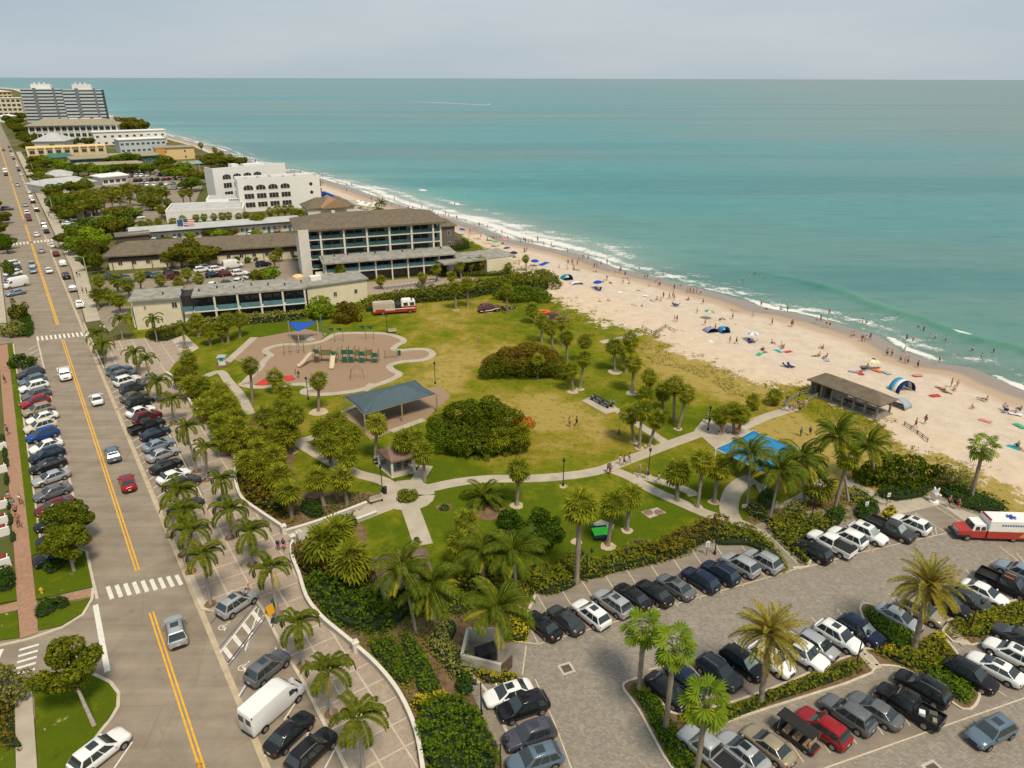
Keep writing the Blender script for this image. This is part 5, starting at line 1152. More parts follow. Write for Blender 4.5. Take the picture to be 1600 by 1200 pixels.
# ---- broadleaf crowns: leaves spread through a crown of lobes
def leaf_quads(P, N, size, seed, jitter=.8):
    rg = np.random.default_rng(seed); n = len(P)
    N = N + rg.normal(0, jitter, (n, 3)); N /= np.linalg.norm(N, axis=1, keepdims=True)
    T = np.cross(N, rg.normal(0, 1, (n, 3))); T /= np.linalg.norm(T, axis=1, keepdims=True); B = np.cross(N, T)
    s = size * rg.uniform(.6, 1.35, (n, 1)); a = T * s; b = B * s * .62; f = N * s * .22
    V = np.stack([P - a, P - b - f, P + a, P + b - f], 1).reshape(-1, 3); F = np.arange(4 * n).reshape(n, 4); return V, F
def lobes_leaves(lobes, dens, size, seed, floor=.1):
    rg = np.random.default_rng(seed); Ps, Ns = [], []
    for (cx, cy, cz, rx, ry, rz) in lobes:
        ar = 4 * math.pi * ((rx * ry) ** 1.6 / 3 + (rx * rz) ** 1.6 / 3 + (ry * rz) ** 1.6 / 3) ** (1 / 1.6); n = int(ar * dens)
        d = rg.normal(0, 1, (n, 3)); d /= np.linalg.norm(d, axis=1, keepdims=True); k = rg.uniform(.72, 1.06, (n, 1)) ** .7
        P = np.array([cx, cy, cz]) + d * k * np.array([rx, ry, rz]); N = d / np.array([rx, ry, rz]); N /= np.linalg.norm(N, axis=1, keepdims=True)
        keep = P[:, 2] > floor
        for (ox, oy, oz, sx, sy, sz) in lobes:
            if (ox, oy, oz) != (cx, cy, cz): keep &= (((P - np.array([ox, oy, oz])) / np.array([sx, sy, sz])) ** 2).sum(1) > .55
        Ps.append(P[keep]); Ns.append(N[keep])
    P = np.concatenate(Ps); N = np.concatenate(Ns); return leaf_quads(P, N, size, seed + 1)
def tree_crown(seed, mat, nl=9, dens=95, size=.085, flat=.75):
    """crown of radius about 1 sitting on z = 0..; shared by many trees"""
    rg = np.random.default_rng(seed); L = [(0, 0, .72, .6, .6, .5)]
    for k in range(nl): a = k * 2.4 + rg.uniform(-.4, .4); r = rg.uniform(.35, .68); L.append((r * math.cos(a), r * math.sin(a), rg.uniform(.35, 1.2) * flat + .15, rg.uniform(.2, .42), rg.uniform(.2, .42), rg.uniform(.16, .36)))
    V, F = lobes_leaves(L, dens, size, seed); return npmesh('crown', V, F, mat)
CR = {k: [tree_crown(100 + 7 * i + j, M[k], 9 + j, 150, .075) for j in range(3)] for i, k in enumerate(('treeleaf', 'brightleaf', 'seagrape', 'seagrapedry', 'silver', 'hedge'))}
TRK = trunk_mesh('trunk', .09, .05, M['bark'], 5)
TN = [0]
def tree(px, py, w, hgt, noun, where, mat='treeleaf', group=None, cat='tree', name='tree', squash=1.0, trunk=True):
    """broadleaf tree: px, py = foot of its crown on the ground, w = width and hgt = height in metres"""
    TN[0] += 1; x, y = G(px, py); t = thing(name, None, cat, (x, y, 0), random.uniform(0, 6.28), group or f'{noun}s {where}')
    ob('crown', CR[mat][TN[0] % 3], t, (0, 0, hgt * (.16 if trunk else -.02)), scale=(w / 2, w / 2 * squash, hgt * (.60 if trunk else .68)))
    if trunk: ob('trunk', TRK, t, (0, 0, 0), scale=(w * .45, w * .45, hgt * .5))
    auto(t, noun, where); return t
def trees(pts, w, hgt, noun, where, mats=('treeleaf',), **k):
    for i, p in enumerate(pts): tree(p[0], p[1], (p[2] if len(p) > 2 else w) * random.uniform(.85, 1.15), hgt * random.uniform(.85, 1.15), noun, where, mats[i % len(mats)], **k)
random.seed(31)
def street_tree(cx, cy, bx, by, w, h, label):
    x, y = G(bx, by); t = thing('street_tree', label, 'tree', (x, y, .1)); X, Y = G(cx, cy, h * .62); ox, oy = X - x, Y - y; rg = np.random.default_rng(int(cx + cy)); L = []
    for k in range(26):
        d = rg.normal(0, 1, 3); d /= np.linalg.norm(d); r = rg.uniform(.55, 1); L.append((ox + d[0] * w * .36 * r, oy + d[1] * w * .36 * r, h * .62 + d[2] * h * .27 * r, w * rg.uniform(.10, .17), w * rg.uniform(.10, .17), h * rg.uniform(.07, .12)))
    V, F = lobes_leaves(L, 40, .15, int(cx)); ob('crown', npmesh('crown', V, F, M['streetleaf']), t)
    for k in range(4): a = k * 1.6; m_ = MB(); m_.tube([(ox * .5, oy * .5, h * .34), (ox + w * .2 * math.cos(a), oy + w * .2 * math.sin(a), h * .62)], [.1, .05], 5); part('limb', m_, M['bark'], t)
    m_ = MB(); m_.tube([(0, 0, -.05), (ox * .3, oy * .3, h * .2), (ox * .55, oy * .55, h * .4)], [.2, .16, .12], 7); part('trunk', m_, M['greytrunk'], t)
M['streetleaf'] = leafmat('street_tree_leaf', (.028, .045, .006), (.085, .108, .012), (.14, .15, .025))
def big(px, py, w, dp, h, label, mat, seed, nl=22, size=.23, dens=13, extra=None, name='sea_grape_tree', cat='tree', rz=0.0):
    """one broad mound-shaped tree with its own crown"""
    x, y = G(px, py); t = thing(name, label, cat, (x, y, 0), rz); rg = np.random.default_rng(seed); L = [(0, 0, h * .32, w * .36, dp * .36, h * .36)]
    for k in range(nl):
        a = k * 2.4 + rg.uniform(-.3, .3); r = math.sqrt((k + .5) / nl) * rg.uniform(.9, 1.12); zz = h * (.84 - .56 * r * r) * rg.uniform(.62, 1.28); s = rg.uniform(.08, .17)
        L.append((r * w * .42 * math.cos(a), r * dp * .42 * math.sin(a), max(h * .22, zz), w * s, dp * s * 1.1, h * rg.uniform(.18, .26)))
    V, F = lobes_leaves(L, dens, size, seed, .25); ob('crown', npmesh('crown', V, F, M[mat]), t)
    if extra:
        for (nm, mt, ex) in extra:
            V, F = lobes_leaves(ex, dens, size, seed + 5, .2); ob(nm, npmesh(nm, V, F, M[mt]), t)
    for k in range(3):
        a = k * 2.1; mb = MB(); mb.tube([(.3 * math.cos(a), .3 * math.sin(a), 0), (w * .12 * math.cos(a), dp * .12 * math.sin(a), h * .3), (w * .28 * math.cos(a), dp * .28 * math.sin(a), h * .6)], [.25, .18, .08], 6); part('limb', mb, M['bark'], t)
    return t
street_tree(105, 815, 108, 872, 6.2, 6.0, 'leafy round street tree over the parked cars, upper one of two'); street_tree(105, 848, 118, 894, 6.0, 5.6, 'leafy round street tree above the brick crossing, lower one of two'); street_tree(105, 1040, 150, 1136, 6.6, 7.0, 'leaning round-crowned tree on the near left street corner')
big(816, 577, 16, 11, 5.2, 'wide olive-brown sea grape tree in the middle of the lawn', 'seagrapedry', 11, size=.16, dens=26, extra=[('green_foliage', 'seagrape', [(-6.5 + 2.3 * k, -4.6 + .3 * (k % 2), 1.3 + .5 * (k % 3), 1.6, 1.4, 1.2) for k in range(7)] + [(-5, -3.4, 2.6, 1.8, 1.4, 1.2), (2, -3.8, 2.6, 2.0, 1.4, 1.2)])])
big(752, 690, 16, 11, 6.2, 'largest green sea grape tree with an orange vine patch, beside the shade canopy', 'seagrape', 12, 30, .16, 26, extra=[('orange_vine', 'orangeleaf', [(6.6, -1.0, 3.6, 1.7, 1.5, 1.0)]), ('bright_foliage', 'hedge', [(-5.5, -3.6, 2.4, 2.2, 1.7, 1.6), (-6.4, -2, 3.4, 1.6, 1.6, 1.3), (-3.4, -4.2, 2.0, 1.9, 1.4, 1.4)])])
big(816, 468, 15, 9, 3.2, 'low bright green sea grape mound at the dune edge of the lawn', 'hedge', 13, 20)
big(1408, 752, 12, 6, 3.6, 'glossy green sea grape thicket behind the hedge by the dune', 'seagrape', 14, 18)
big(1360, 752, 5, 5, 2.6, 'dark sea grape bush at the foot of the coconut palms', 'seagrape', 15, 10)
big(1485, 757, 7, 4.5, 2.6, 'grey-green twiggy shrub beside the leaning fan palm', 'silver', 16, 14, size=.16, dens=14, name='shrub', cat='shrub')
big(505, 497, 8, 7, 5.2, 'bright green leafy tree behind the blue sail', 'brightleaf', 17, 16); big(543, 503, 6.5, 6, 4.6, 'olive leafy tree right of the bright green tree', 'seagrapedry', 18, 14)
big(797, 824, 3.8, 3.8, 2.4, 'round clipped dark green bush on the lawn, smaller one', 'darkhedge', 19, 12, .15, 30, name='bush', cat='bush'); big(848, 842, 6.4, 6.2, 3.2, 'large round dark green bush by the lawn bed', 'darkhedge', 20, 16, .17, 26, name='bush', cat='bush')
big(37, 575, 6.5, 4, 2.6, 'dark dense shrub at the far left street corner', 'darkhedge', 21, 12, .2, 18, name='bush', cat='bush')
big(32, 500, 5, 5, 4.5, 'small round street tree left of the far crosswalk', 'treeleaf', 22, 12); big(22, 527, 6, 4, 3.6, 'silvery green tree left of the far crosswalk', 'silver', 23, 12, .2, 14)
big(10, 1100, 5, 5, 4.5, 'silvery tree at the left edge near the corner crossing', 'silver', 24, 12, .16, 18)
trees([(286, 420, 12), (318, 420, 12), (303, 414, 10)], 12, 7.5, 'broad dark tree', 'before the long brown roof', ('treeleaf',))
trees([(422, 444, 9), (405, 448, 6)], 8, 4.5, 'leafy green tree', 'at the end of the hotel car park', ('brightleaf', 'treeleaf'))
trees([(112, 388, 9), (126, 376, 10), (143, 382, 12), (160, 376, 12), (178, 374, 11), (150, 362, 12), (172, 358, 10), (196, 366, 10), (186, 350, 12), (205, 352, 9), (122, 398, 10), (138, 404, 9), (152, 412, 8), (146, 424, 8), (160, 396, 9), (156, 430, 6)], 10, 6.0, 'dark leafy tree', 'in the thick wood beside the street', ('treeleaf', 'hedge', 'brightleaf', 'seagrape'))
random.seed(32)
trees([(100, 344), (96, 334), (90, 322), (104, 330), (84, 312), (78, 303), (72, 295), (70, 284), (64, 278), (58, 270), (54, 262)], 9.5, 6.2, 'street-side tree', 'between the shops and the street', ('treeleaf', 'hedge', 'seagrape', 'brightleaf'))
trees([(x + 9, y + 5) for x, y in ((100, 344), (90, 322), (78, 303), (70, 284), (58, 262), (46, 244), (40, 230))] + [(60, 288), (52, 270), (112, 306), (126, 306), (136, 300)], 9, 6, 'second-row tree', 'set back from the street before the shops', ('seagrape', 'treeleaf', 'hedge'))
trees([(120, 342), (134, 336), (112, 328), (148, 338), (122, 326)], 11, 7, 'grove tree', 'between the palms and the car court', ('treeleaf', 'seagrape'))
trees([(64, 262), (76, 264), (84, 262), (52, 250), (46, 240), (98, 268), (110, 276), (124, 278), (140, 276), (156, 278), (176, 276), (192, 272), (206, 276), (222, 272), (236, 274), (252, 270)], 11, 6.5, 'tree', 'in the belt behind the far car park', ('treeleaf', 'brightleaf', 'hedge', 'seagrape'))
trees([(180, 262), (196, 258), (210, 262), (262, 276), (275, 282), (300, 300), (310, 290), (290, 276), (262, 262)], 15, 7.5, 'green tree', 'around the swimming pool', ('treeleaf', 'brightleaf', 'hedge'))
trees([(44, 228), (38, 222), (32, 214), (50, 232), (27, 208), (20, 202), (30, 200), (14, 196), (40, 212), (8, 190), (4, 186), (36, 190), (26, 186)], 16, 10, 'distant street tree', 'up the far street', ('treeleaf', 'seagrape'))
trees([(70, 240), (84, 246), (94, 236), (104, 232), (118, 230), (130, 226), (140, 232), (112, 238)], 12, 7.5, 'tree', 'in the gardens before the condominium', ('treeleaf', 'hedge'))
trees([(190, 214), (198, 212), (206, 212), (214, 213), (220, 214), (200, 206), (210, 207)], 24, 13, 'dark distant tree', 'between the condominium and the sea', ('treeleaf',))
trees([(322, 258), (334, 256), (344, 260), (356, 262), (368, 262), (378, 264), (330, 264)], 13, 6.5, 'beach-side tree', 'behind the far sunbathers', ('treeleaf', 'seagrape'))
trees([(-2, 372, 8), (8, 392, 8), (4, 352, 9), (14, 398, 6), (-6, 332, 9), (20, 440, 4)], 8, 5.5, 'street tree', 'on the left side of the street', ('treeleaf', 'hedge'))
trees([(228, 322), (240, 330), (215, 340), (262, 340)], 8, 4, 'garden shrub', 'beside the podium driveway', ('brightleaf', 'treeleaf'))
trees([(300, 378, 5), (330, 374, 6), (345, 376, 6), (362, 374, 6), (402, 372, 5), (262, 386, 5)], 5, 3.4, 'bushy tree', 'before the painted motel doors', ('brightleaf', 'treeleaf'))
trees([(520, 326, 5), (530, 328, 5), (540, 328, 5), (550, 326, 4)], 5, 2.4, 'low shrub', 'below the blue beach cabanas', ('brightleaf',), trunk=False, cat='shrub', name='shrub')
trees([(388, 412, 3), (402, 408, 3.5), (420, 406, 3.5), (445, 404, 3.5), (462, 404, 3), (370, 412, 3)], 3, 2, 'round shrub', 'against the lodge wall', ('hedge',), trunk=False, cat='shrub', name='shrub')
# ---- hedges and beds: a bumpy leafy body over an outline
def hedge(px, h, mat, label, seed, dens=34, size=.17, name='hedge', cat='hedge', lump=.35, kind=None, z0=.02):
    poly = [G(*p) for p in px]; cx = sum(p[0] for p in poly) / len(poly); cy = sum(p[1] for p in poly) / len(poly); poly = smooth_line(poly, 3, True)
    P2 = np.array(poly); lo, hi = P2.min(0), P2.max(0); A = area(poly); rg = np.random.default_rng(seed); n = int(A * dens)
    Q = []
    while len(Q) < n:
        c = rg.uniform(lo, hi, (max(n, 200), 2)); Q += [q for q in c if inside(q, poly)]
    Q = np.array(Q[:n]); ex = np.roll(P2, -1, 0); seg = ex - P2
    w = Q[:, None, :] - P2[None]; tt = np.clip((w * seg).sum(-1) / np.maximum((seg ** 2).sum(-1), 1e-9), 0, 1); dist = np.sqrt(((w - tt[..., None] * seg) ** 2).sum(-1)).min(1)
    prof = np.clip(dist / max(.25, h * .45), 0, 1); prof = np.sqrt(1 - (1 - prof) ** 2)
    nse = np.array([mnoise.noise((q[0] * .9 + seed, q[1] * .9, 0)) + .5 * mnoise.noise((q[0] * 2.3, q[1] * 2.3, seed)) for q in Q])
    top = h * (prof * (1 + lump * nse)) ; z = z0 + np.maximum(.04, top * rg.uniform(.55, 1.0, n) ** .5)
    z = np.where(prof < .95, z0 + top * rg.uniform(.1, 1, n), z)
    P = np.column_stack([Q[:, 0] - cx, Q[:, 1] - cy, z]); N = np.column_stack([nse * .6, -nse * .6, np.ones(n)])
    V, F = leaf_quads(P, N, size, seed, .75)
    if kind == 'stuff': o = ob(name, npmesh(name, V, F, M[mat]), None, (cx, cy, 0)); tag(o, kind='stuff')
    else:
        o = thing(name, label, cat, (cx, cy, 0)); ob('foliage', npmesh('foliage', V, F, M[mat]), o)
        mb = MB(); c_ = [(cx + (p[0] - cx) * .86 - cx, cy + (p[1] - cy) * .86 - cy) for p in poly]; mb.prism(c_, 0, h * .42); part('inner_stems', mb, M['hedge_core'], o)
    return o
hedge([(838, 930), (862, 905), (900, 900), (905, 915), (870, 930)], 1.0, 'groundcover', 'olive shrub bed at the left end of the lot hedge', 1)
hedge([(862, 900), (890, 868), (930, 880), (985, 860), (1060, 850), (1090, 862), (1030, 882), (960, 898), (905, 912)], 1.3, 'groundcover', 'long loose olive hedge behind the upper parked cars', 2)
hedge([(1000, 872), (1040, 845), (1085, 825), (1120, 812), (1145, 822), (1120, 840), (1080, 862), (1040, 878)], 1.5, 'seagrapedry', 'brown-green hedge sloping up beside the lot sign', 3)
hedge([(1112, 850), (1125, 826), (1170, 826), (1195, 842), (1222, 872), (1232, 890), (1222, 896), (1200, 868), (1165, 852)], 1.2, 'groundcover', 'shrub bed left of the path leading to the lot', 4)
hedge([(1198, 824), (1225, 806), (1290, 812), (1308, 826), (1275, 840), (1248, 848), (1266, 878), (1256, 884), (1228, 858)], 1.0, 'groundcover', 'shrub bed right of the path leading to the lot', 5)
hedge([(1165, 800), (1175, 785), (1196, 800), (1212, 820), (1196, 818)], .9, 'silver', 'silvery low shrub strip beside the path bend', 6, size=.13)
hedge([(1180, 790), (1198, 765), (1215, 782), (1200, 800)], 1.3, 'darkhedge', 'dark shrub left of the coconut trunks', 7); hedge([(1225, 800), (1240, 785), (1262, 790), (1250, 806)], .8, 'silver', 'silvery shrub between the coconut trunks', 8, size=.13)
hedge([(1285, 812), (1305, 795), (1322, 802), (1315, 820), (1295, 824)], 1.4, 'darkhedge', 'round dark hedge at the foot of the leaning palm', 9); hedge([(1335, 800), (1352, 785), (1375, 795), (1368, 812), (1345, 816)], 1.4, 'darkhedge', 'round dark hedge below the white lot sign', 10)
hedge([(1375, 810), (1388, 795), (1402, 798), (1400, 812)], .8, 'croton', 'yellow-green bush beside the dark pickup', 110)
hedge([(1322, 775), (1340, 762), (1372, 785), (1360, 795)], .7, 'silver', 'pale shrub bed under the leaning palm', 11, size=.13)
hedge([(1368, 776), (1388, 758), (1440, 752), (1456, 764), (1448, 776), (1402, 784)], 1.3, 'darkhedge', 'clipped dark hedge left of the white statue', 12, size=.14, lump=.12)
hedge([(1464, 766), (1490, 760), (1545, 778), (1580, 797), (1545, 803), (1495, 790)], 1.2, 'darkhedge', 'clipped dark hedge right of the white statue', 13, size=.14, lump=.12)
hedge([(545, 494), (590, 472), (660, 461), (740, 449), (800, 440), (850, 432), (876, 444), (868, 454), (800, 456), (740, 466), (690, 472), (640, 476), (590, 482)], 2.3, 'seagrape', 'long sea grape hedge between the lawn and the hotel terrace', 14, 22, .26, lump=.5)
hedge([(298, 508), (340, 503), (420, 498), (482, 493), (484, 499), (420, 506), (340, 512), (300, 515)], 1.7, 'silver', 'grey-green hedge along the motel front', 15, 26, .2)
hedge([(230, 525), (290, 512), (300, 520), (262, 535), (240, 535)], 1.4, 'treeleaf', 'dark hedge under the motel end wall', 16); hedge([(685, 425), (790, 425), (792, 431), (690, 434)], 1.0, 'groundcover', 'low hedge before the hotel annex wall', 17, 24)
hedge([(690, 380), (706, 376), (730, 382), (734, 390), (700, 394)], 1.8, 'darkhedge', 'dark hedge before the shingled beach house', 18, 20, .22)
hedge([(374, 722), (388, 690), (412, 725), (445, 745), (455, 790), (440, 812), (400, 798), (378, 770)], 2.2, 'seagrapedry', 'tall brown-green thicket behind the plaza wall', 19, 30, .22, lump=.45)
hedge([(278, 592), (298, 580), (318, 600), (330, 622), (322, 640), (300, 622)], 1.9, 'seagrapedry', 'brown-green shrub behind the upper plaza wall', 20, 30, .2); hedge([(310, 650), (335, 632), (352, 660), (368, 685), (352, 688), (328, 668)], 2.0, 'darkhedge', 'dark green shrub behind the upper plaza wall', 21, 30, .2)
hedge([(470, 800), (478, 787), (498, 790), (510, 806), (490, 812)], 1.2, 'darkhedge', 'oval dark hedge above the entrance ramp', 22, 50, .13, lump=.1); hedge([(518, 826), (535, 814), (556, 812), (560, 824), (545, 834), (525, 836)], 1.3, 'darkhedge', 'dark hedge below the entrance ramp', 23, 50, .14, lump=.1)
hedge([(456, 870), (480, 862), (520, 880), (575, 890), (590, 912), (540, 920), (480, 905)], 2.2, 'seagrapedry', 'dark brown thicket below the bushy cabbage palms', 24, 34, .18, lump=1.0)
hedge([(478, 912), (530, 912), (580, 925), (620, 962), (612, 990), (560, 992), (510, 965)], 1.8, 'hedge', 'mixed green shrub mass beside the plaza wall', 25, 38, .17, lump=1.1)
hedge([(575, 1010), (610, 1000), (640, 1030), (650, 1068), (630, 1075), (600, 1045)], 1.0, 'hedge', 'clipped light green hedge curve by the wall, left band', 26, 50, .13, lump=.1); hedge([(625, 1000), (650, 1000), (685, 1060), (690, 1085), (660, 1095), (645, 1050)], 1.0, 'hedge', 'clipped light green hedge curve by the wall, right band', 27, 50, .13, lump=.1)
hedge([(668, 1005), (700, 968), (716, 980), (706, 1010), (748, 1035), (746, 1066), (712, 1066), (688, 1040)], 1.5, 'silver', 'large silver-green hedge beside the bin enclosure', 28, 60, .12, lump=.2)
hedge([(640, 1100), (690, 1085), (712, 1095), (668, 1120)], 1.0, 'croton', 'yellow-green shrub band by the plaza wall', 29, 46, .14); hedge([(652, 1125), (700, 1095), (735, 1105), (760, 1130), (785, 1210), (672, 1215)], 1.7, 'hedge', 'broad green shrub mass at the bottom beside the wall', 30, 54, .15, lump=1.1)
hedge([(712, 1078), (722, 1058), (738, 1062), (742, 1080), (728, 1090)], 1.4, 'darkhedge', 'dark green ball hedge beside the white sedan', 31, 50, .14); hedge([(742, 1052), (755, 1042), (812, 1058), (800, 1068), (760, 1070)], .9, 'croton', 'yellow croton bed in front of the bin enclosure', 32, 50, .14)
hedge([(793, 1000), (796, 972), (815, 958), (830, 975), (826, 1002), (812, 1006)], 1.0, 'croton', 'yellow-green croton bed right of the bin enclosure', 33, 46, .15); hedge([(800, 925), (840, 880), (862, 885), (845, 920), (820, 945)], 1.1, 'groundcover', 'olive bed below the large round bush', 34, 36, .17)
hedge([(975, 862), (990, 848), (1015, 848), (1022, 862), (1000, 870)], 1.0, 'silver', 'round silvery bush above the lot hedge', 35, 60, .11)
hedge([(620, 785), (628, 770), (652, 768), (656, 780), (640, 788)], .35, 'groundcover', 'round planted bed at the path junction', 36, 40, .14); hedge([(686, 797), (692, 789), (702, 790), (704, 797), (696, 800)], .3, 'hedge', 'small planted ring on the lawn by the path', 37, 50, .12)
hedge([(610, 985), (600, 930), (640, 905), (700, 915), (720, 935), (690, 950), (650, 950)], 1.5, 'hedge', 'loose green thicket under the coconut palms', 71, 30, .19, lump=.6); hedge([(700, 905), (760, 890), (820, 900), (850, 895), (840, 925), (780, 935), (720, 925)], 1.2, 'groundcover', 'bushy green planting between coconut palms and lawn', 72, 32, .18, lump=.6)
hedge([(640, 950), (700, 930), (760, 935), (750, 960), (690, 960), (650, 965)], .5, 'groundcover', 'loose ground plants under the coconut palms', 38, 16, .2)
hedge([(86, 950), (92, 938), (108, 938), (112, 948), (98, 956)], .9, 'darkhedge', 'small dark hedge on the verge above the brick crossing', 39, 60, .12); hedge([(56, 966), (62, 948), (84, 938), (98, 942), (90, 958), (66, 970)], .9, 'darkhedge', 'dark oval hedge on the verge beside the brick crossing', 40, 60, .12, lump=.1)
hedge([(70, 885), (98, 878), (110, 868), (112, 876), (90, 898), (74, 900)], 1.1, 'darkhedge', 'dark hedge under the two broad street palms', 41, 50, .14)
hedge([(-8, 905), (20, 890), (28, 920), (0, 930)], 1.0, 'darkhedge', 'dark hedge at the left edge beside the brick walk', 42, 46, .15)
for k, (px, py) in enumerate([(2, 690), (6, 710), (8, 726), (9, 752), (12, 790), (15, 815), (19, 842)]): hedge([(px, py - 6), (px + 7, py - 7), (px + 8, py + 6), (px, py + 7)], .8, 'darkhedge', f'square clipped hedge block, {("first", "second", "third", "fourth", "fifth", "sixth", "seventh")[k]} down the brick walk', 50 + k, 60, .11, lump=.05)
hedge([(42, 492), (8, 520), (48, 530), (55, 512)], .7, 'darkhedge', 'low dark hedge beside the far crosswalk', 60, 30, .16)
hedge([(40, 1175), (0, 1165), (2, 1095), (22, 1090), (26, 1150)], .8, 'seagrapedry', 'brownish shrub bed left of the concrete sidewalk', 61, 30, .16)
# lot islands
hedge([(985, 1078), (996, 1070), (1022, 1078), (1045, 1110), (1085, 1180), (1112, 1212), (1062, 1214), (1006, 1112)], .38, 'turfleaf', 'green groundcover strip at the left end of the lot island', 62, 60, .13, lump=.25)
hedge([(1062, 1122), (1140, 1106), (1220, 1076), (1335, 1034), (1352, 1050), (1210, 1100), (1085, 1150)], .75, 'groundcover', 'olive groundcover down the middle of the lot island', 63, 46, .16, lump=.5)
hedge([(1350, 958), (1368, 952), (1432, 1000), (1410, 1020), (1380, 1000)], .8, 'turfleaf', 'dark green clipped strip beside the navy parked car', 64, 56, .13, lump=.1); hedge([(1362, 1016), (1410, 1018), (1440, 1002), (1472, 1005), (1500, 1040), (1440, 1052), (1395, 1036)], .85, 'groundcover', 'mixed shrubs round the right date palm', 65, 46, .16, lump=.5)
hedge([(1440, 1040), (1485, 1030), (1520, 1070), (1524, 1092), (1504, 1102), (1450, 1062)], .7, 'turfleaf', 'rounded green tip of the lot island by the black car', 66, 50, .14, lump=.2); hedge([(1484, 976), (1600, 940), (1660, 930), (1672, 956), (1520, 1002)], .9, 'groundcover', 'green hedge between the two right car rows', 67, 44, .16, lump=.3)
hedge([(1376, 1022), (1388, 1012), (1402, 1020), (1392, 1030)], 1.0, 'croton', 'yellow bush left of the right date palm', 68, 60, .13); hedge([(1446, 1000), (1464, 990), (1482, 1000), (1468, 1010)], 1.0, 'croton', 'yellow bush right of the right date palm', 69, 60, .13); hedge([(1066, 1122), (1082, 1112), (1096, 1128), (1080, 1140)], .9, 'croton', 'yellow bush at the base of the near fan palm', 70, 60, .13)
for px, m_, sd in (([(376, 705), (400, 650), (438, 670), (462, 760), (480, 800), (445, 826), (395, 795)], 'groundcover', 81), ([(470, 905), (560, 900), (620, 930), (700, 905), (800, 930), (830, 960), (790, 985), (730, 975), (700, 965), (660, 1000), (610, 1000), (540, 990), (490, 945)], 'hedge', 82), ([(1170, 815), (1185, 785), (1260, 785), (1330, 760), (1370, 795), (1300, 820), (1210, 815)], 'groundcover', 83), ([(478, 800), (500, 780), (560, 770), (585, 785), (510, 818)], 'hedge', 84), ([(560, 1005), (640, 990), (690, 1010), (690, 1080), (650, 1120), (610, 1070)], 'groundcover', 85)):
    hedge(px, .32, m_, '', sd, 15, .15, 'ground_plants', lump=.9, kind='stuff')
# dune plants: nobody could count them
def dune_grass():
    rg = np.random.default_rng(5); Ps = []
    n = 26000; s = rg.uniform(-30, 150, n); a = lineA(s); b = lineB(s); d = a - 7 + (b - a + 8) * rg.uniform(0, 1, n) ** 1.2; X = OX + UX * s + VX * d; Y = OY + UY * s + VY * d
    ns = np.array([mnoise.noise((x * .22, y * .22, 3)) + .5 * mnoise.noise((x * .7, y * .7, 9)) for x, y in zip(X, Y)]); fr = (d - a) / np.maximum(b - a, 2)
    k = ns > .05 + .45 * np.clip(fr, -1, 1); P = np.column_stack([X[k], Y[k], np.full(k.sum(), .16)]); N = np.tile([0, 0, 1.0], (len(P), 1)); V, F = leaf_quads(P, N, .11, 6, 1.1); tag(ob('dune_grass', npmesh('dune_grass', V, F, M['groundcover'])), kind='stuff')
dune_grass()
# ------------------------------------------------------------------ vehicles
def paint(name, c, metal=0.0, rough=.32): return plain('paint_' + name, c, rough, .12, metal, .5, var=.04, scale=.8)
PAINT = {'white': paint('white', (.78, .78, .76)), 'cream': paint('cream', (.62, .57, .46)), 'silver': paint('silver', (.42, .43, .44), .35), 'grey': paint('grey', (.15, .155, .165), .3), 'dark grey': paint('dark_grey', (.055, .056, .06), .3),
         'black': paint('black', (.012, .012, .014)), 'navy': paint('navy', (.012, .022, .055), .2), 'blue': paint('blue', (.012, .06, .26), .2), 'red': paint('red', (.30, .012, .016), .1), 'dark red': paint('dark_red', (.15, .012, .02), .2),
         'beige': paint('beige', (.36, .30, .21), .3), 'blue-grey': paint('blue_grey', (.13, .185, .24), .3), 'pale blue': paint('pale_blue', (.25, .32, .40), .3), 'violet-grey': paint('violet_grey', (.085, .085, .11), .3), 'bronze': paint('bronze', (.13, .11, .09), .3)}
M['carglass'] = plain('car_glass', (.022, .032, .034), .05, 1.0, var=.2); M['palescreen'] = plain('sunshade_behind_glass', (.26, .32, .30), .12, .6, var=.3, scale=1.5)
M['tyre'] = plain('tyre', (.016, .016, .017), .85, var=.2); M['rim'] = plain('wheel_rim', (.33, .33, .34), .35, .5, .7, var=.1); M['taillight'] = plain('tail_light', (.30, .012, .012), .25, .5, var=0)
M['headlight'] = plain('head_light', (.55, .56, .56), .12, .6, var=.1); M['plastic'] = plain('black_plastic', (.02, .02, .021), .6, var=.2); M['plate'] = plain('licence_plate', (.55, .56, .52), .5, var=.05)
def ring8(x, w, zb, zt, r=.9): 
    h = zt - zb
    return [(x, -.84 * w, zb), (x, -w, zb + h * .22), (x, -w * 1.0, zb + h * .62), (x, -.965 * w, zb + h * .86), (x, -r * w, zt), (x, -.45 * w, zt + .025), (x, .45 * w, zt + .025), (x, r * w, zt), (x, .965 * w, zb + h * .86), (x, w, zb + h * .62), (x, w, zb + h * .22), (x, .84 * w, zb)]
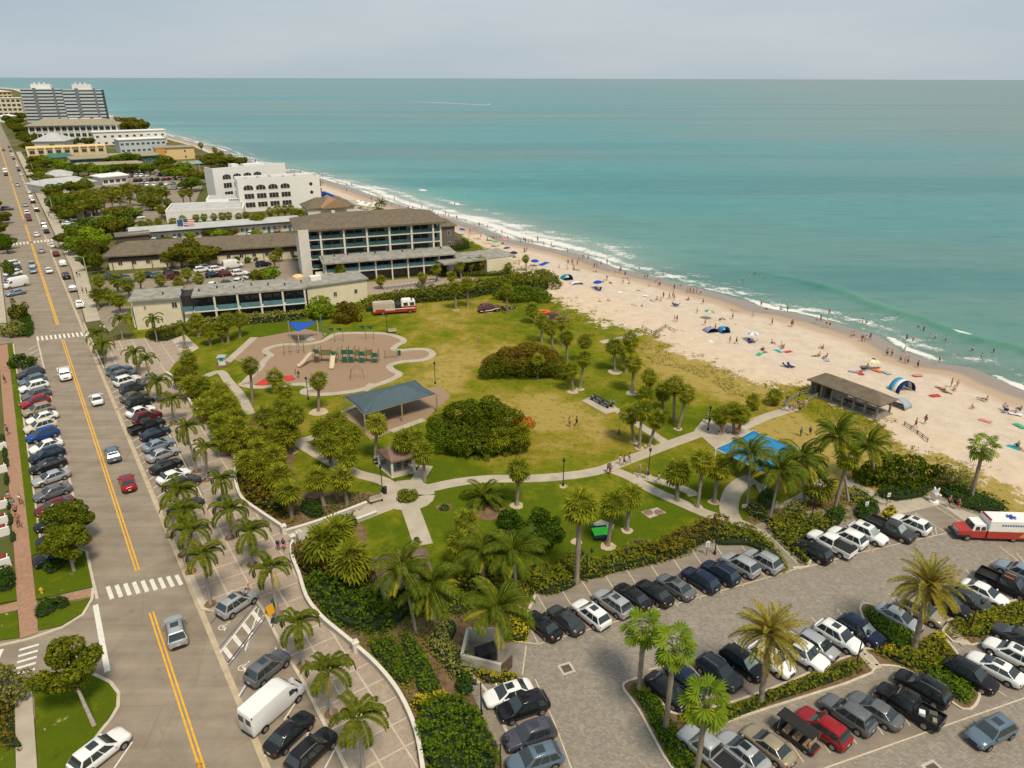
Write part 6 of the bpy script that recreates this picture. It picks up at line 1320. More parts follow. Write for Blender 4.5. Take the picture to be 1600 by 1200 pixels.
SPEC = {  # stations (x, half width, bottom, top); cabin: rear base, front base, rear top, front top, belt, roof, half widths
    'sedan': dict(st=[(-2.36, .62, .42, .80), (-2.28, .78, .30, .93), (-1.95, .88, .24, 1.0), (-1.5, .91, .22, 1.02), (-.8, .92, .22, .98), (.4, .92, .22, .95), (.95, .91, .22, .95), (1.5, .90, .22, .88), (2.0, .85, .24, .80), (2.24, .74, .28, .70), (2.34, .56, .36, .60)], cab=(-1.95, 1.22, -1.02, .22, .93, 1.46, .83, .60), wx=(-1.38, 1.40), wr=.33),
    'suv': dict(st=[(-2.3, .72, .45, .95), (-2.24, .86, .34, 1.06), (-1.9, .93, .28, 1.1), (-1.0, .94, .27, 1.08), (.3, .94, .27, 1.06), (.95, .93, .27, 1.07), (1.55, .92, .28, 1.02), (2.05, .88, .30, .94), (2.27, .78, .34, .82), (2.36, .60, .42, .70)], cab=(-2.16, 1.22, -1.62, .30, 1.03, 1.74, .86, .66), wx=(-1.40, 1.44), wr=.37),
    'hatchback': dict(st=[(-2.0, .66, .42, .88), (-1.94, .82, .32, .98), (-1.5, .88, .25, 1.0), (-.6, .89, .24, .98), (.5, .89, .24, .96), (.95, .88, .24, .95), (1.5, .86, .25, .88), (1.85, .78, .28, .78), (1.98, .6, .36, .66)], cab=(-1.92, 1.15, -1.5, .35, .95, 1.50, .81, .62), wx=(-1.22, 1.26), wr=.32),
    'pickup': dict(st=[(-2.85, .86, .50, .78), (-2.8, .96, .42, .82), (-1.8, .98, .36, .82), (-.75, .98, .34, .82), (-.7, .98, .34, 1.12), (.6, .98, .34, 1.12), (1.35, .97, .34, 1.13), (2.1, .96, .36, 1.08), (2.6, .90, .38, 1.0), (2.78, .76, .44, .88)], cab=(-.72, 1.55, -.55, .85, 1.10, 1.84, .90, .72), wx=(-1.75, 1.75), wr=.41),
    'van': dict(st=[(-2.98, .92, .42, 2.5), (-2.92, .99, .36, 2.62), (-1.0, 1.0, .32, 2.66), (.9, 1.0, .32, 2.64), (1.45, .98, .32, 2.35), (1.9, .97, .32, 1.85), (2.25, .96, .32, 1.34), (2.75, .90, .36, 1.12), (2.95, .72, .44, .9)], cab=None, wx=(-1.85, 1.9), wr=.37)}
def tangent_quad(mb, q, off, ins=.08):
    """a pane over a quad face, set in from its edges and slightly proud"""
    q = [Vector(p) for p in q]; c = sum(q, Vector()) / 4; n = (q[1] - q[0]).cross(q[3] - q[0]).normalized()
    if n.dot(c - Vector((0, 0, .9))) < 0: n = -n
    e1 = (q[1] - q[0]).length; e2 = (q[3] - q[0]).length; f1 = min(.4, ins / max(e1, .1)); f2 = min(.4, ins / max(e2, .1))
    P = lambda u, v: (q[0].lerp(q[1], u)).lerp(q[3].lerp(q[2], u), v) + n * off
    mb.add([P(f1, f2), P(1 - f1, f2), P(1 - f1, 1 - f2), P(f1, 1 - f2)], [(0, 1, 2, 3)])
def car_parts(kind):
    sp = SPEC[kind]; out = {}; b = MB(); b.loft([ring8(*s) for s in sp['st']])
    xr, xf = sp['st'][0][0], sp['st'][-1][0]; w = max(s[1] for s in sp['st'])
    gl = {'windscreen': MB(), 'rear_window': MB(), 'side_window': []}
    if sp['cab']:
        r0, f0, r1, f1, zb, zt, w0, w1 = sp['cab']; zb -= .04
        rings = []
        for t, ins in ((0, 0), (.45, .0), (.86, .0), (1.0, .12)):
            tt = min(t / .9, 1); e = (1 - (1 - tt) ** 1.25)
            rings.append((r0 + (r1 - r0) * e + ins, f0 + (f1 - f0) * e - ins * 1.4, zb + (zt - zb) * t, w0 + (w1 - w0) * tt - ins * .8))
        R4 = lambda k: [(rings[k][0], -rings[k][3], rings[k][2]), (rings[k][1], -rings[k][3], rings[k][2]), (rings[k][1], rings[k][3], rings[k][2]), (rings[k][0], rings[k][3], rings[k][2])]
        b.loft([R4(k) for k in range(4)])
        lo, hi = R4(0), R4(2)
        A = [Vector(p) for p in lo]; B = [Vector(p) for p in hi]
        mid = [Vector(p) for p in R4(1)]
        def pane(mb, i, j, u0=0.0, u1=1.0, ins=.07):
            e = .06 / max(.3, (A[i] - A[j]).length)
            K = lambda p, u: p[i].lerp(p[j], min(max(u, e), 1 - e))
            a0, a1 = A[i].lerp(mid[i], .12), A[j].lerp(mid[j], .12); lo_ = {i: a0, j: a1}; hi_ = {i: mid[i].lerp(B[i], .86), j: mid[j].lerp(B[j], .86)}
            P = [K(lo_, u0), K(lo_, u1), K(mid, u1), K(mid, u0), K(hi_, u1), K(hi_, u0)]; n_ = (P[1] - P[0]).cross(P[3] - P[0]).normalized()
            if n_.dot((P[0] + P[4]) / 2 - Vector(((r0 + f0) / 2, 0, .8))) < 0: n_ = -n_
            mb.add([tuple(p + n_ * .022) for p in P], [(0, 1, 2, 3), (3, 2, 4, 5)])
        pane(gl['windscreen'], 1, 2); pane(gl['rear_window'], 3, 0)
        n = 3 if kind == 'suv' else 2
        for (i, j) in ((0, 1), (3, 2)):
            for k in range(n):
                m_ = MB(); a = .05 + .88 * k / n; bb = .05 + .88 * (k + 1) / n - .025; pane(m_, i, j, a, bb); gl['side_window'].append(m_)
    else:
        m_ = gl['windscreen']; s = sp['st']
        tangent_quad(m_, [(1.50, -.80, 2.26), (1.50, .80, 2.26), (2.2, .86, 1.44), (2.2, -.86, 1.44)], .05, .06)
        for y in (-1, 1):
            m2 = MB(); tangent_quad(m2, [(.95, y * .995, 2.1), (1.45, y * .985, 2.05), (2.0, y * .965, 1.45), (.95, y * .995, 1.45)], .02, .04); gl['side_window'].append(m2)
        m_ = gl['rear_window']; 
        for y in (-.45, .45): tangent_quad(m_, [(-2.965, y - .35, 1.5), (-2.965, y + .35, 1.5), (-2.965, y + .35, 2.2), (-2.965, y - .35, 2.2)], .02, .02)
    out['body'] = [(bevelled(b.mesh('body', PAINT['white']), .065, 3, 22), 0)]
    out['windscreen'] = [(gl['windscreen'].mesh('windscreen', M['carglass']), 1)]
    out['rear_window'] = [(gl['rear_window'].mesh('rear_window', M['carglass']), 1)]
    out['side_window'] = [(m_.mesh('side_window', M['carglass']), 1) for m_ in gl['side_window']]
    def bx(name, mat, x, y, z, sx, sy, sz): m_ = MB(); m_.box(x, y, z, sx, sy, sz, tx=.9, ty=.9); return (m_.mesh(name, mat), 2)
    zf = sp['st'][-3][3]; zr = sp['st'][1][3]; wf = sp['st'][-3][1]; wr_ = sp['st'][1][1]
    out['headlight'] = [bx('headlight', M['headlight'], xf - .20, s * wf * .72, zf - .30, .22, .34, .14) for s in (-1, 1)]
    out['tail_light'] = [bx('tail_light', M['taillight'], xr + .09, s * wr_ * .82, zr - .28, .12, .26, .20) for s in (-1, 1)]
    out['grille'] = [bx('grille', M['plastic'], xf - .06, 0, zf - .42, .16, wf * .9, .2)]
    out['bumper'] = [bx('bumper', M['plastic'], xr + .06, 0, sp['st'][1][2] - .02, .16, wr_ * 1.5, .2), bx('bumper', M['plastic'], xf - .10, 0, sp['st'][-2][2] - .03, .2, wf * 1.4, .16)]
    out['licence_plate'] = [bx('licence_plate', M['plate'], xr - .0, 0, zr - .45, .04, .34, .16)]
    if sp['cab']: out['mirror'] = [bx('mirror', PAINT['black'], sp['cab'][1] - .42, s * (w + .06), sp['cab'][4] + .0, .14, .22, .15) for s in (-1, 1)]
    else: out['mirror'] = [bx('mirror', M['plastic'], 1.75, s * (w + .1), 1.5, .12, .2, .3) for s in (-1, 1)]
    if kind == 'pickup':
        for s in (-1, 1): out.setdefault('bed_side', []).append((MB().box(-1.78, s * .92, .80, 2.08, .12, .36).mesh('bed_side', PAINT['white']), 0))
        out['tailgate'] = [(MB().box(-2.80, 0, .80, .10, 1.74, .36).mesh('tailgate', PAINT['white']), 0)]
        out['bed_liner'] = [(MB().box(-1.76, 0, .835, 1.98, 1.72, .02).mesh('bed_liner', M['plastic']), 2)]
    ty, rm = MB(), MB(); r = sp['wr']; n = 14
    pr = [(r * .62, -.11), (r * .96, -.11), (r, -.07), (r, .07), (r * .96, .11), (r * .62, .11)]
    ty.loft([[(q[0] * math.cos(k * 2 * math.pi / n), q[1], q[0] * math.sin(k * 2 * math.pi / n)) for k in range(n)] for q in pr])
    rm.loft([[(q[0] * math.cos(k * 2 * math.pi / n), q[1], q[0] * math.sin(k * 2 * math.pi / n)) for k in range(n)] for q in ((r * .60, -.115), (r * .60, .115))])
    out['wheel'] = [(ty.mesh('wheel', M['tyre'], 40), 3)]; out['rim'] = [(rm.mesh('rim', M['rim'], 40), 3)]
    out['arch'] = None
    sr = MB(); 
    if sp['cab']:
        r0, f0, r1, f1, zb, zt, w0, w1 = sp['cab']; sr.box((r1 + f1) / 2 + .25, 0, zt + .001, .75, w1 * 1.15, .012); out['sunroof'] = (sr.mesh('sunroof', M['carglass']), 2)
        rl = MB(); rl.tube([(r1 + .1, 0, zt + .01), (r1 + .3, 0, zt + .07), (f1 - .3, 0, zt + .07), (f1 - .1, 0, zt + .01)], .025, 4); out['roof_rail'] = (rl.mesh('roof_rail', M['chrome']), w1 - .08)
    ar = MB(); ra = r * 1.13; ar.add([(ra * math.cos(a), 0, ra * math.sin(a)) for a in np.linspace(-.25, math.pi + .25, 13)], [tuple(range(13))]); ar.add([(ra * math.cos(a), 0.001, ra * math.sin(a)) for a in np.linspace(-.25, math.pi + .25, 13)], [tuple(range(13))[::-1]])
    out['archm'] = ar.mesh('wheel_arch', M['plastic'])
    # one-piece version for cars too small to show parts
    f = MB(); f.loft([ring8(*s) for s in sp['st']], 0)
    if sp['cab']: f.loft([[(p[0] * 1.0, p[1], p[2]) for p in R4(k)] for k in range(4)], 0)
    for lst in (gl['windscreen'], gl['rear_window'], *gl['side_window']): f.add([tuple(Vector(v)) for v in lst.v], lst.f, 1)
    for x in sp['wx']:
        for s in (-1, 1): f.box(x, s * (w - .08), 0, r * 1.7, .22, r * 1.8, m=2)
    for s in (-1, 1): f.box(xr + .04, s * .6, zr - .26, .1, .3, .18, m=3)
    out['far'] = f.mesh('car', [PAINT['white'], M['carglass'], M['tyre'], M['taillight']], 35); out['w'] = w
    return out
CAR = {k: car_parts(k) for k in SPEC}
CN = [0]
TYPEWORD = {'suv': 'SUV', 'sedan': 'sedan', 'pickup': 'pickup truck', 'van': 'van', 'hatchback': 'hatchback'}
def car(px, py, kind, col, rz, where, extra='', z=0.0, word=None, group=None, note=None, far=False, lift=.75):
    CN[0] += 1; k = CN[0]; random.seed(5000 + k); x, y = G(px, py, z + lift); C_ = CAR[kind]; word = word or TYPEWORD[kind]
    if far:
        o = ob('parked_car' if 'park' in where else 'car', C_['far'], None, (x, y, z), rz, PAINT[col]); o['category'] = 'car'; o['group'] = group or f'vehicles {where}'; auto(o, f'{note + " " if note else ""}{col} {word}', where); return o
    t = thing({'suv': 'parked_suv', 'sedan': 'parked_sedan', 'pickup': 'pickup_truck', 'van': 'delivery_van', 'hatchback': 'parked_hatchback'}[kind] if 'park' in where or 'row' in where else {'suv': 'suv', 'sedan': 'sedan', 'pickup': 'pickup_truck', 'van': 'van', 'hatchback': 'hatchback'}[kind], None, {'pickup': 'pickup', 'van': 'van'}.get(kind, 'car'), (x, y, z), rz + random.uniform(-.03, .03), group or f'vehicles {where}'); t.scale = (random.uniform(.94, 1.0), random.uniform(.98, 1.02), random.uniform(.97, 1.05))
    for nm in ('body', 'bed_side', 'tailgate'):
        for me, _ in C_.get(nm, []): ob(nm, me, t, mat=PAINT[col])
    for nm in ('windscreen', 'rear_window', 'side_window'):
        for me, _ in C_[nm]: ob(nm, me, t, mat=M['palescreen'] if nm == 'windscreen' and 'sunshade' in extra else None)
    for nm in ('headlight', 'tail_light', 'grille', 'bumper', 'licence_plate', 'bed_liner'):
        for me, _ in C_.get(nm, []): ob(nm, me, t)
    for me, _ in C_['mirror']: ob('mirror', me, t, mat=PAINT[col] if kind != 'van' else None)
    sp = SPEC[kind]
    for xx in sp['wx']:
        for s in (-1, 1):
            a = ob('wheel_arch', C_['archm'], t, (xx, s * (C_['w'] * .995 + .004), sp['wr'])); wv = ob('wheel', C_['wheel'][0][0], t, (xx, s * (C_['w'] - .085), sp['wr'])); ob('rim', C_['rim'][0][0], wv)
    if kind in ('sedan', 'suv') and ('sunroof' in extra): ob('sunroof', C_['sunroof'][0], t)
    if kind == 'suv' and ('rail' in extra):
        for s in (-1, 1): ob('roof_rail', C_['roof_rail'][0], t, (0, s * C_['roof_rail'][1], 0))
    if 'cover' in extra: m_ = MB(); m_.box(-1.76, 0, 1.155, 2.05, 1.8, .05); part('bed_cover', m_, M['plastic'], t)
    if 'load' in extra:
        for a, b, w_, c in ((-1.2, .3, .6, 'white'), (-1.9, -.3, .8, 'bronze'), (-2.3, .4, .4, 'beige')): m_ = MB(); m_.box(a, b, .86, w_, .5, .3, .4, tx=.8); part('cargo', m_, PAINT[c], t)
    if 'stripes' in extra:
        for s in (-.4, .4): m_ = MB(); m_.box(.15, s, 1.85, .9, .16, .012); part('orange_stripe', m_, plain('stripe_orange', (.5, .12, .02), .5, var=0), t)
    auto(t, f'{note + " " if note else ""}{col} {word}', where); return t
def cars(rows, rz, where, z=0.0, group=None, **k):
    for r in rows:
        kind, col = r[2], r[3]; ex = r[4] if len(r) > 4 else ''; h = r[5] if len(r) > 5 and r[5] is not None else rz; note = r[6] if len(r) > 6 else None
        car(r[0], r[1], kind, col, h, where, ex, z, note=note, group=group, **k)
PI = math.pi
HL = R(68.4) + PI; HR = R(70); HB = R(70)            # left row noses the kerb, right row noses the plaza, bays below
HL = R(228); HR = R(52)
cars([(49, 584, 'suv', 'dark grey'), (52, 595, 'suv', 'blue-grey'), (54, 605, 'suv', 'white'), (58, 617, 'suv', 'grey'), (57, 629, 'suv', 'red'), (61, 641, 'suv', 'beige'), (67, 653, 'sedan', 'white'), (64, 667, 'suv', 'cream'), (68, 680, 'suv', 'blue'), (73, 697, 'sedan', 'white'), (75, 711, 'suv', 'navy'), (76, 727, 'sedan', 'black'), (81, 746, 'sedan', 'silver'), (83, 769, 'sedan', 'grey'), (87, 790, 'sedan', 'dark red'), (87, 814, 'sedan', 'black'), (93, 838, 'suv', 'navy'), (88, 868, 'suv', 'black')], HL, 'parked along the left kerb below the far crosswalk')
cars([(187, 579, 'suv', 'blue-grey'), (196, 586, 'suv', 'grey'), (200, 595, 'suv', 'white'), (210, 606, 'suv', 'dark grey'), (211, 619, 'sedan', 'bronze'), (220, 629, 'suv', 'black'), (221, 642, 'sedan', 'white'), (231, 652, 'suv', 'dark red'), (231, 666, 'pickup', 'black'), (244, 677, 'sedan', 'navy'), (249, 694, 'sedan', 'pale blue'), (256, 709, 'sedan', 'silver'), (261, 727, 'sedan', 'black'), (273, 743, 'sedan', 'white'), (288, 756, 'suv', 'dark grey'), (292, 790, 'sedan', 'dark grey')], HR, 'parked against the plaza palms right of the street')
cars([(372, 942, 'suv', 'silver', 'sunroof'), (420, 1043, 'suv', 'grey', 'sunroof'), (430, 1104, 'van', 'white'), (455, 1143, 'sedan', 'black'), (489, 1172, 'suv', 'black', 'rail')], R(58), 'parked in the bays beside the near plaza')
cars([(158, 1174, 'suv', 'white', 'sunroof', R(58))], 0, 'parked at the bottom left kerb')
UP = UANG; DN = UANG + PI
cars([(102, 585, 'pickup', 'white', '', DN)], 0, 'driving toward the camera on the near street'); cars([(152, 623, 'sedan', 'white', '', UP), (177, 709, 'suv', 'blue-grey', '', UP), (200, 753, 'sedan', 'red', 'sunroof', UP), (276, 985, 'suv', 'silver', 'sunroof rail', UP - .06)], 0, 'driving away on the near street')
cars([(51, 415, 'suv', 'silver', '', DN), (52, 423, 'sedan', 'pale blue', '', DN), (77, 423, 'sedan', 'white', '', UP), (99, 412, 'suv', 'white', '', UP), (104, 432, 'suv', 'black', '', UP), (114, 451, 'suv', 'silver', '', UP), (125, 476, 'suv', 'white', '', UP)], 0, 'on the street between the two far crosswalks', group='vehicles on the middle street')
cars([(82, 384, 'sedan', 'white', '', UP), (88, 397, 'sedan', 'dark red', '', UP), (65, 392, 'sedan', 'silver', '', UP), (58, 367, 'sedan', 'white', '', UP), (69, 352, 'suv', 'navy', '', UP), (71, 357, 'suv', 'white', '', UP), (73, 362, 'sedan', 'navy', '', UP), (43, 334, 'suv', 'white', '', DN), (44, 338, 'sedan', 'dark red', '', DN), (46, 343, 'sedan', 'dark red', '', DN), (58, 329, 'suv', 'dark grey', '', UP), (40, 321, 'sedan', 'silver', '', DN), (52, 316, 'suv', 'navy', '', UP), (49, 310, 'suv', 'white', '', UP), (46, 301, 'sedan', 'white', '', UP), (28, 290, 'suv', 'silver', '', DN), (10, 274, 'suv', 'navy', '', DN), (9, 270, 'van', 'white', '', DN), (28, 262, 'suv', 'silver', '', UP), (30, 267, 'sedan', 'navy', '', UP), (34, 274, 'sedan', 'white', '', UP), (22, 249, 'suv', 'dark grey', '', UP), (19, 244, 'suv', 'white', '', UP), (15, 231, 'suv', 'grey', '', UP), (17, 237, 'sedan', 'grey', '', UP), (6, 236, 'sedan', 'navy', '', DN), (12, 327, 'suv', 'grey', '', 0.2)], 0, 'in far street traffic', group='vehicles in the far street traffic', far=True)
cars([(18, 414, 'suv', 'white'), (20, 421, 'suv', 'grey'), (21, 428, 'suv', 'white'), (23, 436, 'sedan', 'blue'), (26, 446, 'van', 'white'), (25, 458, 'sedan', 'pale blue')], HL + .1, 'parked at the left kerb above the far crosswalk')
cars([(4, 338, 'suv', 'navy'), (5, 344, 'suv', 'navy'), (4, 388, 'sedan', 'dark grey'), (2, 376, 'suv', 'grey')], HL, 'parked under the left street trees', far=True)
# car park beside the beach
HA = R(129) ; HC = R(129)
cars([(849, 975, 'sedan', 'black'), (885, 966, 'sedan', 'dark grey'), (925, 958, 'suv', 'white', 'sunroof'), (959, 941, 'suv', 'silver', 'sunroof'), (990, 929, 'sedan', 'black'), (1024, 924, 'sedan', 'black'), (1057, 914, 'sedan', 'grey', 'sunroof'), (1096, 904, 'suv', 'navy'), (1127, 893, 'suv', 'navy', 'rail'), (1158, 881, 'suv', 'silver'), (1193, 875, 'suv', 'silver', 'rail')], HA, 'in the upper lot row along the olive hedge', .056)
cars([(1271, 859, 'suv', 'black'), (1300, 848, 'pickup', 'white', 'cover'), (1326, 838, 'suv', 'white'), (1358, 832, 'suv', 'white', 'sunroof sunshade', HA + PI, 'nose-out'), (1394, 825, 'pickup', 'dark grey', 'sunshade', HA + PI), (1425, 817, 'suv', 'white', 'sunroof', None, 'small')], HA, 'in the upper lot row right of the path', .056)
cars([(1046, 1077, 'sedan', 'black'), (1076, 1060, 'sedan', 'navy'), (1125, 1049, 'suv', 'dark grey', 'rail'), (1163, 1034, 'suv', 'black', 'sunshade'), (1207, 1030, 'suv', 'white'), (1252, 1018, 'pickup', 'white'), (1280, 1006, 'hatchback', 'silver'), (1312, 993, 'suv', 'white', 'sunroof'), (1347, 983, 'suv', 'navy', 'sunshade'), (1407, 963, 'sedan', 'silver'), (1442, 953, 'suv', 'beige'), (1482, 942, 'suv', 'black'), (1514, 932, 'sedan', 'dark grey'), (1541, 924, 'sedan', 'white'), (1574, 911, 'pickup', 'black', 'stripes', None, 'orange-striped'), (1594, 892, 'suv', 'pale blue', '', HA)], HA + PI, 'in the middle lot row behind the island', .056)
cars([(1110, 1172, 'pickup', 'silver'), (1163, 1172, 'sedan', 'silver', 'sunroof'), (1203, 1161, 'sedan', 'beige'), (1289, 1135, 'suv', 'red'), (1327, 1114, 'suv', 'grey'), (1370, 1106, 'sedan', 'grey'), (1422, 1101, 'pickup', 'black', 'load', None, 'loaded'), (1444, 1073, 'suv', 'black', 'rail'), (1519, 1052, 'suv', 'black', '', HC + PI, 'nose-out'), (1558, 1041, 'sedan', 'white', 'sunroof'), (1582, 1019, 'suv', 'white', 'sunroof'), (1592, 995, 'suv', 'dark grey')], HC, 'in the lower lot row below the island', .056)
cars([(796, 1081, 'sedan', 'white', 'sunroof', R(203)), (820, 1103, 'suv', 'black', '', R(203)), (830, 1147, 'suv', 'violet-grey', 'sunroof', R(201)), (838, 1186, 'suv', 'blue-grey', 'sunroof', R(201))], 0, 'parked in the short left lot column', .056)
cars([(1552, 1141, 'suv', 'blue-grey', 'sunroof', R(205))], 0, 'driving through the lower right of the lot', .052)
# hotel and town car parks
HH = EA + R(70)
cars([(178, 433, 'suv', 'dark grey'), (189, 434, 'suv', 'navy'), (201, 438, 'sedan', 'pale blue'), (233, 431, 'suv', 'black'), (248, 430, 'suv', 'blue-grey'), (271, 433, 'suv', 'dark red'), (268, 428, 'suv', 'black')], R(40), 'parked under trees in the hotel car park')
cars([(316, 422, 'suv', 'white'), (321, 418, 'suv', 'white'), (339, 421, 'suv', 'white'), (334, 430, 'suv', 'navy'), (355, 428, 'suv', 'dark red'), (365, 416, 'van', 'white'), (375, 427, 'suv', 'white'), (333, 446, 'suv', 'white', '', R(95)), (353, 443, 'suv', 'dark grey', '', R(95)), (373, 440, 'suv', 'white', '', R(95)), (393, 431, 'suv', 'white', '', R(60)), (412, 413, 'suv', 'navy')], R(35), 'parked in the open hotel car park')
cols = ['white', 'silver', 'navy', 'grey', 'black', 'white', 'blue-grey', 'dark red', 'white', 'dark grey', 'silver', 'navy', 'cream']
random.seed(77); lot = []
for row_, (a, b) in enumerate((((165, 272), (300, 268)), ((205, 277), (312, 273)), ((212, 284), (316, 279)), ((222, 291), (318, 286)), ((228, 298), (300, 294)), ((236, 306), (282, 303)))):
    n = (16, 12, 12, 10, 8, 5)[row_]
    for k in range(n):
        if random.random() < .88: lot.append((a[0] + (b[0] - a[0]) * k / n + random.uniform(-1, 1), a[1] + (b[1] - a[1]) * k / n, random.choice(['suv', 'sedan', 'suv']), random.choice(cols), '', R(100) + (PI if row_ % 2 else 0)))
cars(lot, 0, 'parked in the crowded far car park', far=True, lift=.4)
cars([(124, 327, 'suv', 'navy'), (130, 330, 'sedan', 'white'), (141, 326, 'suv', 'white'), (147, 324, 'suv', 'silver'), (156, 317, 'suv', 'white'), (107, 340, 'suv', 'navy'), (110, 345, 'suv', 'white'), (108, 350, 'sedan', 'white'), (214, 336, 'sedan', 'silver'), (217, 340, 'sedan', 'white')], R(30), 'parked in the small court among the trees', far=True)
cars([(243, 376, 'suv', 'white'), (253, 377, 'suv', 'dark grey'), (275, 374, 'sedan', 'white'), (393, 365, 'suv', 'white'), (400, 360, 'suv', 'white'), (434, 359, 'suv', 'silver')], EA + R(85), 'parked before the painted motel doors', far=True)
# --- golf cart
x, y = G(1247, 1146, .8); t = thing('golf_cart', 'six-seat golf cart with black roof and tan seats between beige sedan and red SUV', 'golf cart', (x, y, .056), HC)
m_ = MB(); m_.box(0, 0, .28, 3.7, 1.25, .28, tx=.97); m_.box(1.45, 0, .56, .7, 1.15, .34, tx=.6); part('chassis', m_, M['dark'], t)
m_ = MB(); m_.box(.05, 0, 1.9, 3.3, 1.3, .09, tx=.95, ty=.92); part('roof', m_, M['plastic'], t)
seatm = plain('tan_seat', (.42, .27, .15), .7, var=.1)
for xx in (.75, -.15, -1.1):
    m_ = MB(); m_.box(xx, 0, .62, .5, 1.15, .18); part('seat', m_, seatm, t); m_ = MB(); m_.box(xx - .27, 0, .8, .1, 1.15, .42); part('backrest', m_, seatm, t)
for xx in (1.4, -1.5):
    for s in (-1, 1): m_ = MB(); m_.tube([(xx, s * .58, .6), (xx - .1, s * .58, 1.9)], .03, 5); part('roof_post', m_, M['chrome'], t)
for xx in (1.25, -1.2):
    for s in (-1, 1): o = ob('wheel', CAR['hatchback']['wheel'][0][0], t, (xx, s * .58, .25)); o.scale = (.75,) * 3; ob('rim', CAR['hatchback']['rim'][0][0], o)
m_ = MB(); m_.box(-1.85, 0, .45, .1, 1.0, .16); part('tail_light', m_, M['taillight'], t)
# --- fire engine on the lawn
FR = plain('fire_red', (.42, .035, .022), .35, .5, 0, .5, var=.05); FB = plain('beige_roller_doors', (.50, .40, .32), .5, var=.08); GOLD = plain('ambulance_gold', (.55, .33, .10), .5, var=.1)
def wheels(t, xs, yw, r, sc):
    for xx in xs:
        for s in (-1, 1): o = ob('wheel', CAR['pickup']['wheel'][0][0], t, (xx, s * yw, r)); o.scale = (sc, 1.2, sc); ob('rim', CAR['pickup']['rim'][0][0], o)
a, b = G(584, 492), G(651, 487); rz = math.atan2(b[1] - a[1], b[0] - a[0]); L = math.dist(a, b)
t = thing('fire_engine', 'red and white fire engine parked on the lawn before the sea grape hedge', 'fire engine', ((a[0] + b[0]) / 2, (a[1] + b[1]) / 2, .02), rz); h = L / 2
m_ = MB(); m_.box(0, 0, .55, L, 2.4, .45); part('chassis', m_, FR, t)
m_ = MB(); m_.box(h - 1.75, 0, 1.0, 3.5, 2.45, .85, tx=.98); part('cab_lower', m_, FR, t); m_ = MB(); m_.box(h - 1.85, 0, 1.85, 3.3, 2.4, 1.15, tx=.93, ty=.92); m_.box(h - 2.2, 0, 3.0, 2.2, 2.0, .25, tx=.9); part('cab_roof', m_, M['white'], t)
m_ = MB(); m_.box(-h + 2.5, 0, 1.0, 5.0, 2.45, 1.75); part('equipment_body', m_, FB, t); m_ = MB(); m_.box(-h + 2.4, 0, 2.75, 4.4, 1.9, .2); part('hose_bed', m_, M['path'], t)
m_ = MB(); m_.box(h - 4.2, 0, 1.0, 1.1, 2.3, 1.3); part('pump_panel', m_, M['dark'], t)
for s in (-1, 1):
    for xx in (h - 1.0, h - 2.5): m_ = MB(); m_.box(xx, s * 1.2, 1.95, 1.0, .06, .75); part('window', m_, M['carglass'], t)
    m_ = MB(); m_.box(0, s * 1.225, 1.25, L - .6, .04, .18); part('white_stripe', m_, M['white'], t); m_ = MB(); m_.box(-h + 1.6, s * 1.24, .75, 2.2, .05, .7); part('red_locker', m_, FR, t)
m_ = MB(); m_.box(h - .1, 0, 1.9, .1, 2.0, .85); part('windscreen', m_, M['carglass'], t); m_ = MB(); m_.box(h - 1.0, 0, 3.02, .4, 1.7, .18); part('light_bar', m_, M['taillight'], t); wheels(t, (h - 1.6, -h + 2.2), 1.15, .5, 1.25)
# red fire department trucks
for px, py, hd, nm in ((765, 482, EA + .12, 'dark red rescue SUV with white side stripe, on the lawn beside the group in black'), (872, 498, EA - .5, 'dark red beach rescue truck half hidden by palms at the dune edge')):
    t = car(px, py, 'suv', 'dark red', hd, 'x', 'rail'); AUTO.pop(); t['label'] = nm; t.name = 'rescue_truck'; del t['group']; t.scale = (1.15,) * 3
    for s in (-1, 1): m_ = MB(); m_.add([(-2.2, s * .957, .62), (.2, s * .957, .62), (.9, s * .957, .86), (2.0, s * .945, .86), (2.0, s * .945, .70), (1.0, s * .957, .70), (.3, s * .957, .45), (-2.2, s * .957, .45)], [tuple(range(8))]); part('white_stripe', m_, M['white'], t)
x, y = G(847, 490); t = thing('rescue_boat', 'bright orange inflatable rescue boat lying among the palms at the dune edge', 'boat', (x, y, .1), EA); m_ = MB(); OR_ = plain('rescue_orange', (.65, .13, .03), .5, var=.1)
pth = [(2 * math.cos(q), .9 * math.sin(q), .35) for q in np.linspace(.3, 2 * math.pi - .3, 14)]; m_.tube(pth, .3, 7); part('tube', m_, OR_, t, smooth=50); m_ = MB(); m_.box(0, 0, .1, 3.0, 1.2, .12); part('floor', m_, M['dark'], t)
# --- ambulance
a, b = G(1512, 845), G(1584, 847); rz = math.atan2(a[1] - b[1], a[0] - b[0]); cx, cy = (a[0] + b[0]) / 2, (a[1] + b[1]) / 2
nx, ny = math.sin(rz), -math.cos(rz); cx += nx * 1.05; cy += ny * 1.05
rz_ = rz; t = thing('ambulance', 'red and white ambulance with a blue star on its roof at the lot edge', 'ambulance', (cx, cy, .055), rz_)
wb = math.dist(a, b) / 2
m_ = MB(); m_.box(0, 0, .5, 2 * wb + 2.6, 2.0, .3); part('chassis', m_, M['dark'], t)
m_ = MB(); m_.loft([[(xx, -w_, z0), (xx, -w_, z1), (xx, w_, z1), (xx, w_, z0)] for xx, w_, z0, z1 in ((wb - 2.0, 1.02, .5, 1.45), (wb - .3, 1.02, .5, 1.45), (wb + .8, .95, .5, 1.32), (wb + 1.05, .85, .55, 1.15))]); part('cab_body', m_, FR, t)
m_ = MB(); m_.box(wb - 1.25, 0, 1.45, 1.75, 1.9, .78, tx=.74, ty=.86); part('cab_roof', m_, M['white'], t)
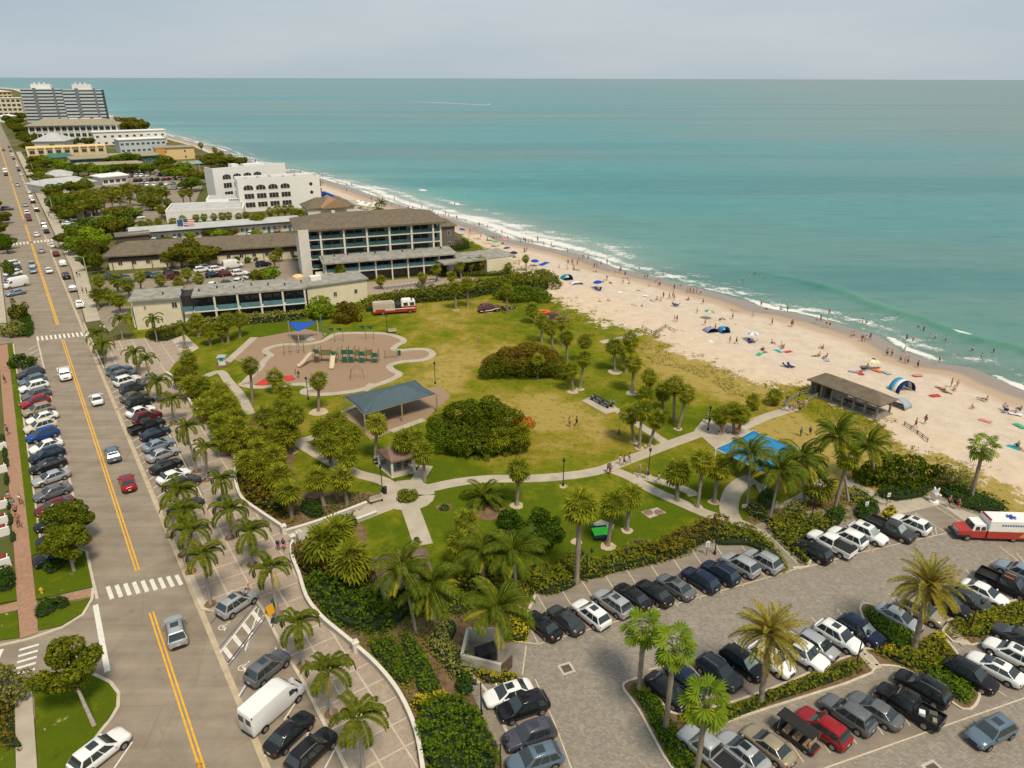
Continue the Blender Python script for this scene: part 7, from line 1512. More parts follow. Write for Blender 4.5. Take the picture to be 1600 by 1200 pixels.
m_ = MB(); tangent_quad(m_, [(wb - .36, -.9, 1.47), (wb - .36, .9, 1.47), (wb - .60, .8, 2.18), (wb - .60, -.8, 2.18)], .02, .06); part('windscreen', m_, M['carglass'], t)
for s in (-1, 1):
    for xx in (wb - .95, wb - 1.62): m_ = MB(); m_.box(xx, s * .93, 1.5, .55, .06, .5, tx=.8, ty=.3); part('side_window', m_, M['carglass'], t)
bl = 2 * wb + 1.3 - .9; bc = wb - 2.1 - bl / 2
m_ = MB(); m_.box(bc, 0, .55, bl, 2.3, 1.0); part('box_lower', m_, FR, t); m_ = MB(); m_.box(bc, 0, 1.55, bl, 2.3, 1.35, tx=.99, ty=.97); part('box_upper', m_, M['white'], t)
st = MB()
for k in range(3): q = k * PI / 3; c_, s_ = math.cos(q), math.sin(q); st.add([(bc + u * c_ - v * s_, u * s_ + v * c_, 2.912 + .002 * k) for u, v in ((-.6, -.16), (.6, -.16), (.6, .16), (-.6, .16))], [(0, 1, 2, 3)])
part('blue_star', st, plain('star_blue', (.02, .05, .28), .6, var=0), t)
for s in (-1, 1):
    m_ = MB(); m_.box(bc, s * 1.155, 1.5, bl - .1, .02, .07); part('gold_stripe', m_, GOLD, t); m_ = MB(); m_.box(bc - bl * .3, s * 1.152, .8, bl * .3, .02, .55, ty=1, tx=.5); part('gold_flame', m_, GOLD, t)
    for k in range(9): m_ = MB(); m_.box(bc - 1.0 + .3 * k, s * 1.15, 2.3, .17, .03, .2); part('letter', m_, M['flagblue'], t)
m_ = MB(); m_.box(bc + bl / 2 - .1, 0, 2.9, .2, 1.8, .16); part('light_bar', m_, M['taillight'], t); m_ = MB(); m_.box(wb + 1.08, 0, .55, .16, 1.8, .35); part('bumper', m_, M['chrome'], t); m_ = MB(); m_.box(wb + 1.03, 0, .92, .1, 1.1, .3); part('grille', m_, M['chrome'], t)
wheels(t, (wb, -wb), .92, .42, 1.05)
# ------------------------------------------------------------------ people: one continuous body per pose, clothes and hair as its children
SKIN = [plain(f'skin_{k}', c, .55, .3, var=.06) for k, c in enumerate(((.52, .33, .23), (.42, .25, .165), (.60, .41, .31), (.20, .115, .07)))]
HAIR = [plain(f'hair_{k}', c, .7, var=.2) for k, c in enumerate(((.03, .02, .014), (.10, .06, .03), (.35, .24, .11), (.35, .34, .33)))]
CLOTH = {k: plain('cloth_' + k, c, .85, .1, var=.08) for k, c in dict(white=(.72, .70, .68), black=(.015, .015, .018), navy=(.02, .03, .09), red=(.45, .03, .03), pink=(.60, .22, .26), blue=(.04, .12, .42), teal=(.03, .28, .30), grey=(.22, .22, .23), green=(.06, .22, .07), yellow=(.65, .45, .04), orange=(.62, .17, .03), purple=(.18, .05, .24)).items()}
def skinned(verts, edges, rad, name, lv=1):
    me = bpy.data.meshes.new('tmp'); me.from_pydata(verts, edges, []); o = bpy.data.objects.new('tmp', me); COL.objects.link(o)
    m = o.modifiers.new('s', 'SKIN'); sv_ = me.skin_vertices[0].data
    for i, r in enumerate(rad): sv_[i].radius = (r, r) if not hasattr(r, '__len__') else r
    sv_[0].use_root = True
    if lv: o.modifiers.new('d', 'SUBSURF').levels = lv
    dg = bpy.context.evaluated_depsgraph_get(); dg.update(); out = bpy.data.meshes.new_from_object(o.evaluated_get(dg)); out.name = name
    bpy.data.objects.remove(o); bpy.data.meshes.remove(me); out.materials.clear(); out.polygons.foreach_set('use_smooth', [True] * len(out.polygons)); return out
def pose(kind):
    """joint positions (x forward, y left, z up) of a 1.72 m figure"""
    J = {}
    def leg(s, hip, knee, ankle, toe): J[f'hip{s}'], J[f'knee{s}'], J[f'ank{s}'], J[f'toe{s}'] = hip, knee, ankle, toe
    if kind in ('stand', 'walk', 'bend'):
        J['pel'], J['chest'], J['neck'], J['head0'], J['head1'] = (0, 0, .92), (.01, 0, 1.28), (.01, 0, 1.46), (.03, 0, 1.55), (.05, 0, 1.66)
        if kind == 'stand': leg('L', (0, .09, .88), (.02, .10, .48), (0, .11, .08), (.16, .13, .04)); leg('R', (0, -.09, .88), (.03, -.10, .48), (-.02, -.11, .08), (.14, -.13, .04)); arms = (((.0, .19, 1.40), (-.03, .25, 1.12), (.06, .24, .88)), ((.0, -.19, 1.40), (.0, -.26, 1.13), (.14, -.20, .95)))
        else: leg('L', (0, .09, .88), (.20, .09, .52), (.22, .09, .10), (.38, .10, .05)); leg('R', (0, -.09, .88), (-.06, -.09, .47), (-.36, -.09, .14), (-.24, -.09, .04)); arms = (((.0, .19, 1.40), (-.16, .24, 1.14), (-.12, .23, .90)), ((.0, -.19, 1.40), (.12, -.24, 1.14), (.28, -.22, .98)))
    elif kind == 'sit':
        J['pel'], J['chest'], J['neck'], J['head0'], J['head1'] = (0, 0, .13), (-.10, 0, .48), (-.10, 0, .66), (-.07, 0, .75), (-.04, 0, .86)
        leg('L', (.04, .10, .13), (.42, .16, .42), (.72, .14, .07), (.86, .15, .05)); leg('R', (.04, -.10, .13), (.44, -.14, .38), (.78, -.12, .07), (.92, -.13, .05)); arms = (((-.10, .19, .60), (-.24, .26, .34), (-.30, .28, .06)), ((-.10, -.19, .60), (.10, -.26, .42), (.36, -.16, .40)))
    elif kind == 'chair':
        J['pel'], J['chest'], J['neck'], J['head0'], J['head1'] = (0, 0, .42), (-.16, 0, .76), (-.20, 0, .94), (-.18, 0, 1.03), (-.16, 0, 1.14)
        leg('L', (.04, .10, .42), (.44, .12, .48), (.60, .12, .08), (.74, .13, .05)); leg('R', (.04, -.10, .42), (.44, -.12, .48), (.64, -.12, .08), (.78, -.13, .05)); arms = (((-.16, .19, .88), (-.06, .28, .64), (.18, .27, .60)), ((-.16, -.19, .88), (-.06, -.28, .64), (.18, -.27, .60)))
    else:  # lie
        J['pel'], J['chest'], J['neck'], J['head0'], J['head1'] = (0, 0, .12), (-.38, 0, .13), (-.56, 0, .13), (-.65, 0, .13), (-.77, 0, .14)
        leg('L', (.05, .09, .11), (.46, .12, .10), (.86, .12, .08), (1.0, .16, .10)); leg('R', (.05, -.09, .11), (.44, -.12, .16), (.84, -.14, .08), (.98, -.17, .10)); arms = (((-.50, .19, .13), (-.32, .34, .10), (-.56, .38, .08)), ((-.50, -.19, .13), (-.24, -.26, .10), (.0, -.24, .07)))
    names = ['pel', 'chest', 'neck', 'head0', 'head1']; V = [J[n] for n in names]; E_ = [(0, 1), (1, 2), (2, 3), (3, 4)]; Rd = [.135, .15, .055, .085, .088]
    for s in 'LR':
        b = len(V); V += [J['hip' + s], J['knee' + s], J['ank' + s], J['toe' + s]]; Rd += [.095, .065, .042, .035]; E_ += [(0, b), (b, b + 1), (b + 1, b + 2), (b + 2, b + 3)]
    for a in arms:
        b = len(V); hand = tuple(a[2][i] + (a[2][i] - a[1][i]) * .32 for i in range(3)); V += [a[0], a[1], a[2], hand]; Rd += [.06, .045, .032, .036]; E_ += [(1, b), (b, b + 1), (b + 1, b + 2), (b + 2, b + 3)]
    body = skinned(V, E_, Rd, 'body'); body.materials.append(SKIN[0])
    hd = Vector(J['head1']); h0 = Vector(J['head0']); ax = (hd - h0).normalized()
    hair = MB(); c = hd + ax * .02 - Vector((.02, 0, 0)) * (kind != 'lie'); rings = []
    for r, z in ((.10, -.09), (.115, -.02), (.105, .05), (.06, .10), (.01, .115)): rings.append([tuple(c + Vector((r * math.cos(q) - .015, r * math.sin(q), 0)) + ax * z) if kind != 'lie' else tuple(c + Vector((0, r * math.cos(q), r * math.sin(q) * .9 + .01)) + ax * z) for q in np.linspace(0, 2 * PI, 9)[:-1]])
    hair.loft(rings); hm = hair.mesh('hair', HAIR[0], 60)
    P = Vector(J['pel']); C_ = Vector(J['chest']); sh = (Vector(J['hipL']), Vector(J['kneeL']), Vector(J['hipR']), Vector(J['kneeR'])); N_ = Vector(J['neck'])
    short = skinned([tuple(P + (C_ - P) * .12), tuple(sh[0]), tuple(sh[0].lerp(sh[1], .62)), tuple(sh[2]), tuple(sh[2].lerp(sh[3], .62))], [(0, 1), (1, 2), (0, 3), (3, 4)], [.155, .118, .105, .118, .105], 'shorts'); short.materials.append(CLOTH['navy'])
    top = skinned([tuple(P + (C_ - P) * .05), tuple(C_), tuple(C_.lerp(N_, .7)), tuple(Vector(arms[0][0])), tuple(Vector(arms[0][0]).lerp(Vector(arms[0][1]), .5)), tuple(Vector(arms[1][0])), tuple(Vector(arms[1][0]).lerp(Vector(arms[1][1]), .5))], [(0, 1), (1, 2), (1, 3), (3, 4), (1, 5), (5, 6)], [.152, .172, .075, .08, .068, .08, .068], 'shirt'); top.materials.append(CLOTH['white'])
    suit = skinned([tuple(P + (C_ - P) * -.02), tuple(P + (C_ - P) * .2)], [(0, 1)], [.158, .150], 'swim_shorts'); suit.materials.append(CLOTH['navy'])
    return dict(body=body, hair=hm, shorts=short, shirt=top, suit=suit)
POSE = {k: pose(k) for k in ('stand', 'walk', 'sit', 'chair', 'lie')}
PN = [0]; POSEWORD = {'stand': 'standing', 'walk': 'walking', 'sit': 'sitting', 'chair': 'seated', 'lie': 'lying'}
def person(px, py, kind, where, shirt=None, bottom='navy', z=0.0, rz=None, h=1.0, group=None, sunk=0.0):
    PN[0] += 1; random.seed(7000 + PN[0]); x, y = G(px, py, z); P = POSE[kind]
    t = thing('person', None, 'person', (x, y, z - sunk), random.uniform(0, 6.28) if rz is None else rz, group or f'people {where}'); t.scale = (h * random.uniform(.94, 1.06),) * 3
    ob('body', P['body'], t, mat=random.choice(SKIN)); ob('hair', P['hair'], t, mat=random.choice(HAIR))
    if shirt: ob('shirt', P['shirt'], t, mat=CLOTH[shirt]); ob('shorts', P['shorts'], t, mat=CLOTH[bottom]); d = f'in {shirt} shirt'
    else: ob('swim_shorts', P['suit'] if random.random() < .4 else P['shorts'], t, mat=CLOTH[bottom]); d = f'in {bottom} swimwear'
    auto(t, f'{POSEWORD[kind]} person {d}', where); return t
cl = lambda: random.choice(['navy', 'black', 'red', 'blue', 'pink', 'teal', 'navy', 'purple', 'orange', 'green'])
def crowd(pts, kinds, where, z=0.0, shirts=0.0, h=1.0, sunk=0.0):
    for i, p in enumerate(pts):
        random.seed(8000 + i * 13 + int(p[0] * 7 + p[1])); s = cl() if random.random() < shirts else None
        if s and random.random() < .5: s = random.choice(['white', 'white', 'grey', 'black'])
        person(p[0], p[1], kinds[i % len(kinds)], where, s, cl(), z, h=h, sunk=sunk)
SW = ('stand', 'walk', 'stand')
crowd([(905, 408), (911, 406), (929, 419), (933, 418), (874, 422), (1008, 435), (1012, 435), (1015, 450), (1054, 453), (1106, 451)], SW, 'at the water line below the hotel', -.9)
crowd([(1074, 459), (1079, 458), (1084, 459), (1089, 459), (1095, 461)], SW, 'in the bather group on wet sand', -.9)
crowd([(1037, 465), (1046, 467), (1052, 465), (1054, 503), (1058, 503)], SW, 'on the dry sand above the dune walkover', -.1, .3)
crowd([(937, 472), (951, 471), (1004, 479), (1020, 470), (1027, 468), (1033, 469), (944, 441), (955, 442)], ('sit', 'sit', 'sit', 'lie'), 'on the sand before the walkover', -.1, .2)
crowd([(897, 420), (901, 421), (905, 422), (992, 477), (1132, 498), (1126, 499)], ('lie',), 'sunbathing on the middle sand', -.1)
crowd([(1141, 536), (1151, 537), (1195, 551), (1192, 547), (1110, 515), (1118, 516), (1102, 508)], ('stand', 'walk', 'sit', 'sit', 'sit'), 'near the round teal beach tent', -.05, .4)
crowd([(1330, 528), (1334, 528), (1347, 534), (1352, 535), (1360, 530), (1386, 556), (1394, 556), (1407, 566), (1414, 569), (1419, 569), (1434, 575), (1468, 566)], SW, 'along the wet sand above the pavilion', -1.0, .25)
crowd([(1348, 505), (1354, 506), (1296, 490), (1417, 530), (1427, 533), (1414, 549), (1453, 528), (1462, 529), (1478, 532), (1534, 559), (1553, 550), (1520, 548), (1444, 516)], ('stand', 'walk'), 'wading in the shallow water', SEAZ, sunk=.35)
crowd([(1155, 441), (1171, 434), (1180, 428), (1188, 431), (1195, 434), (1404, 493), (1417, 493), (1436, 510), (1465, 507), (1460, 505), (1230, 476), (1161, 437)], ('stand',), 'swimming beyond the breaking wave', SEAZ, sunk=.95)
crowd([(1207, 536), (1222, 542), (1286, 544), (1275, 556), (1281, 555), (1291, 560), (1232, 572), (1370, 574), (1356, 574), (1224, 545)], ('sit', 'chair', 'sit', 'lie'), 'on the sand above the pavilion', -.1, .3)
crowd([(1477, 609), (1480, 612), (1492, 608), (1470, 606)], ('sit', 'lie'), 'in the group below the arch tent', -.1, .2); crowd([(1487, 603), (1496, 605)], ('stand',), 'in the group below the arch tent', -.1)
crowd([(1536, 622), (1542, 625), (1520, 637), (1569, 638), (1575, 634), (1588, 644), (1595, 640), (1590, 698), (1596, 700)], ('lie', 'sit', 'sit', 'chair'), 'on the sand near the right edge', -.05, .3)
crowd([(1431, 668), (1446, 662)], ('walk',), 'crossing the sand behind the pavilion', 0, .6)
crowd([(1252, 681), (1266, 680)], ('stand', 'walk'), 'on the dry grass above the blue canopy', 0, 1.0)
crowd([(1230, 630), (1247, 637), (1259, 637), (1250, 644), (1226, 640), (1234, 642)], SW, 'at the foot of the pavilion ramp', .06, .9)
crowd([(970, 726), (984, 724), (954, 741), (1000, 744), (1011, 748), (1030, 755), (951, 738), (976, 727)], ('walk',), 'on the main footpath', .06, .8)
crowd([(891, 667), (902, 666), (749, 536)], ('stand', 'walk'), 'on the open lawn', .03, .7); crowd([(968, 678)], ('sit',), 'on the lawn below the picnic slab', .03, 1); crowd([(783, 586)], ('sit',), 'in the shade of the sea grape tree', .03, 1)
crowd([(959, 637), (955, 635)], ('stand', 'sit'), 'at the picnic slab benches', .08, .9); crowd([(1109, 663), (1125, 680), (1138, 676), (1152, 680), (1105, 660)], ('stand', 'walk', 'sit'), 'under the palms on the paved pad', .07, .9)
crowd([(463, 586), (468, 591)], SW, 'on the playground mulch', .05, .9, .9)
for i, (a, b) in enumerate(((786, 488), (789, 490), (793, 490), (797, 488), (801, 488), (805, 487))): person(a, b, 'stand', 'in the black-clad group beside the rescue SUV', 'black', 'black', .03)
crowd([(437, 861), (446, 861), (393, 932), (389, 940)], SW, 'on the plaza pavers', .1, 1); crowd([(292, 616), (283, 620), (316, 640)], SW, 'beside the upper plaza wall', .1, 1)
crowd([(10, 600), (15, 681), (18, 786), (25, 797), (36, 790), (33, 826), (29, 812)], ('walk',), 'on the brick walk', .1, .9)
crowd([(1483, 791), (1497, 795)], ('walk',), 'on the pavement beside the ambulance', .08, 1); crowd([(1150, 890)], ('stand',), 'between the parked silver SUVs', .06, 1)
crowd([(122, 434), (126, 434), (131, 460), (137, 460), (160, 519), (166, 520), (112, 396), (104, 380), (78, 342), (82, 345), (110, 400)], SW, 'on the sidewalk right of the street', .08, .9)
crowd([(770, 372), (762, 378), (780, 384), (796, 398), (812, 415), (845, 430), (752, 370), (735, 365), (858, 432)], ('sit', 'stand', 'lie'), 'among the umbrellas behind the hotel', -.1, .3)
crowd([(661, 336), (625, 326), (711, 322), (715, 332), (470, 272), (445, 267), (430, 262), (455, 266), (400, 254)], SW, 'on the far sand beyond the hotel', -.9)
rg_ = random.Random(41)
def strew(n, s0_, s1_, f0, f1, kinds, where, sh=.2):
    pts = []
    for _ in range(n): s_ = rg_.uniform(s0_, s1_); a, b = float(lineB(s_)), float(shore_d(s_)); q = RD(s_, a + (b - a) * rg_.uniform(f0, f1)); pts.append(PX(q[0], q[1], -.3))
    crowd(pts, kinds, where, -.3, sh)
strew(56, 118, 230, .15, .95, ('stand', 'sit', 'walk', 'lie'), 'scattered on the sand toward the hotel'); strew(52, 20, 112, .35, .97, ('sit', 'stand', 'lie', 'walk'), 'scattered over the middle beach'); strew(40, 235, 480, .2, 1.0, SW, 'far up the beach past the hotels')
# ------------------------------------------------------------------ beach things
UC = {k: plain('canopy_' + k, c, .75, .1, var=.08) for k, c in dict(blue=(.012, .07, .40), teal=(.02, .30, .38), white=(.72, .70, .68), green=(.05, .36, .20), pink=(.60, .22, .22), yellow=(.62, .55, .12), grey=(.33, .38, .42), violet=(.28, .27, .40), red=(.5, .05, .04), skyblue=(.03, .28, .52), navy=(.02, .03, .12), orange=(.62, .18, .04)).items()}
def umbrella(px, py, cols, label, r=1.25, h=2.1, z=-.05, tilt=.12, cat='umbrella'):
    x, y = G(px, py, z); t = thing('beach_umbrella', label, cat, (x, y, z), random.uniform(0, 6.28)); t.rotation_euler.x = tilt; n = 8
    mb = MB(); mb.tube([(0, 0, 0), (0, 0, h)], .025, 5); part('pole', mb, M['white'], t)
    for k in range(n):
        a, b = 2 * PI * k / n, 2 * PI * (k + 1) / n; m_ = MB(); P = lambda q, rr, zz: (rr * math.cos(q), rr * math.sin(q), zz)
        m_.add([(0, 0, h + .02), P(a, r * .6, h - .16), P(b, r * .6, h - .16), P(a, r, h - .48), P(b, r, h - .48), P((a + b) / 2, r * .97, h - .43)], [(0, 1, 2), (1, 3, 5, 4, 2)]); part('canopy_panel', m_, UC[cols[k % len(cols)]], t)
    return t
random.seed(3)
for r in ((722, 366, ('blue',), 'royal blue umbrella on the terrace beside the shingled house'), (767, 377, ('green', 'teal'), 'green and teal striped umbrella on the sand behind the hotel'), (774, 386, ('green',), 'plain green umbrella on the sand behind the hotel'), (790, 382, ('pink',), 'pink umbrella near the water behind the hotel'), (793, 396, ('navy', 'blue'), 'navy umbrella above the hotel annex'), (803, 403, ('navy',), 'dark navy umbrella right of the hotel annex'), (836, 416, ('blue',), 'royal blue umbrella beside the small terrace palm'), (935, 450, ('blue',), 'lone blue umbrella over two chairs on the open sand'), (1107, 497, ('violet', 'green', 'skyblue', 'yellow'), 'rainbow-panelled umbrella on the middle sand'), (1361, 575, ('yellow', 'white'), 'yellow umbrella with dark centre on the sand above the pavilion'), (1175, 531, ('grey', 'white'), 'pale grey umbrella beside two chairs near the teal tent')):
    t = umbrella(*r)
    if r[0] == 1361: mb = MB(); mb.lathe([(.5, 1.98), (.3, 2.08), (.02, 2.15)], 10); part('dark_centre', mb, UC['navy'], t)
def tent(px, py, col, label, w=2.4, d=2.0, h=1.6, rz=0.0, z=-.05, trim='navy'):
    x, y = G(px, py, z); t = thing('beach_tent', label, 'tent', (x, y, z), rz); n = 8; m_ = MB(); rings = []
    for k in range(n + 1):
        q = PI * k / n; rings.append([(-w / 2 * math.cos(q) , -d / 2 + d * j / 3, h * math.sin(q) * (1 - .35 * (j / 3) ** 2)) for j in range(4)])
    m_.loft(rings, caps=False, close=False); part('shell', m_, UC[col], t, smooth=60).modifiers.new('cloth', 'SOLIDIFY').thickness = .03
    m_ = MB(); m_.tube([(-w / 2 * math.cos(PI * k / n), -d / 2, h * math.sin(PI * k / n)) for k in range(n + 1)], .03, 4); part('front_pole', m_, UC[trim], t); m_ = MB(); m_.prism([(-w / 2, -d / 2), (w / 2, -d / 2), (w / 2, d / 2), (-w / 2, d / 2)], 0, .03); part('floor', m_, UC[trim], t)
tent(886, 436, 'teal', 'turquoise dome tent beside the terrace railing', 2.8, 2.4, 1.6, .4); tent(1131, 518, 'skyblue', 'round sky-blue pop-up tent on the middle sand', 2.2, 2.0, 1.5, .3); tent(1111, 517, 'violet', 'low violet-grey tent left of the sky-blue tent', 2.8, 2.2, 1.0, .3)
tent(1406, 634, 'grey', 'grey and blue tent behind the right end of the pavilion', 3.0, 2.8, 1.7, -.9); tent(901, 444, 'white', 'flat white sun shelter on the sand below the railing', 3.4, 2.2, .9, .3, trim='white')
x, y = G(1410, 608); t = thing('arch_tent', 'large open beach shade arching in blue, white and black behind the pavilion', 'tent', (x, y, -.05), R(20))
for k, c in enumerate(('navy', 'white', 'skyblue')):
    m_ = MB(); rings = []
    for i in range(11): q = PI * i / 10; rings.append([(-1.9 * math.cos(q), -1.2 + .8 * k, 2.0 * math.sin(q)), (-1.9 * math.cos(q), -.4 + .8 * k, 2.0 * math.sin(q))])
    m_.loft(rings, caps=False, close=False); part('arch_panel', m_, UC[c], t, smooth=60).modifiers.new('cloth', 'SOLIDIFY').thickness = .03
x, y = G(850, 424); t = thing('shade_sail', 'royal blue rectangular sunshade stretched over posts beside the terrace railing', 'sunshade', (x, y, 0), R(60)); m_ = MB(); m_.box(0, 0, 2.2, 4.6, 1.6, .05); part('cloth', m_, UC['blue'], t)
for a in (-2.2, 2.2):
    for b in (-.7, .7): m_ = MB(); m_.tube([(a, b, 0), (a, b, 2.2)], .04, 4); part('post', m_, M['white'], t)
TW = [(970, 457, 'white', 'long white towel on the open sand'), (1010, 462, 'white', 'white blanket beside the dark sunbathers'), (1065, 507, 'navy', 'navy towel below two standing bathers'), (1111, 533, 'white', 'white towel below the violet tent'), (1232, 549, 'red', 'red towel on the sand above the pavilion'), (1217, 548, 'teal', 'teal towel beside the red towel'), (1335, 580, 'violet', 'violet towel left of the crimson towel'), (1345, 582, 'red', 'crimson towel below the yellow umbrella'), (1372, 578, 'orange', 'orange towel beside the yellow umbrella'), (1386, 581, 'grey', 'grey towels right of the orange towel'), (1462, 617, 'red', 'bright red towel below the arch tent'), (1541, 656, 'pink', 'pink towel lying alone near the right edge'), (1595, 664, 'green', 'green towel at the right edge'), (1187, 553, 'green', 'green towel under a seated bather near the teal tent'), (1435, 585, 'pink', 'faded pink blanket near the water'), (1588, 645, 'white', 'white blanket under the right edge group'), (1292, 561, 'grey', 'grey blanket of the group above the pavilion'), (1586, 698, 'teal', 'teal towel near the right edge below the pavilion')]
for px, py, c, lab in TW:
    x, y = G(px, py, -.05); m_ = MB(); n = 6; rz = random.uniform(0, 3)
    vs = [(1.9 * (i / n - .5), 1.0 * (j / 3 - .5), .03 + .03 * math.sin(i * 1.9 + j)) for i in range(n + 1) for j in range(4)]; m_.add(vs, [(i * 4 + j, i * 4 + j + 4, i * 4 + j + 5, i * 4 + j + 1) for i in range(n) for j in range(3)])
    o = m_.build('beach_towel', UC[c]); o.location = (x, y, -.03); o.rotation_euler.z = rz; tag(o, lab, 'towel')
def beach_chair(px, py, col, where, z=-.05, rz=None):
    x, y = G(px, py, z); t = thing('beach_chair', None, 'chair', (x, y, z), random.uniform(0, 6) if rz is None else rz, f'chairs {where}'); auto(t, f'{col} reclining chair', where)
    k_ = ('bc', col)
    if k_ not in PM: PM[k_] = (MB().box(.3, 0, .3, 1.2, .6, .05).mesh('seat', UC[col]), MB().add([(-.3, -.3, .33), (-.3, .3, .33), (-.75, .3, .85), (-.75, -.3, .85), (-.3, -.3, .29), (-.3, .3, .29), (-.77, .3, .81), (-.77, -.3, .81)], [(0, 1, 2, 3), (7, 6, 5, 4), (3, 2, 6, 7), (0, 3, 7, 4), (1, 5, 6, 2)]).mesh('backrest', UC[col]), MB().box(0, 0, 0, .05, .6, .32).mesh('leg', M['white']))
    a, b, c = PM[k_]; ob('seat', a, t); ob('backrest', b, t); ob('leg', c, t, (.75, 0, 0)); ob('leg', c, t, (-.25, 0, 0))
for p in ((933, 453), (938, 454), (1055, 478), (1059, 477), (1172, 535), (1178, 535), (1229, 573), (1236, 573), (1350, 578), (1573, 642)): beach_chair(*p, 'navy', 'on the open beach')
for k in range(14): beach_chair(602 + k * 5.8, 452.5 - .75 * k, 'white', 'on the hotel garden terrace', .1, 1.8); COL.objects[-1].parent.scale = (1.3,) * 3
for k in range(13):
    px, py = 507 + k * 2.9, 303 + k * 1.15; x, y = G(px, py + 5); t = thing('beach_cabana', None, 'cabana', (x, y, -.1), R(30), 'blue cabanas'); auto(t, 'small royal blue beach cabana', 'in the row beside the white hotel')
    if 'cab' not in PM: PM['cab'] = (MB().box(0, 0, .4, 2.3, 2.3, 2.0, tx=.6, ty=.9).mesh('hood', UC['blue']), MB().box(.3, 0, 0, 2.0, 1.4, .4).mesh('lounge', UC['white']))
    ob('hood', PM['cab'][0], t); ob('lounge', PM['cab'][1], t)
random.seed(12)
for k in range(15):
    px, py = random.uniform(560, 612), 0; py = 322 + (px - 560) * .22 + random.uniform(-3, 5); x, y = G(px, py); t = thing('terrace_umbrella', None, 'umbrella', (x, y, .05), 0, 'white folded umbrellas'); auto(t, 'white terrace umbrella', 'on the beach terrace behind the hotel')
    if 'tu' not in PM: PM['tu'] = (MB().lathe([(1.1, 1.9), (.6, 2.3), (.03, 2.6)], 8).mesh('canopy', UC['white']), MB().lathe([(.03, 0), (.03, 2.3)], 5).mesh('pole', M['dark']))
    ob('canopy', PM['tu'][0], t); ob('pole', PM['tu'][1], t)
# ------------------------------------------------------------------ playground
M['playgreen'] = plain('dark_green_panel', (.02, .13, .09), .5, var=.1); M['slide'] = plain('tan_plastic', (.58, .48, .33), .45, var=.06); M['olive'] = plain('olive_posts', (.20, .19, .075), .55, var=.1)
def loc0(t): return Vector((t.location.x, t.location.y, 0))
x, y = G(545, 566); t = thing('play_structure', 'tan and dark green climbing structure with two slides on the playground', 'playground', (x, y, .05), ang((490, 560), (600, 560)))
L = math.dist(G(492, 566), G(594, 562)); X = lambda px: (px - 545) / 102 * L
decks = ((497, 1.9), (524, 1.5), (541, 1.8), (551, 1.8), (568, 1.5), (588, 1.2))
for px, h in decks:
    m_ = MB(); m_.box(X(px), 0, h, 1.3, 1.3, .1); part('deck', m_, M['brownwall'], t)
    for a in (-.65, .65):
        for b in (-.65, .65): m_ = MB(); m_.tube([(X(px) + a, b, 0), (X(px) + a, b, h + 1.3)], .07, 6); part('post', m_, M['olive'], t)
    m_ = MB(); m_.box(X(px), -.66, h + .12, 1.0, .05, .8); part('panel', m_, M['playgreen'], t)
    m_ = MB(); m_.box(X(px), -.66, .2, .9, .05, h * .6); part('lower_panel', m_, M['playgreen' if px > 530 else 'brownwall'], t)
for a, b in ((497, 524), (551, 568), (568, 588)):
    m_ = MB(); m_.box((X(a) + X(b)) / 2, 0, 1.5, abs(X(b) - X(a)) - 1.3, 1.0, .08); part('bridge', m_, M['olive'], t); m_ = MB(); m_.box((X(a) + X(b)) / 2, -.5, 1.6, abs(X(b) - X(a)) - 1.2, .04, .7); m_.box((X(a) + X(b)) / 2, .5, 1.6, abs(X(b) - X(a)) - 1.2, .04, .7); part('bridge_rail', m_, M['olive'], t)
def slide(p0, p1, name='slide'):
    a, b = Vector(p0), Vector(p1); m_ = MB(); rings = []; d = (b - a); s = Vector((-d.y, d.x, 0)).normalized()
    for i in range(9):
        u = i / 8; p = a.lerp(b, u); p.z = a.z + (b.z - a.z) * (u * u * (3 - 2 * u)); rings.append([tuple(p + s * w + Vector((0, 0, zz))) for w, zz in ((-.42, .32), (-.36, .0), (.36, 0), (.42, .32), (.48, .3), (.42, -.08), (-.42, -.08), (-.48, .3))])
    m_.loft(rings); part(name, m_, M['slide'], t, smooth=50)
o_ = Vector(t.location); inv = Matrix.Rotation(-t.rotation_euler.z, 3, 'Z')
def lp(px, py, z): q = Vector((*G(px, py, z), z)) - o_; return inv @ q
slide((X(497) - .6, -.5, 2.0), lp(467, 573, .3)); slide((X(524), -.7, 1.6), lp(519, 576, .3))
def poles(nm, lab, cat, px, py, rz, draw): x, y = G(px, py); q = thing(nm, lab, cat, (x, y, .05), rz); draw(q); return q
def arch_climber(q):
    for s in (-.55, .55): m_ = MB(); m_.tube([(-1.3, s, 0), (-.9, s, 1.9), (0, s, 2.4), (.9, s, 1.9), (1.3, s, 0)], .05, 6); part('arch', m_, M['olive'], q)
    for k in range(5): m_ = MB(); m_.tube([(-.9 + .45 * k, -.55, 1.9 + .5 * math.sin(PI * k / 4)), (-.9 + .45 * k, .55, 1.9 + .5 * math.sin(PI * k / 4))], .035, 5); part('rung', m_, M['olive'], q)
poles('climbing_arch', 'thin metal climbing arch on the mulch before the play structure', 'climbing frame', 559, 592, R(15), arch_climber)
def swing(q):
    for e in (-1.9, 1.9):
        for s in (-.8, .8): m_ = MB(); m_.tube([(e, s, 0), (e, 0, 2.5)], .06, 6); part('leg', m_, M['olive'], q)
    m_ = MB(); m_.tube([(-1.9, 0, 2.5), (1.9, 0, 2.5)], .06, 6); part('top_bar', m_, M['olive'], q)
    for e in (-.8, .8):
        for s in (-.2, .2): m_ = MB(); m_.tube([(e + s, 0, .5), (e + s, 0, 2.5)], .02, 4); part('chain', m_, M['dark'], q)
        m_ = MB(); m_.box(e, 0, .45, .5, .3, .06); part('seat', m_, M['playgreen'], q)
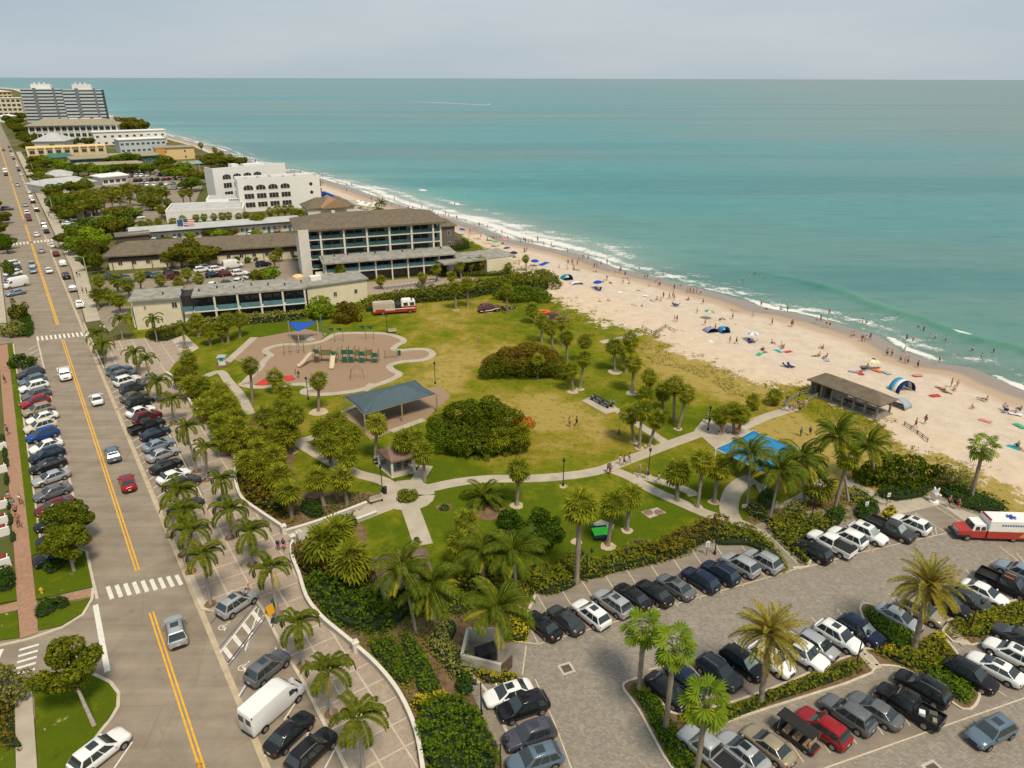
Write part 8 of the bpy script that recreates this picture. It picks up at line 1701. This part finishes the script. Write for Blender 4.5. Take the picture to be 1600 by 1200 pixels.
poles('swing_set', 'swing set under the playground edge beside the royal blue sail', 'swing', 461, 553, R(20), swing)
def sailposts(q):
    for k, (a, h) in enumerate(((-6, 3.1), (-4.3, 3.0), (0.4, 3.2), (2.0, 3.0))): m_ = MB(); m_.tube([(a, 0, 0), (a, 0, h)], .06, 6); part('post', m_, M['olive'], q); m_ = MB(); m_.add([(a, 0, h), (a - 1.4, .3, h - .1), (a - .4, .2, h - .9), (a, .03, h - .02), (a - 1.4, .33, h - .12), (a - .4, .23, h - .92)], [(0, 1, 2), (5, 4, 3), (0, 3, 4, 1), (1, 4, 5, 2), (2, 5, 3, 0)]); part('pennant', m_, M['playgreen'], q)
poles('sail_posts', 'row of posts with small teal pennants at the back of the playground', 'posts', 570, 532, R(12), sailposts)
def climber(q): 
    for s in (-1.2, 1.2): m_ = MB(); m_.tube([(s, 0, 0), (s, 0, 1.7)], .06, 6); part('post', m_, M['olive'], q)
    for k in range(6): m_ = MB(); m_.tube([(-1.2, 0, .25 + .28 * k), (1.2, 0, .25 + .28 * k)], .03, 4); part('rung', m_, M['olive'], q)
poles('climbing_net', 'low ladder climber at the right end of the playground', 'climbing frame', 612, 560, R(12), climber)
# royal blue sail, red mats
A3 = [W3(451, 503, 3.6), W3(496, 502, 3.6), W3(466, 519, 3.2)]; o_ = Vector((A3[2].x, A3[2].y, 0)); t = thing('shade_sail', 'royal blue triangular shade sail behind the playground', 'sunshade', tuple(o_)); m_ = MB(); vs = []; n = 7
for i in range(n + 1):
    for j in range(n + 1 - i): u, v = i / n, j / n; p = A3[0] * (1 - u - v) + A3[1] * u + A3[2] * v - o_; sag = (u * v + u * (1 - u - v) + v * (1 - u - v)); vs.append(tuple(p - Vector((0, 0, .9 * sag))))
idx = {}; c = 0
for i in range(n + 1):
    for j in range(n + 1 - i): idx[i, j] = c; c += 1
m_.add(vs, [(idx[i, j], idx[i + 1, j], idx[i, j + 1]) for i in range(n) for j in range(n - i)] + [(idx[i + 1, j], idx[i + 1, j + 1], idx[i, j + 1]) for i in range(n) for j in range(n - i - 1)]); part('sail_cloth', m_, M['royal'], t, smooth=60).modifiers.new('cloth', 'SOLIDIFY').thickness = .04
for a in A3: b = a - o_; m_ = MB(); m_.tube([(b.x, b.y, 0), (b.x, b.y, b.z + .1)], .09, 6); part('post', m_, M['paleroof'], t)
x, y = G(507, 526); t = thing('park_post', 'tall pale green post right of the royal blue sail', 'post', (x, y, 0)); m_ = MB(); m_.tube([(0, 0, 0), (-.3, 0, 4.6)], .11, 6); part('shaft', m_, M['bluerail2'], t); m_ = MB(); m_.box(-.3, 0, 4.6, .3, .3, .12); part('cap', m_, M['bluerail2'], t)
for pts, lab in (([(399, 603), (417, 591), (423, 602), (411, 604)], 'left red playground mat behind the cabbage palms'), ([(440, 590), (457, 588), (463, 594), (450, 597)], 'right red playground mat behind the cabbage palms')):
    m_ = MB(); m_.prism([G(*p) for p in pts], .05, .16); o = m_.build('play_mat', M['redmat']); tag(o, lab, 'mat')
def bench(px, py, rz, lab, mat='wood'):
    x, y = G(px, py); t = thing('park_bench', lab, 'bench', (x, y, .06), rz); m_ = MB(); m_.box(0, 0, .42, 1.8, .45, .06); part('seat', m_, M[mat], t); m_ = MB(); m_.box(0, .24, .5, 1.8, .06, .45); part('backrest', m_, M[mat], t)
    for s in (-.75, .75): m_ = MB(); m_.box(s, 0, 0, .07, .45, .42); part('leg', m_, M['dark'], t)
bench(614, 521, EA, 'pale bench behind the playground lamp', 'path'); bench(341, 602, UANG, 'bench by the curving path at the kiosk'); bench(590, 786, R(30), 'low bench beside the path junction lamp', 'path')
def bin_(px, py, lab, mat): x, y = G(px, py); t = thing('litter_bin', lab, 'bin', (x, y, .08)); m_ = MB(); m_.lathe([(.26, 0), (.3, .9), (.28, .92)], 10); part('drum', m_, mat, t); m_ = MB(); m_.lathe([(.32, .92), (.3, 1.0), (.1, 1.12), (.02, 1.13)], 10); part('lid', m_, mat, t)
bin_(625, 556, 'dark green litter bin beside the ladder climber', M['playgreen']); bin_(603, 772, 'dark litter bin beside the path junction lamp', M['dark']); bin_(431, 951, 'green litter bin beside the yellow sandwich board', M['playgreen']); bin_(653, 853, 'small dark bin at the end of the short path', M['dark']); bin_(1277, 726, 'dark bin behind the coconut palms', M['dark']); bin_(345, 790, 'green litter bin among the plaza palms', M['playgreen'])
# kiosk, sign boards
x, y = G(349, 571); t = thing('information_kiosk', 'small white kiosk with pale blue roof at the path loop', 'kiosk', (x, y, .05), R(10)); m_ = MB(); m_.box(0, 0, 0, 1.2, 1.0, 1.7); part('body', m_, M['white'], t); m_ = MB(); hip(m_, -.6, .6, -.5, .5, 1.75, .35, .5, ov=.25, th=.1); part('roof', m_, UC['grey'], t); m_ = MB(); m_.box(0, -.51, .9, .8, .04, .6); part('notice_panel', m_, UC['green'], t)
m_ = MB(); m_.lathe([(1.5, 0), (1.5, .08), (.1, .12)], 12); o = m_.build('planting_bed', M['bedmulch'], None); o.location = (x, y, .03); struct(o)
x, y = G(424, 960); t = thing('sandwich_board', 'yellow sandwich board on the plaza beside the parking bays', 'sign', (x, y, .1), R(60)); 
for s in (-1, 1): m_ = MB(); m_.add([(-.45, s * .35, 0), (.45, s * .35, 0), (.45, s * .03, 1.0), (-.45, s * .03, 1.0), (-.45, s * .31, 0), (.45, s * .31, 0), (.45, 0, 1.0), (-.45, 0, 1.0)], [(0, 1, 2, 3), (7, 6, 5, 4), (0, 3, 7, 4), (1, 5, 6, 2), (3, 2, 6, 7)]); part('board', m_, plain('sign_yellow', (.72, .36, .02), .6, var=.05), t)
def sign(px, py, mat, lab, h=1.9, w=.5, hh=.6, rz=None, back=None):
    x, y = G(px, py); t = thing('sign_post', lab, 'sign', (x, y, .05), EA if rz is None else rz); m_ = MB(); m_.tube([(0, 0, 0), (0, 0, h)], .035, 5); part('post', m_, M['dark'], t); m_ = MB(); m_.box(0, -.04, h - hh, w, .04, hh); part('sign_face', m_, mat, t); m_ = MB(); m_.box(0, -.065, h - hh * .72, w * .7, .012, hh * .12); m_.box(0, -.065, h - hh * .45, w * .5, .012, hh * .12); part('sign_print', m_, back or M['flagblue'], t)
sign(1105, 868, M['white'], 'white notice sign at the corner of the upper parking bays', 2.0, .5, .75); sign(1352, 803, M['white'], 'white notice sign above the dark pickup', 1.9, .5, .75); sign(1386, 790, M['white'], 'blue and white sign on the paved corner by the pickup', 2.0, .45, .6); sign(1163, 797, M['white'], 'small blue and white sign beside the path bend', .9, .6, .5); sign(142, 1050, M['white'], 'small sign with red ring beneath the leaning corner palm', 1.6, .5, .5, UANG, M['redmat'])
x, y = G(470, 850); t = thing('banner_post', 'slim white banner post inside the park gate', 'banner', (x, y, .1)); m_ = MB(); m_.tube([(0, 0, 0), (0, 0, 1.9)], .04, 5); part('pole', m_, M['white'], t); m_ = MB(); m_.box(.15, 0, .6, .3, .04, 1.2); part('banner', m_, M['white'], t)
for px, py, lab, c in ((438, 972, 'blue covered item on the plaza by the handicap bay', 'skyblue'), (431, 974, 'dark bag lying beside the blue covered item', 'navy')): 
    x, y = G(px, py); t = thing('beach_bag', lab, 'bag', (x, y, .1)); m_ = MB(); m_.box(0, 0, 0, .7, .5, .45, tx=.8, ty=.6); part('bag_body', m_, UC[c], t); m_ = MB(); m_.tube([(-.2, 0, .42), (-.1, 0, .6), (.1, 0, .6), (.2, 0, .42)], .02, 4); part('handle', m_, UC[c], t)
for px, py, lab in ((68, 929, 'yellow hydrant cap on the verge by the brick crossing'), (118, 880, 'yellow fire hydrant under the broad street palms'), (314, 1199, 'yellow utility marker on the centre line at the bottom edge'), (303, 897, 'yellow hydrant between the kerb palms above the crosswalk')):
    x, y = G(px, py); t = thing('fire_hydrant', lab, 'hydrant', (x, y, .1)); m_ = MB(); m_.lathe([(.16, 0), (.13, .1), (.12, .5), (.15, .52), (.1, .68), (.02, .72)], 10); part('barrel', m_, M['yellow'], t); m_ = MB(); m_.box(0, 0, .38, .46, .12, .12); part('nozzle', m_, M['yellow'], t)
# picnic slab benches, tennis table
for k in range(2):
    a, b = G(926 + 2 - 5 * k, 620.5 + 3 * k), G(958 - 5 * k, 636 + 3 * k); x, y = (a[0] + b[0]) / 2, (a[1] + b[1]) / 2; L = math.dist(a, b); t = thing('long_bench', f'long dark bench on the picnic slab, the one {"farther from" if k == 0 else "nearer"} the camera', 'bench', (x, y, .07), math.atan2(b[1] - a[1], b[0] - a[0]), 'long benches on the picnic slab'); m_ = MB(); m_.box(0, 0, .42, L, .5, .08); part('seat', m_, M['dark'], t)
    for s in (-.4, 0, .4): m_ = MB(); m_.box(s * L, 0, 0, .1, .4, .42); part('leg', m_, M['dark'], t)
x, y = G(940, 838); t = thing('table_tennis_table', 'bright green table with dark blue ends between the cabbage palms', 'table', (x, y, .02), R(10)); m_ = MB(); m_.box(0, 0, .72, 2.0, 1.55, .06); part('tabletop', m_, plain('vivid_green', (.05, .78, .03), .5, var=.04), t)
for s in (-1, 1): m_ = MB(); m_.box(0, s * 1.0, .66, 2.05, .45, .06); part('end_board', m_, UC['navy'], t)
for a in (-.8, .8):
    for b in (-.6, .6): m_ = MB(); m_.box(a, b, 0, .1, .1, .66); part('leg', m_, M['dark'], t)
px_poly('paved_pad', [(928, 818), (940, 812), (962, 820), (958, 828), (935, 826)], .055, M['path'])
x, y = G(940, 856); 
for px, py, r in ((951, 853, .95), (981, 829, .75), (809, 790, .9), (902, 846, .7), (1059, 783, .6), (1091, 792, .8), (1117, 784, .8), (992, 691, .7), (1000, 700, .7), (1015, 696, .7), (962, 581, 1.4), (989, 614, 1.2), (896, 612, 1.0), (907, 608, .8), (1061, 670, .7), (499, 644, 1.6), (459, 707, .8), (881, 760, .55), (1014, 743, .5), (713, 484, .8), (764, 487, 1.2)):
    x, y = G(px, py); m_ = MB(); q = [(x + r * (1 + .15 * math.sin(3 * a + px)) * math.cos(a), y + r * math.sin(a)) for a in np.linspace(0, 6.283, 11)[:-1]]; m_.prism(q, -.02, .035 + .0001 * (px % 37)); struct(m_.build('bare_ground', M['gutter']))
# ------------------------------------------------------------------ lamps
def lamp(px, py, h, where, heads=1, z=.05):
    x, y = G(px, py); t = thing('lamp_post', None, 'lamp post', (x, y, z), R(20), 'park lamp posts'); auto(t, ('single-headed' if heads == 1 else 'double-headed') + ' black lamp post', where)
    k_ = ('lamp', heads, round(h, 1))
    if k_ not in PM:
        p = MB(); p.lathe([(.17, 0), (.15, .35), (.07, .5), (.055, h - .4), (.09, h - .35), (.04, h - .3)], 8); a = MB()
        xs = [0] if heads == 1 else [-.55, .55]
        if heads == 2: a.tube([(-.55, 0, h - .32), (-.5, 0, h - .42), (0, 0, h - .38), (.5, 0, h - .42), (.55, 0, h - .32)], .03, 5)
        hd = MB(); hd.lathe([(.06, 0), (.16, .08), (.19, .38), (.22, .42), (.10, .56), (.02, .62)], 8); PM[k_] = (p.mesh('pole', M['dark'], 50), a.mesh('arm', M['dark']) if heads == 2 else None, hd.mesh('lantern', M['dark'], 40), xs)
    p, a, hd, xs = PM[k_]; ob('pole', p, t)
    if a: ob('arm', a, t)
    for xx in xs: ob('lantern', hd, t, (xx, 0, h - .32))
for px, py, w in ((881, 759, 'beside the middle of the main footpath'), (1014, 742, 'near the fork of the main footpath'), (599, 770, 'at the round path junction'), (483, 625, 'below the playground kerb'), (681, 600, 'right of the playground on the lawn'), (606, 520, 'behind the playground bench'), (1107, 672, 'at the paved pad above the canopy')): lamp(px, py, 4.0, w)
for px, py, w in ((917, 907, 'in the olive hedge behind the parked black sedans'), (1118, 866, 'beside the lot notice sign'), (1268, 816, 'in the shrub bed right of the lot path'), (1339, 1040, 'on the lot island by the cross path'), (1515, 990, 'in the hedge between the right car rows'), (754, 1116, 'beside the white sedan of the left column'), (784, 1214, 'at the bottom of the left car column'), (1412, 775, 'behind the dark hedge near the statue')): lamp(px, py, 3.9, w, 2)
def street_light(px, py, h, lab):
    x, y = G(px, py); t = thing('street_light', lab, 'street light', (x, y, 0), TH, 'street lights'); m_ = MB(); m_.tube([(0, 0, 0), (0, 0, h)], [.14, .09], 8); part('pole', m_, M['kerb'], t); m_ = MB(); m_.tube([(0, 0, h - .1), (-1.2, 0, h + .35), (-2.6, 0, h + .45)], .06, 6); part('arm', m_, M['kerb'], t); m_ = MB(); m_.box(-2.8, 0, h + .38, .8, .3, .14); part('lamp_head', m_, M['paleroof'], t)
for px, py, ty, lab in ((141, 446, 403, 'tall street light nearest the motel'), (106, 376, 345, 'tall street light beside the thick wood'), (87, 345, 310, 'tall street light before the grey-roofed house'), (67, 305, 281, 'tall street light farther up the street'), (54, 275, 258, 'farthest tall street light up the street'), (317, 290, 248, 'tall light pole in the far car park')): street_light(px, py, Hh(px, py, ty), lab)
# ------------------------------------------------------------------ white statue on the paved corner: a plain abstract fish-tail form
x, y = G(1460, 784); t = thing('statue', 'white sea-creature statue with raised fins on the paved corner by the hedge', 'statue', (x, y, .07), R(200)); W_ = M['white']
m_ = MB(); m_.lathe([(.65, 0), (.6, .25), (.45, .32)], 10); part('plinth', m_, W_, t)
bodym = skinned([(0, 0, .3), (0, 0, .75), (.08, 0, 1.25), (.12, 0, 1.6), (.1, .55, 1.35), (.15, .9, 1.55), (.1, -.55, 1.3), (.0, -.85, 1.0), (.1, .25, 1.95), (.05, .38, 2.4), (.12, -.18, 1.9), (.15, -.3, 2.2)], [(0, 1), (1, 2), (2, 3), (2, 4), (4, 5), (2, 6), (6, 7), (3, 8), (8, 9), (3, 10), (10, 11)], [.35, .42, .42, .3, .22, .14, .2, .14, .18, .09, .15, .09], 'figure', 2); bodym.materials.append(W_); ob('figure', bodym, t)
# boat far out, its wake of foam
wk = MB(); x, y = G(764, 164.5, SEAZ); dx = Vector((*G(640, 158.5, SEAZ), 0)) - Vector((x, y, 0)); 
pts = [(x + dx.x * u, y + dx.y * u) for u in np.linspace(0, 1, 14)]; band(wk, pts, [7 * (1 - .75 * k / 13) + 2 for k in range(14)], SEAZ - .2, SEAZ + .12); struct(wk.build('boat_wake', plain('wake_foam', (.62, .62, .60), .8, var=.3, scale=.05)))
t = thing('motor_boat', 'tiny motor boat at the head of a white wake far out at sea', 'boat', (x, y, SEAZ), math.atan2(-dx.y, -dx.x)); m_ = MB(); m_.loft([[(xx, -w_, 0), (xx, -w_ * 1.15, 1.3), (xx, w_ * 1.15, 1.3), (xx, w_, 0)] for xx, w_ in ((-4, 1.3), (2, 1.4), (4.5, .9), (6, .1))]); part('hull', m_, M['white'], t); m_ = MB(); m_.box(0, 0, 1.3, 3, 1.8, 1.4, tx=.8); part('cabin', m_, M['white'], t)
# ------------------------------------------------------------------ finishing the labels: what sets look-alikes apart is their place in their own row or clump
ORD = ['first', 'second', 'third', 'fourth', 'fifth', 'sixth', 'seventh', 'eighth', 'ninth', 'tenth', 'eleventh', 'twelfth', 'thirteenth', 'fourteenth', 'fifteenth', 'sixteenth', 'seventeenth', 'eighteenth', 'nineteenth', 'twentieth']
NUM = ['', 'one', 'two', 'three', 'four', 'five', 'six', 'seven', 'eight', 'nine', 'ten', 'eleven', 'twelve', 'thirteen', 'fourteen', 'fifteen', 'sixteen', 'seventeen', 'eighteen', 'nineteen', 'twenty']
def ordw(k): return ORD[k] if k < 20 else (('twenty-' if k < 29 else 'thirty-') + ORD[(k - 20) % 10 if k < 29 else (k - 30) % 10] if (k + 1) % 10 else {29: 'thirtieth', 39: 'fortieth'}.get(k, 'last'))
bpy.context.view_layer.update()
def finish_labels():
    by = {}
    for o, noun, where in AUTO: by.setdefault((noun, where), []).append(o)
    for (noun, where), lst in by.items():
        n = len(lst)
        if n == 1: lst[0]['label'] = f'{noun} {where}'; continue
        pos = {o.name: PX(o.location.x, o.location.y, 0) for o in lst}; xs = [pos[o.name][0] for o in lst]; ys = [pos[o.name][1] for o in lst]
        if (max(ys) - min(ys)) * 1.2 > (max(xs) - min(xs)): lst.sort(key=lambda o: -pos[o.name][1]); words_ = lambda k: 'nearest' if k == 0 else 'farthest' if k == n - 1 else f'{ordw(k)} nearest'
        else: lst.sort(key=lambda o: pos[o.name][0]); words_ = lambda k: 'leftmost' if k == 0 else 'rightmost' if k == n - 1 else f'{ordw(k)} from left'
        for k, o in enumerate(lst): o['label'] = f'{noun} {where}, {words_(k)}'
finish_labels()
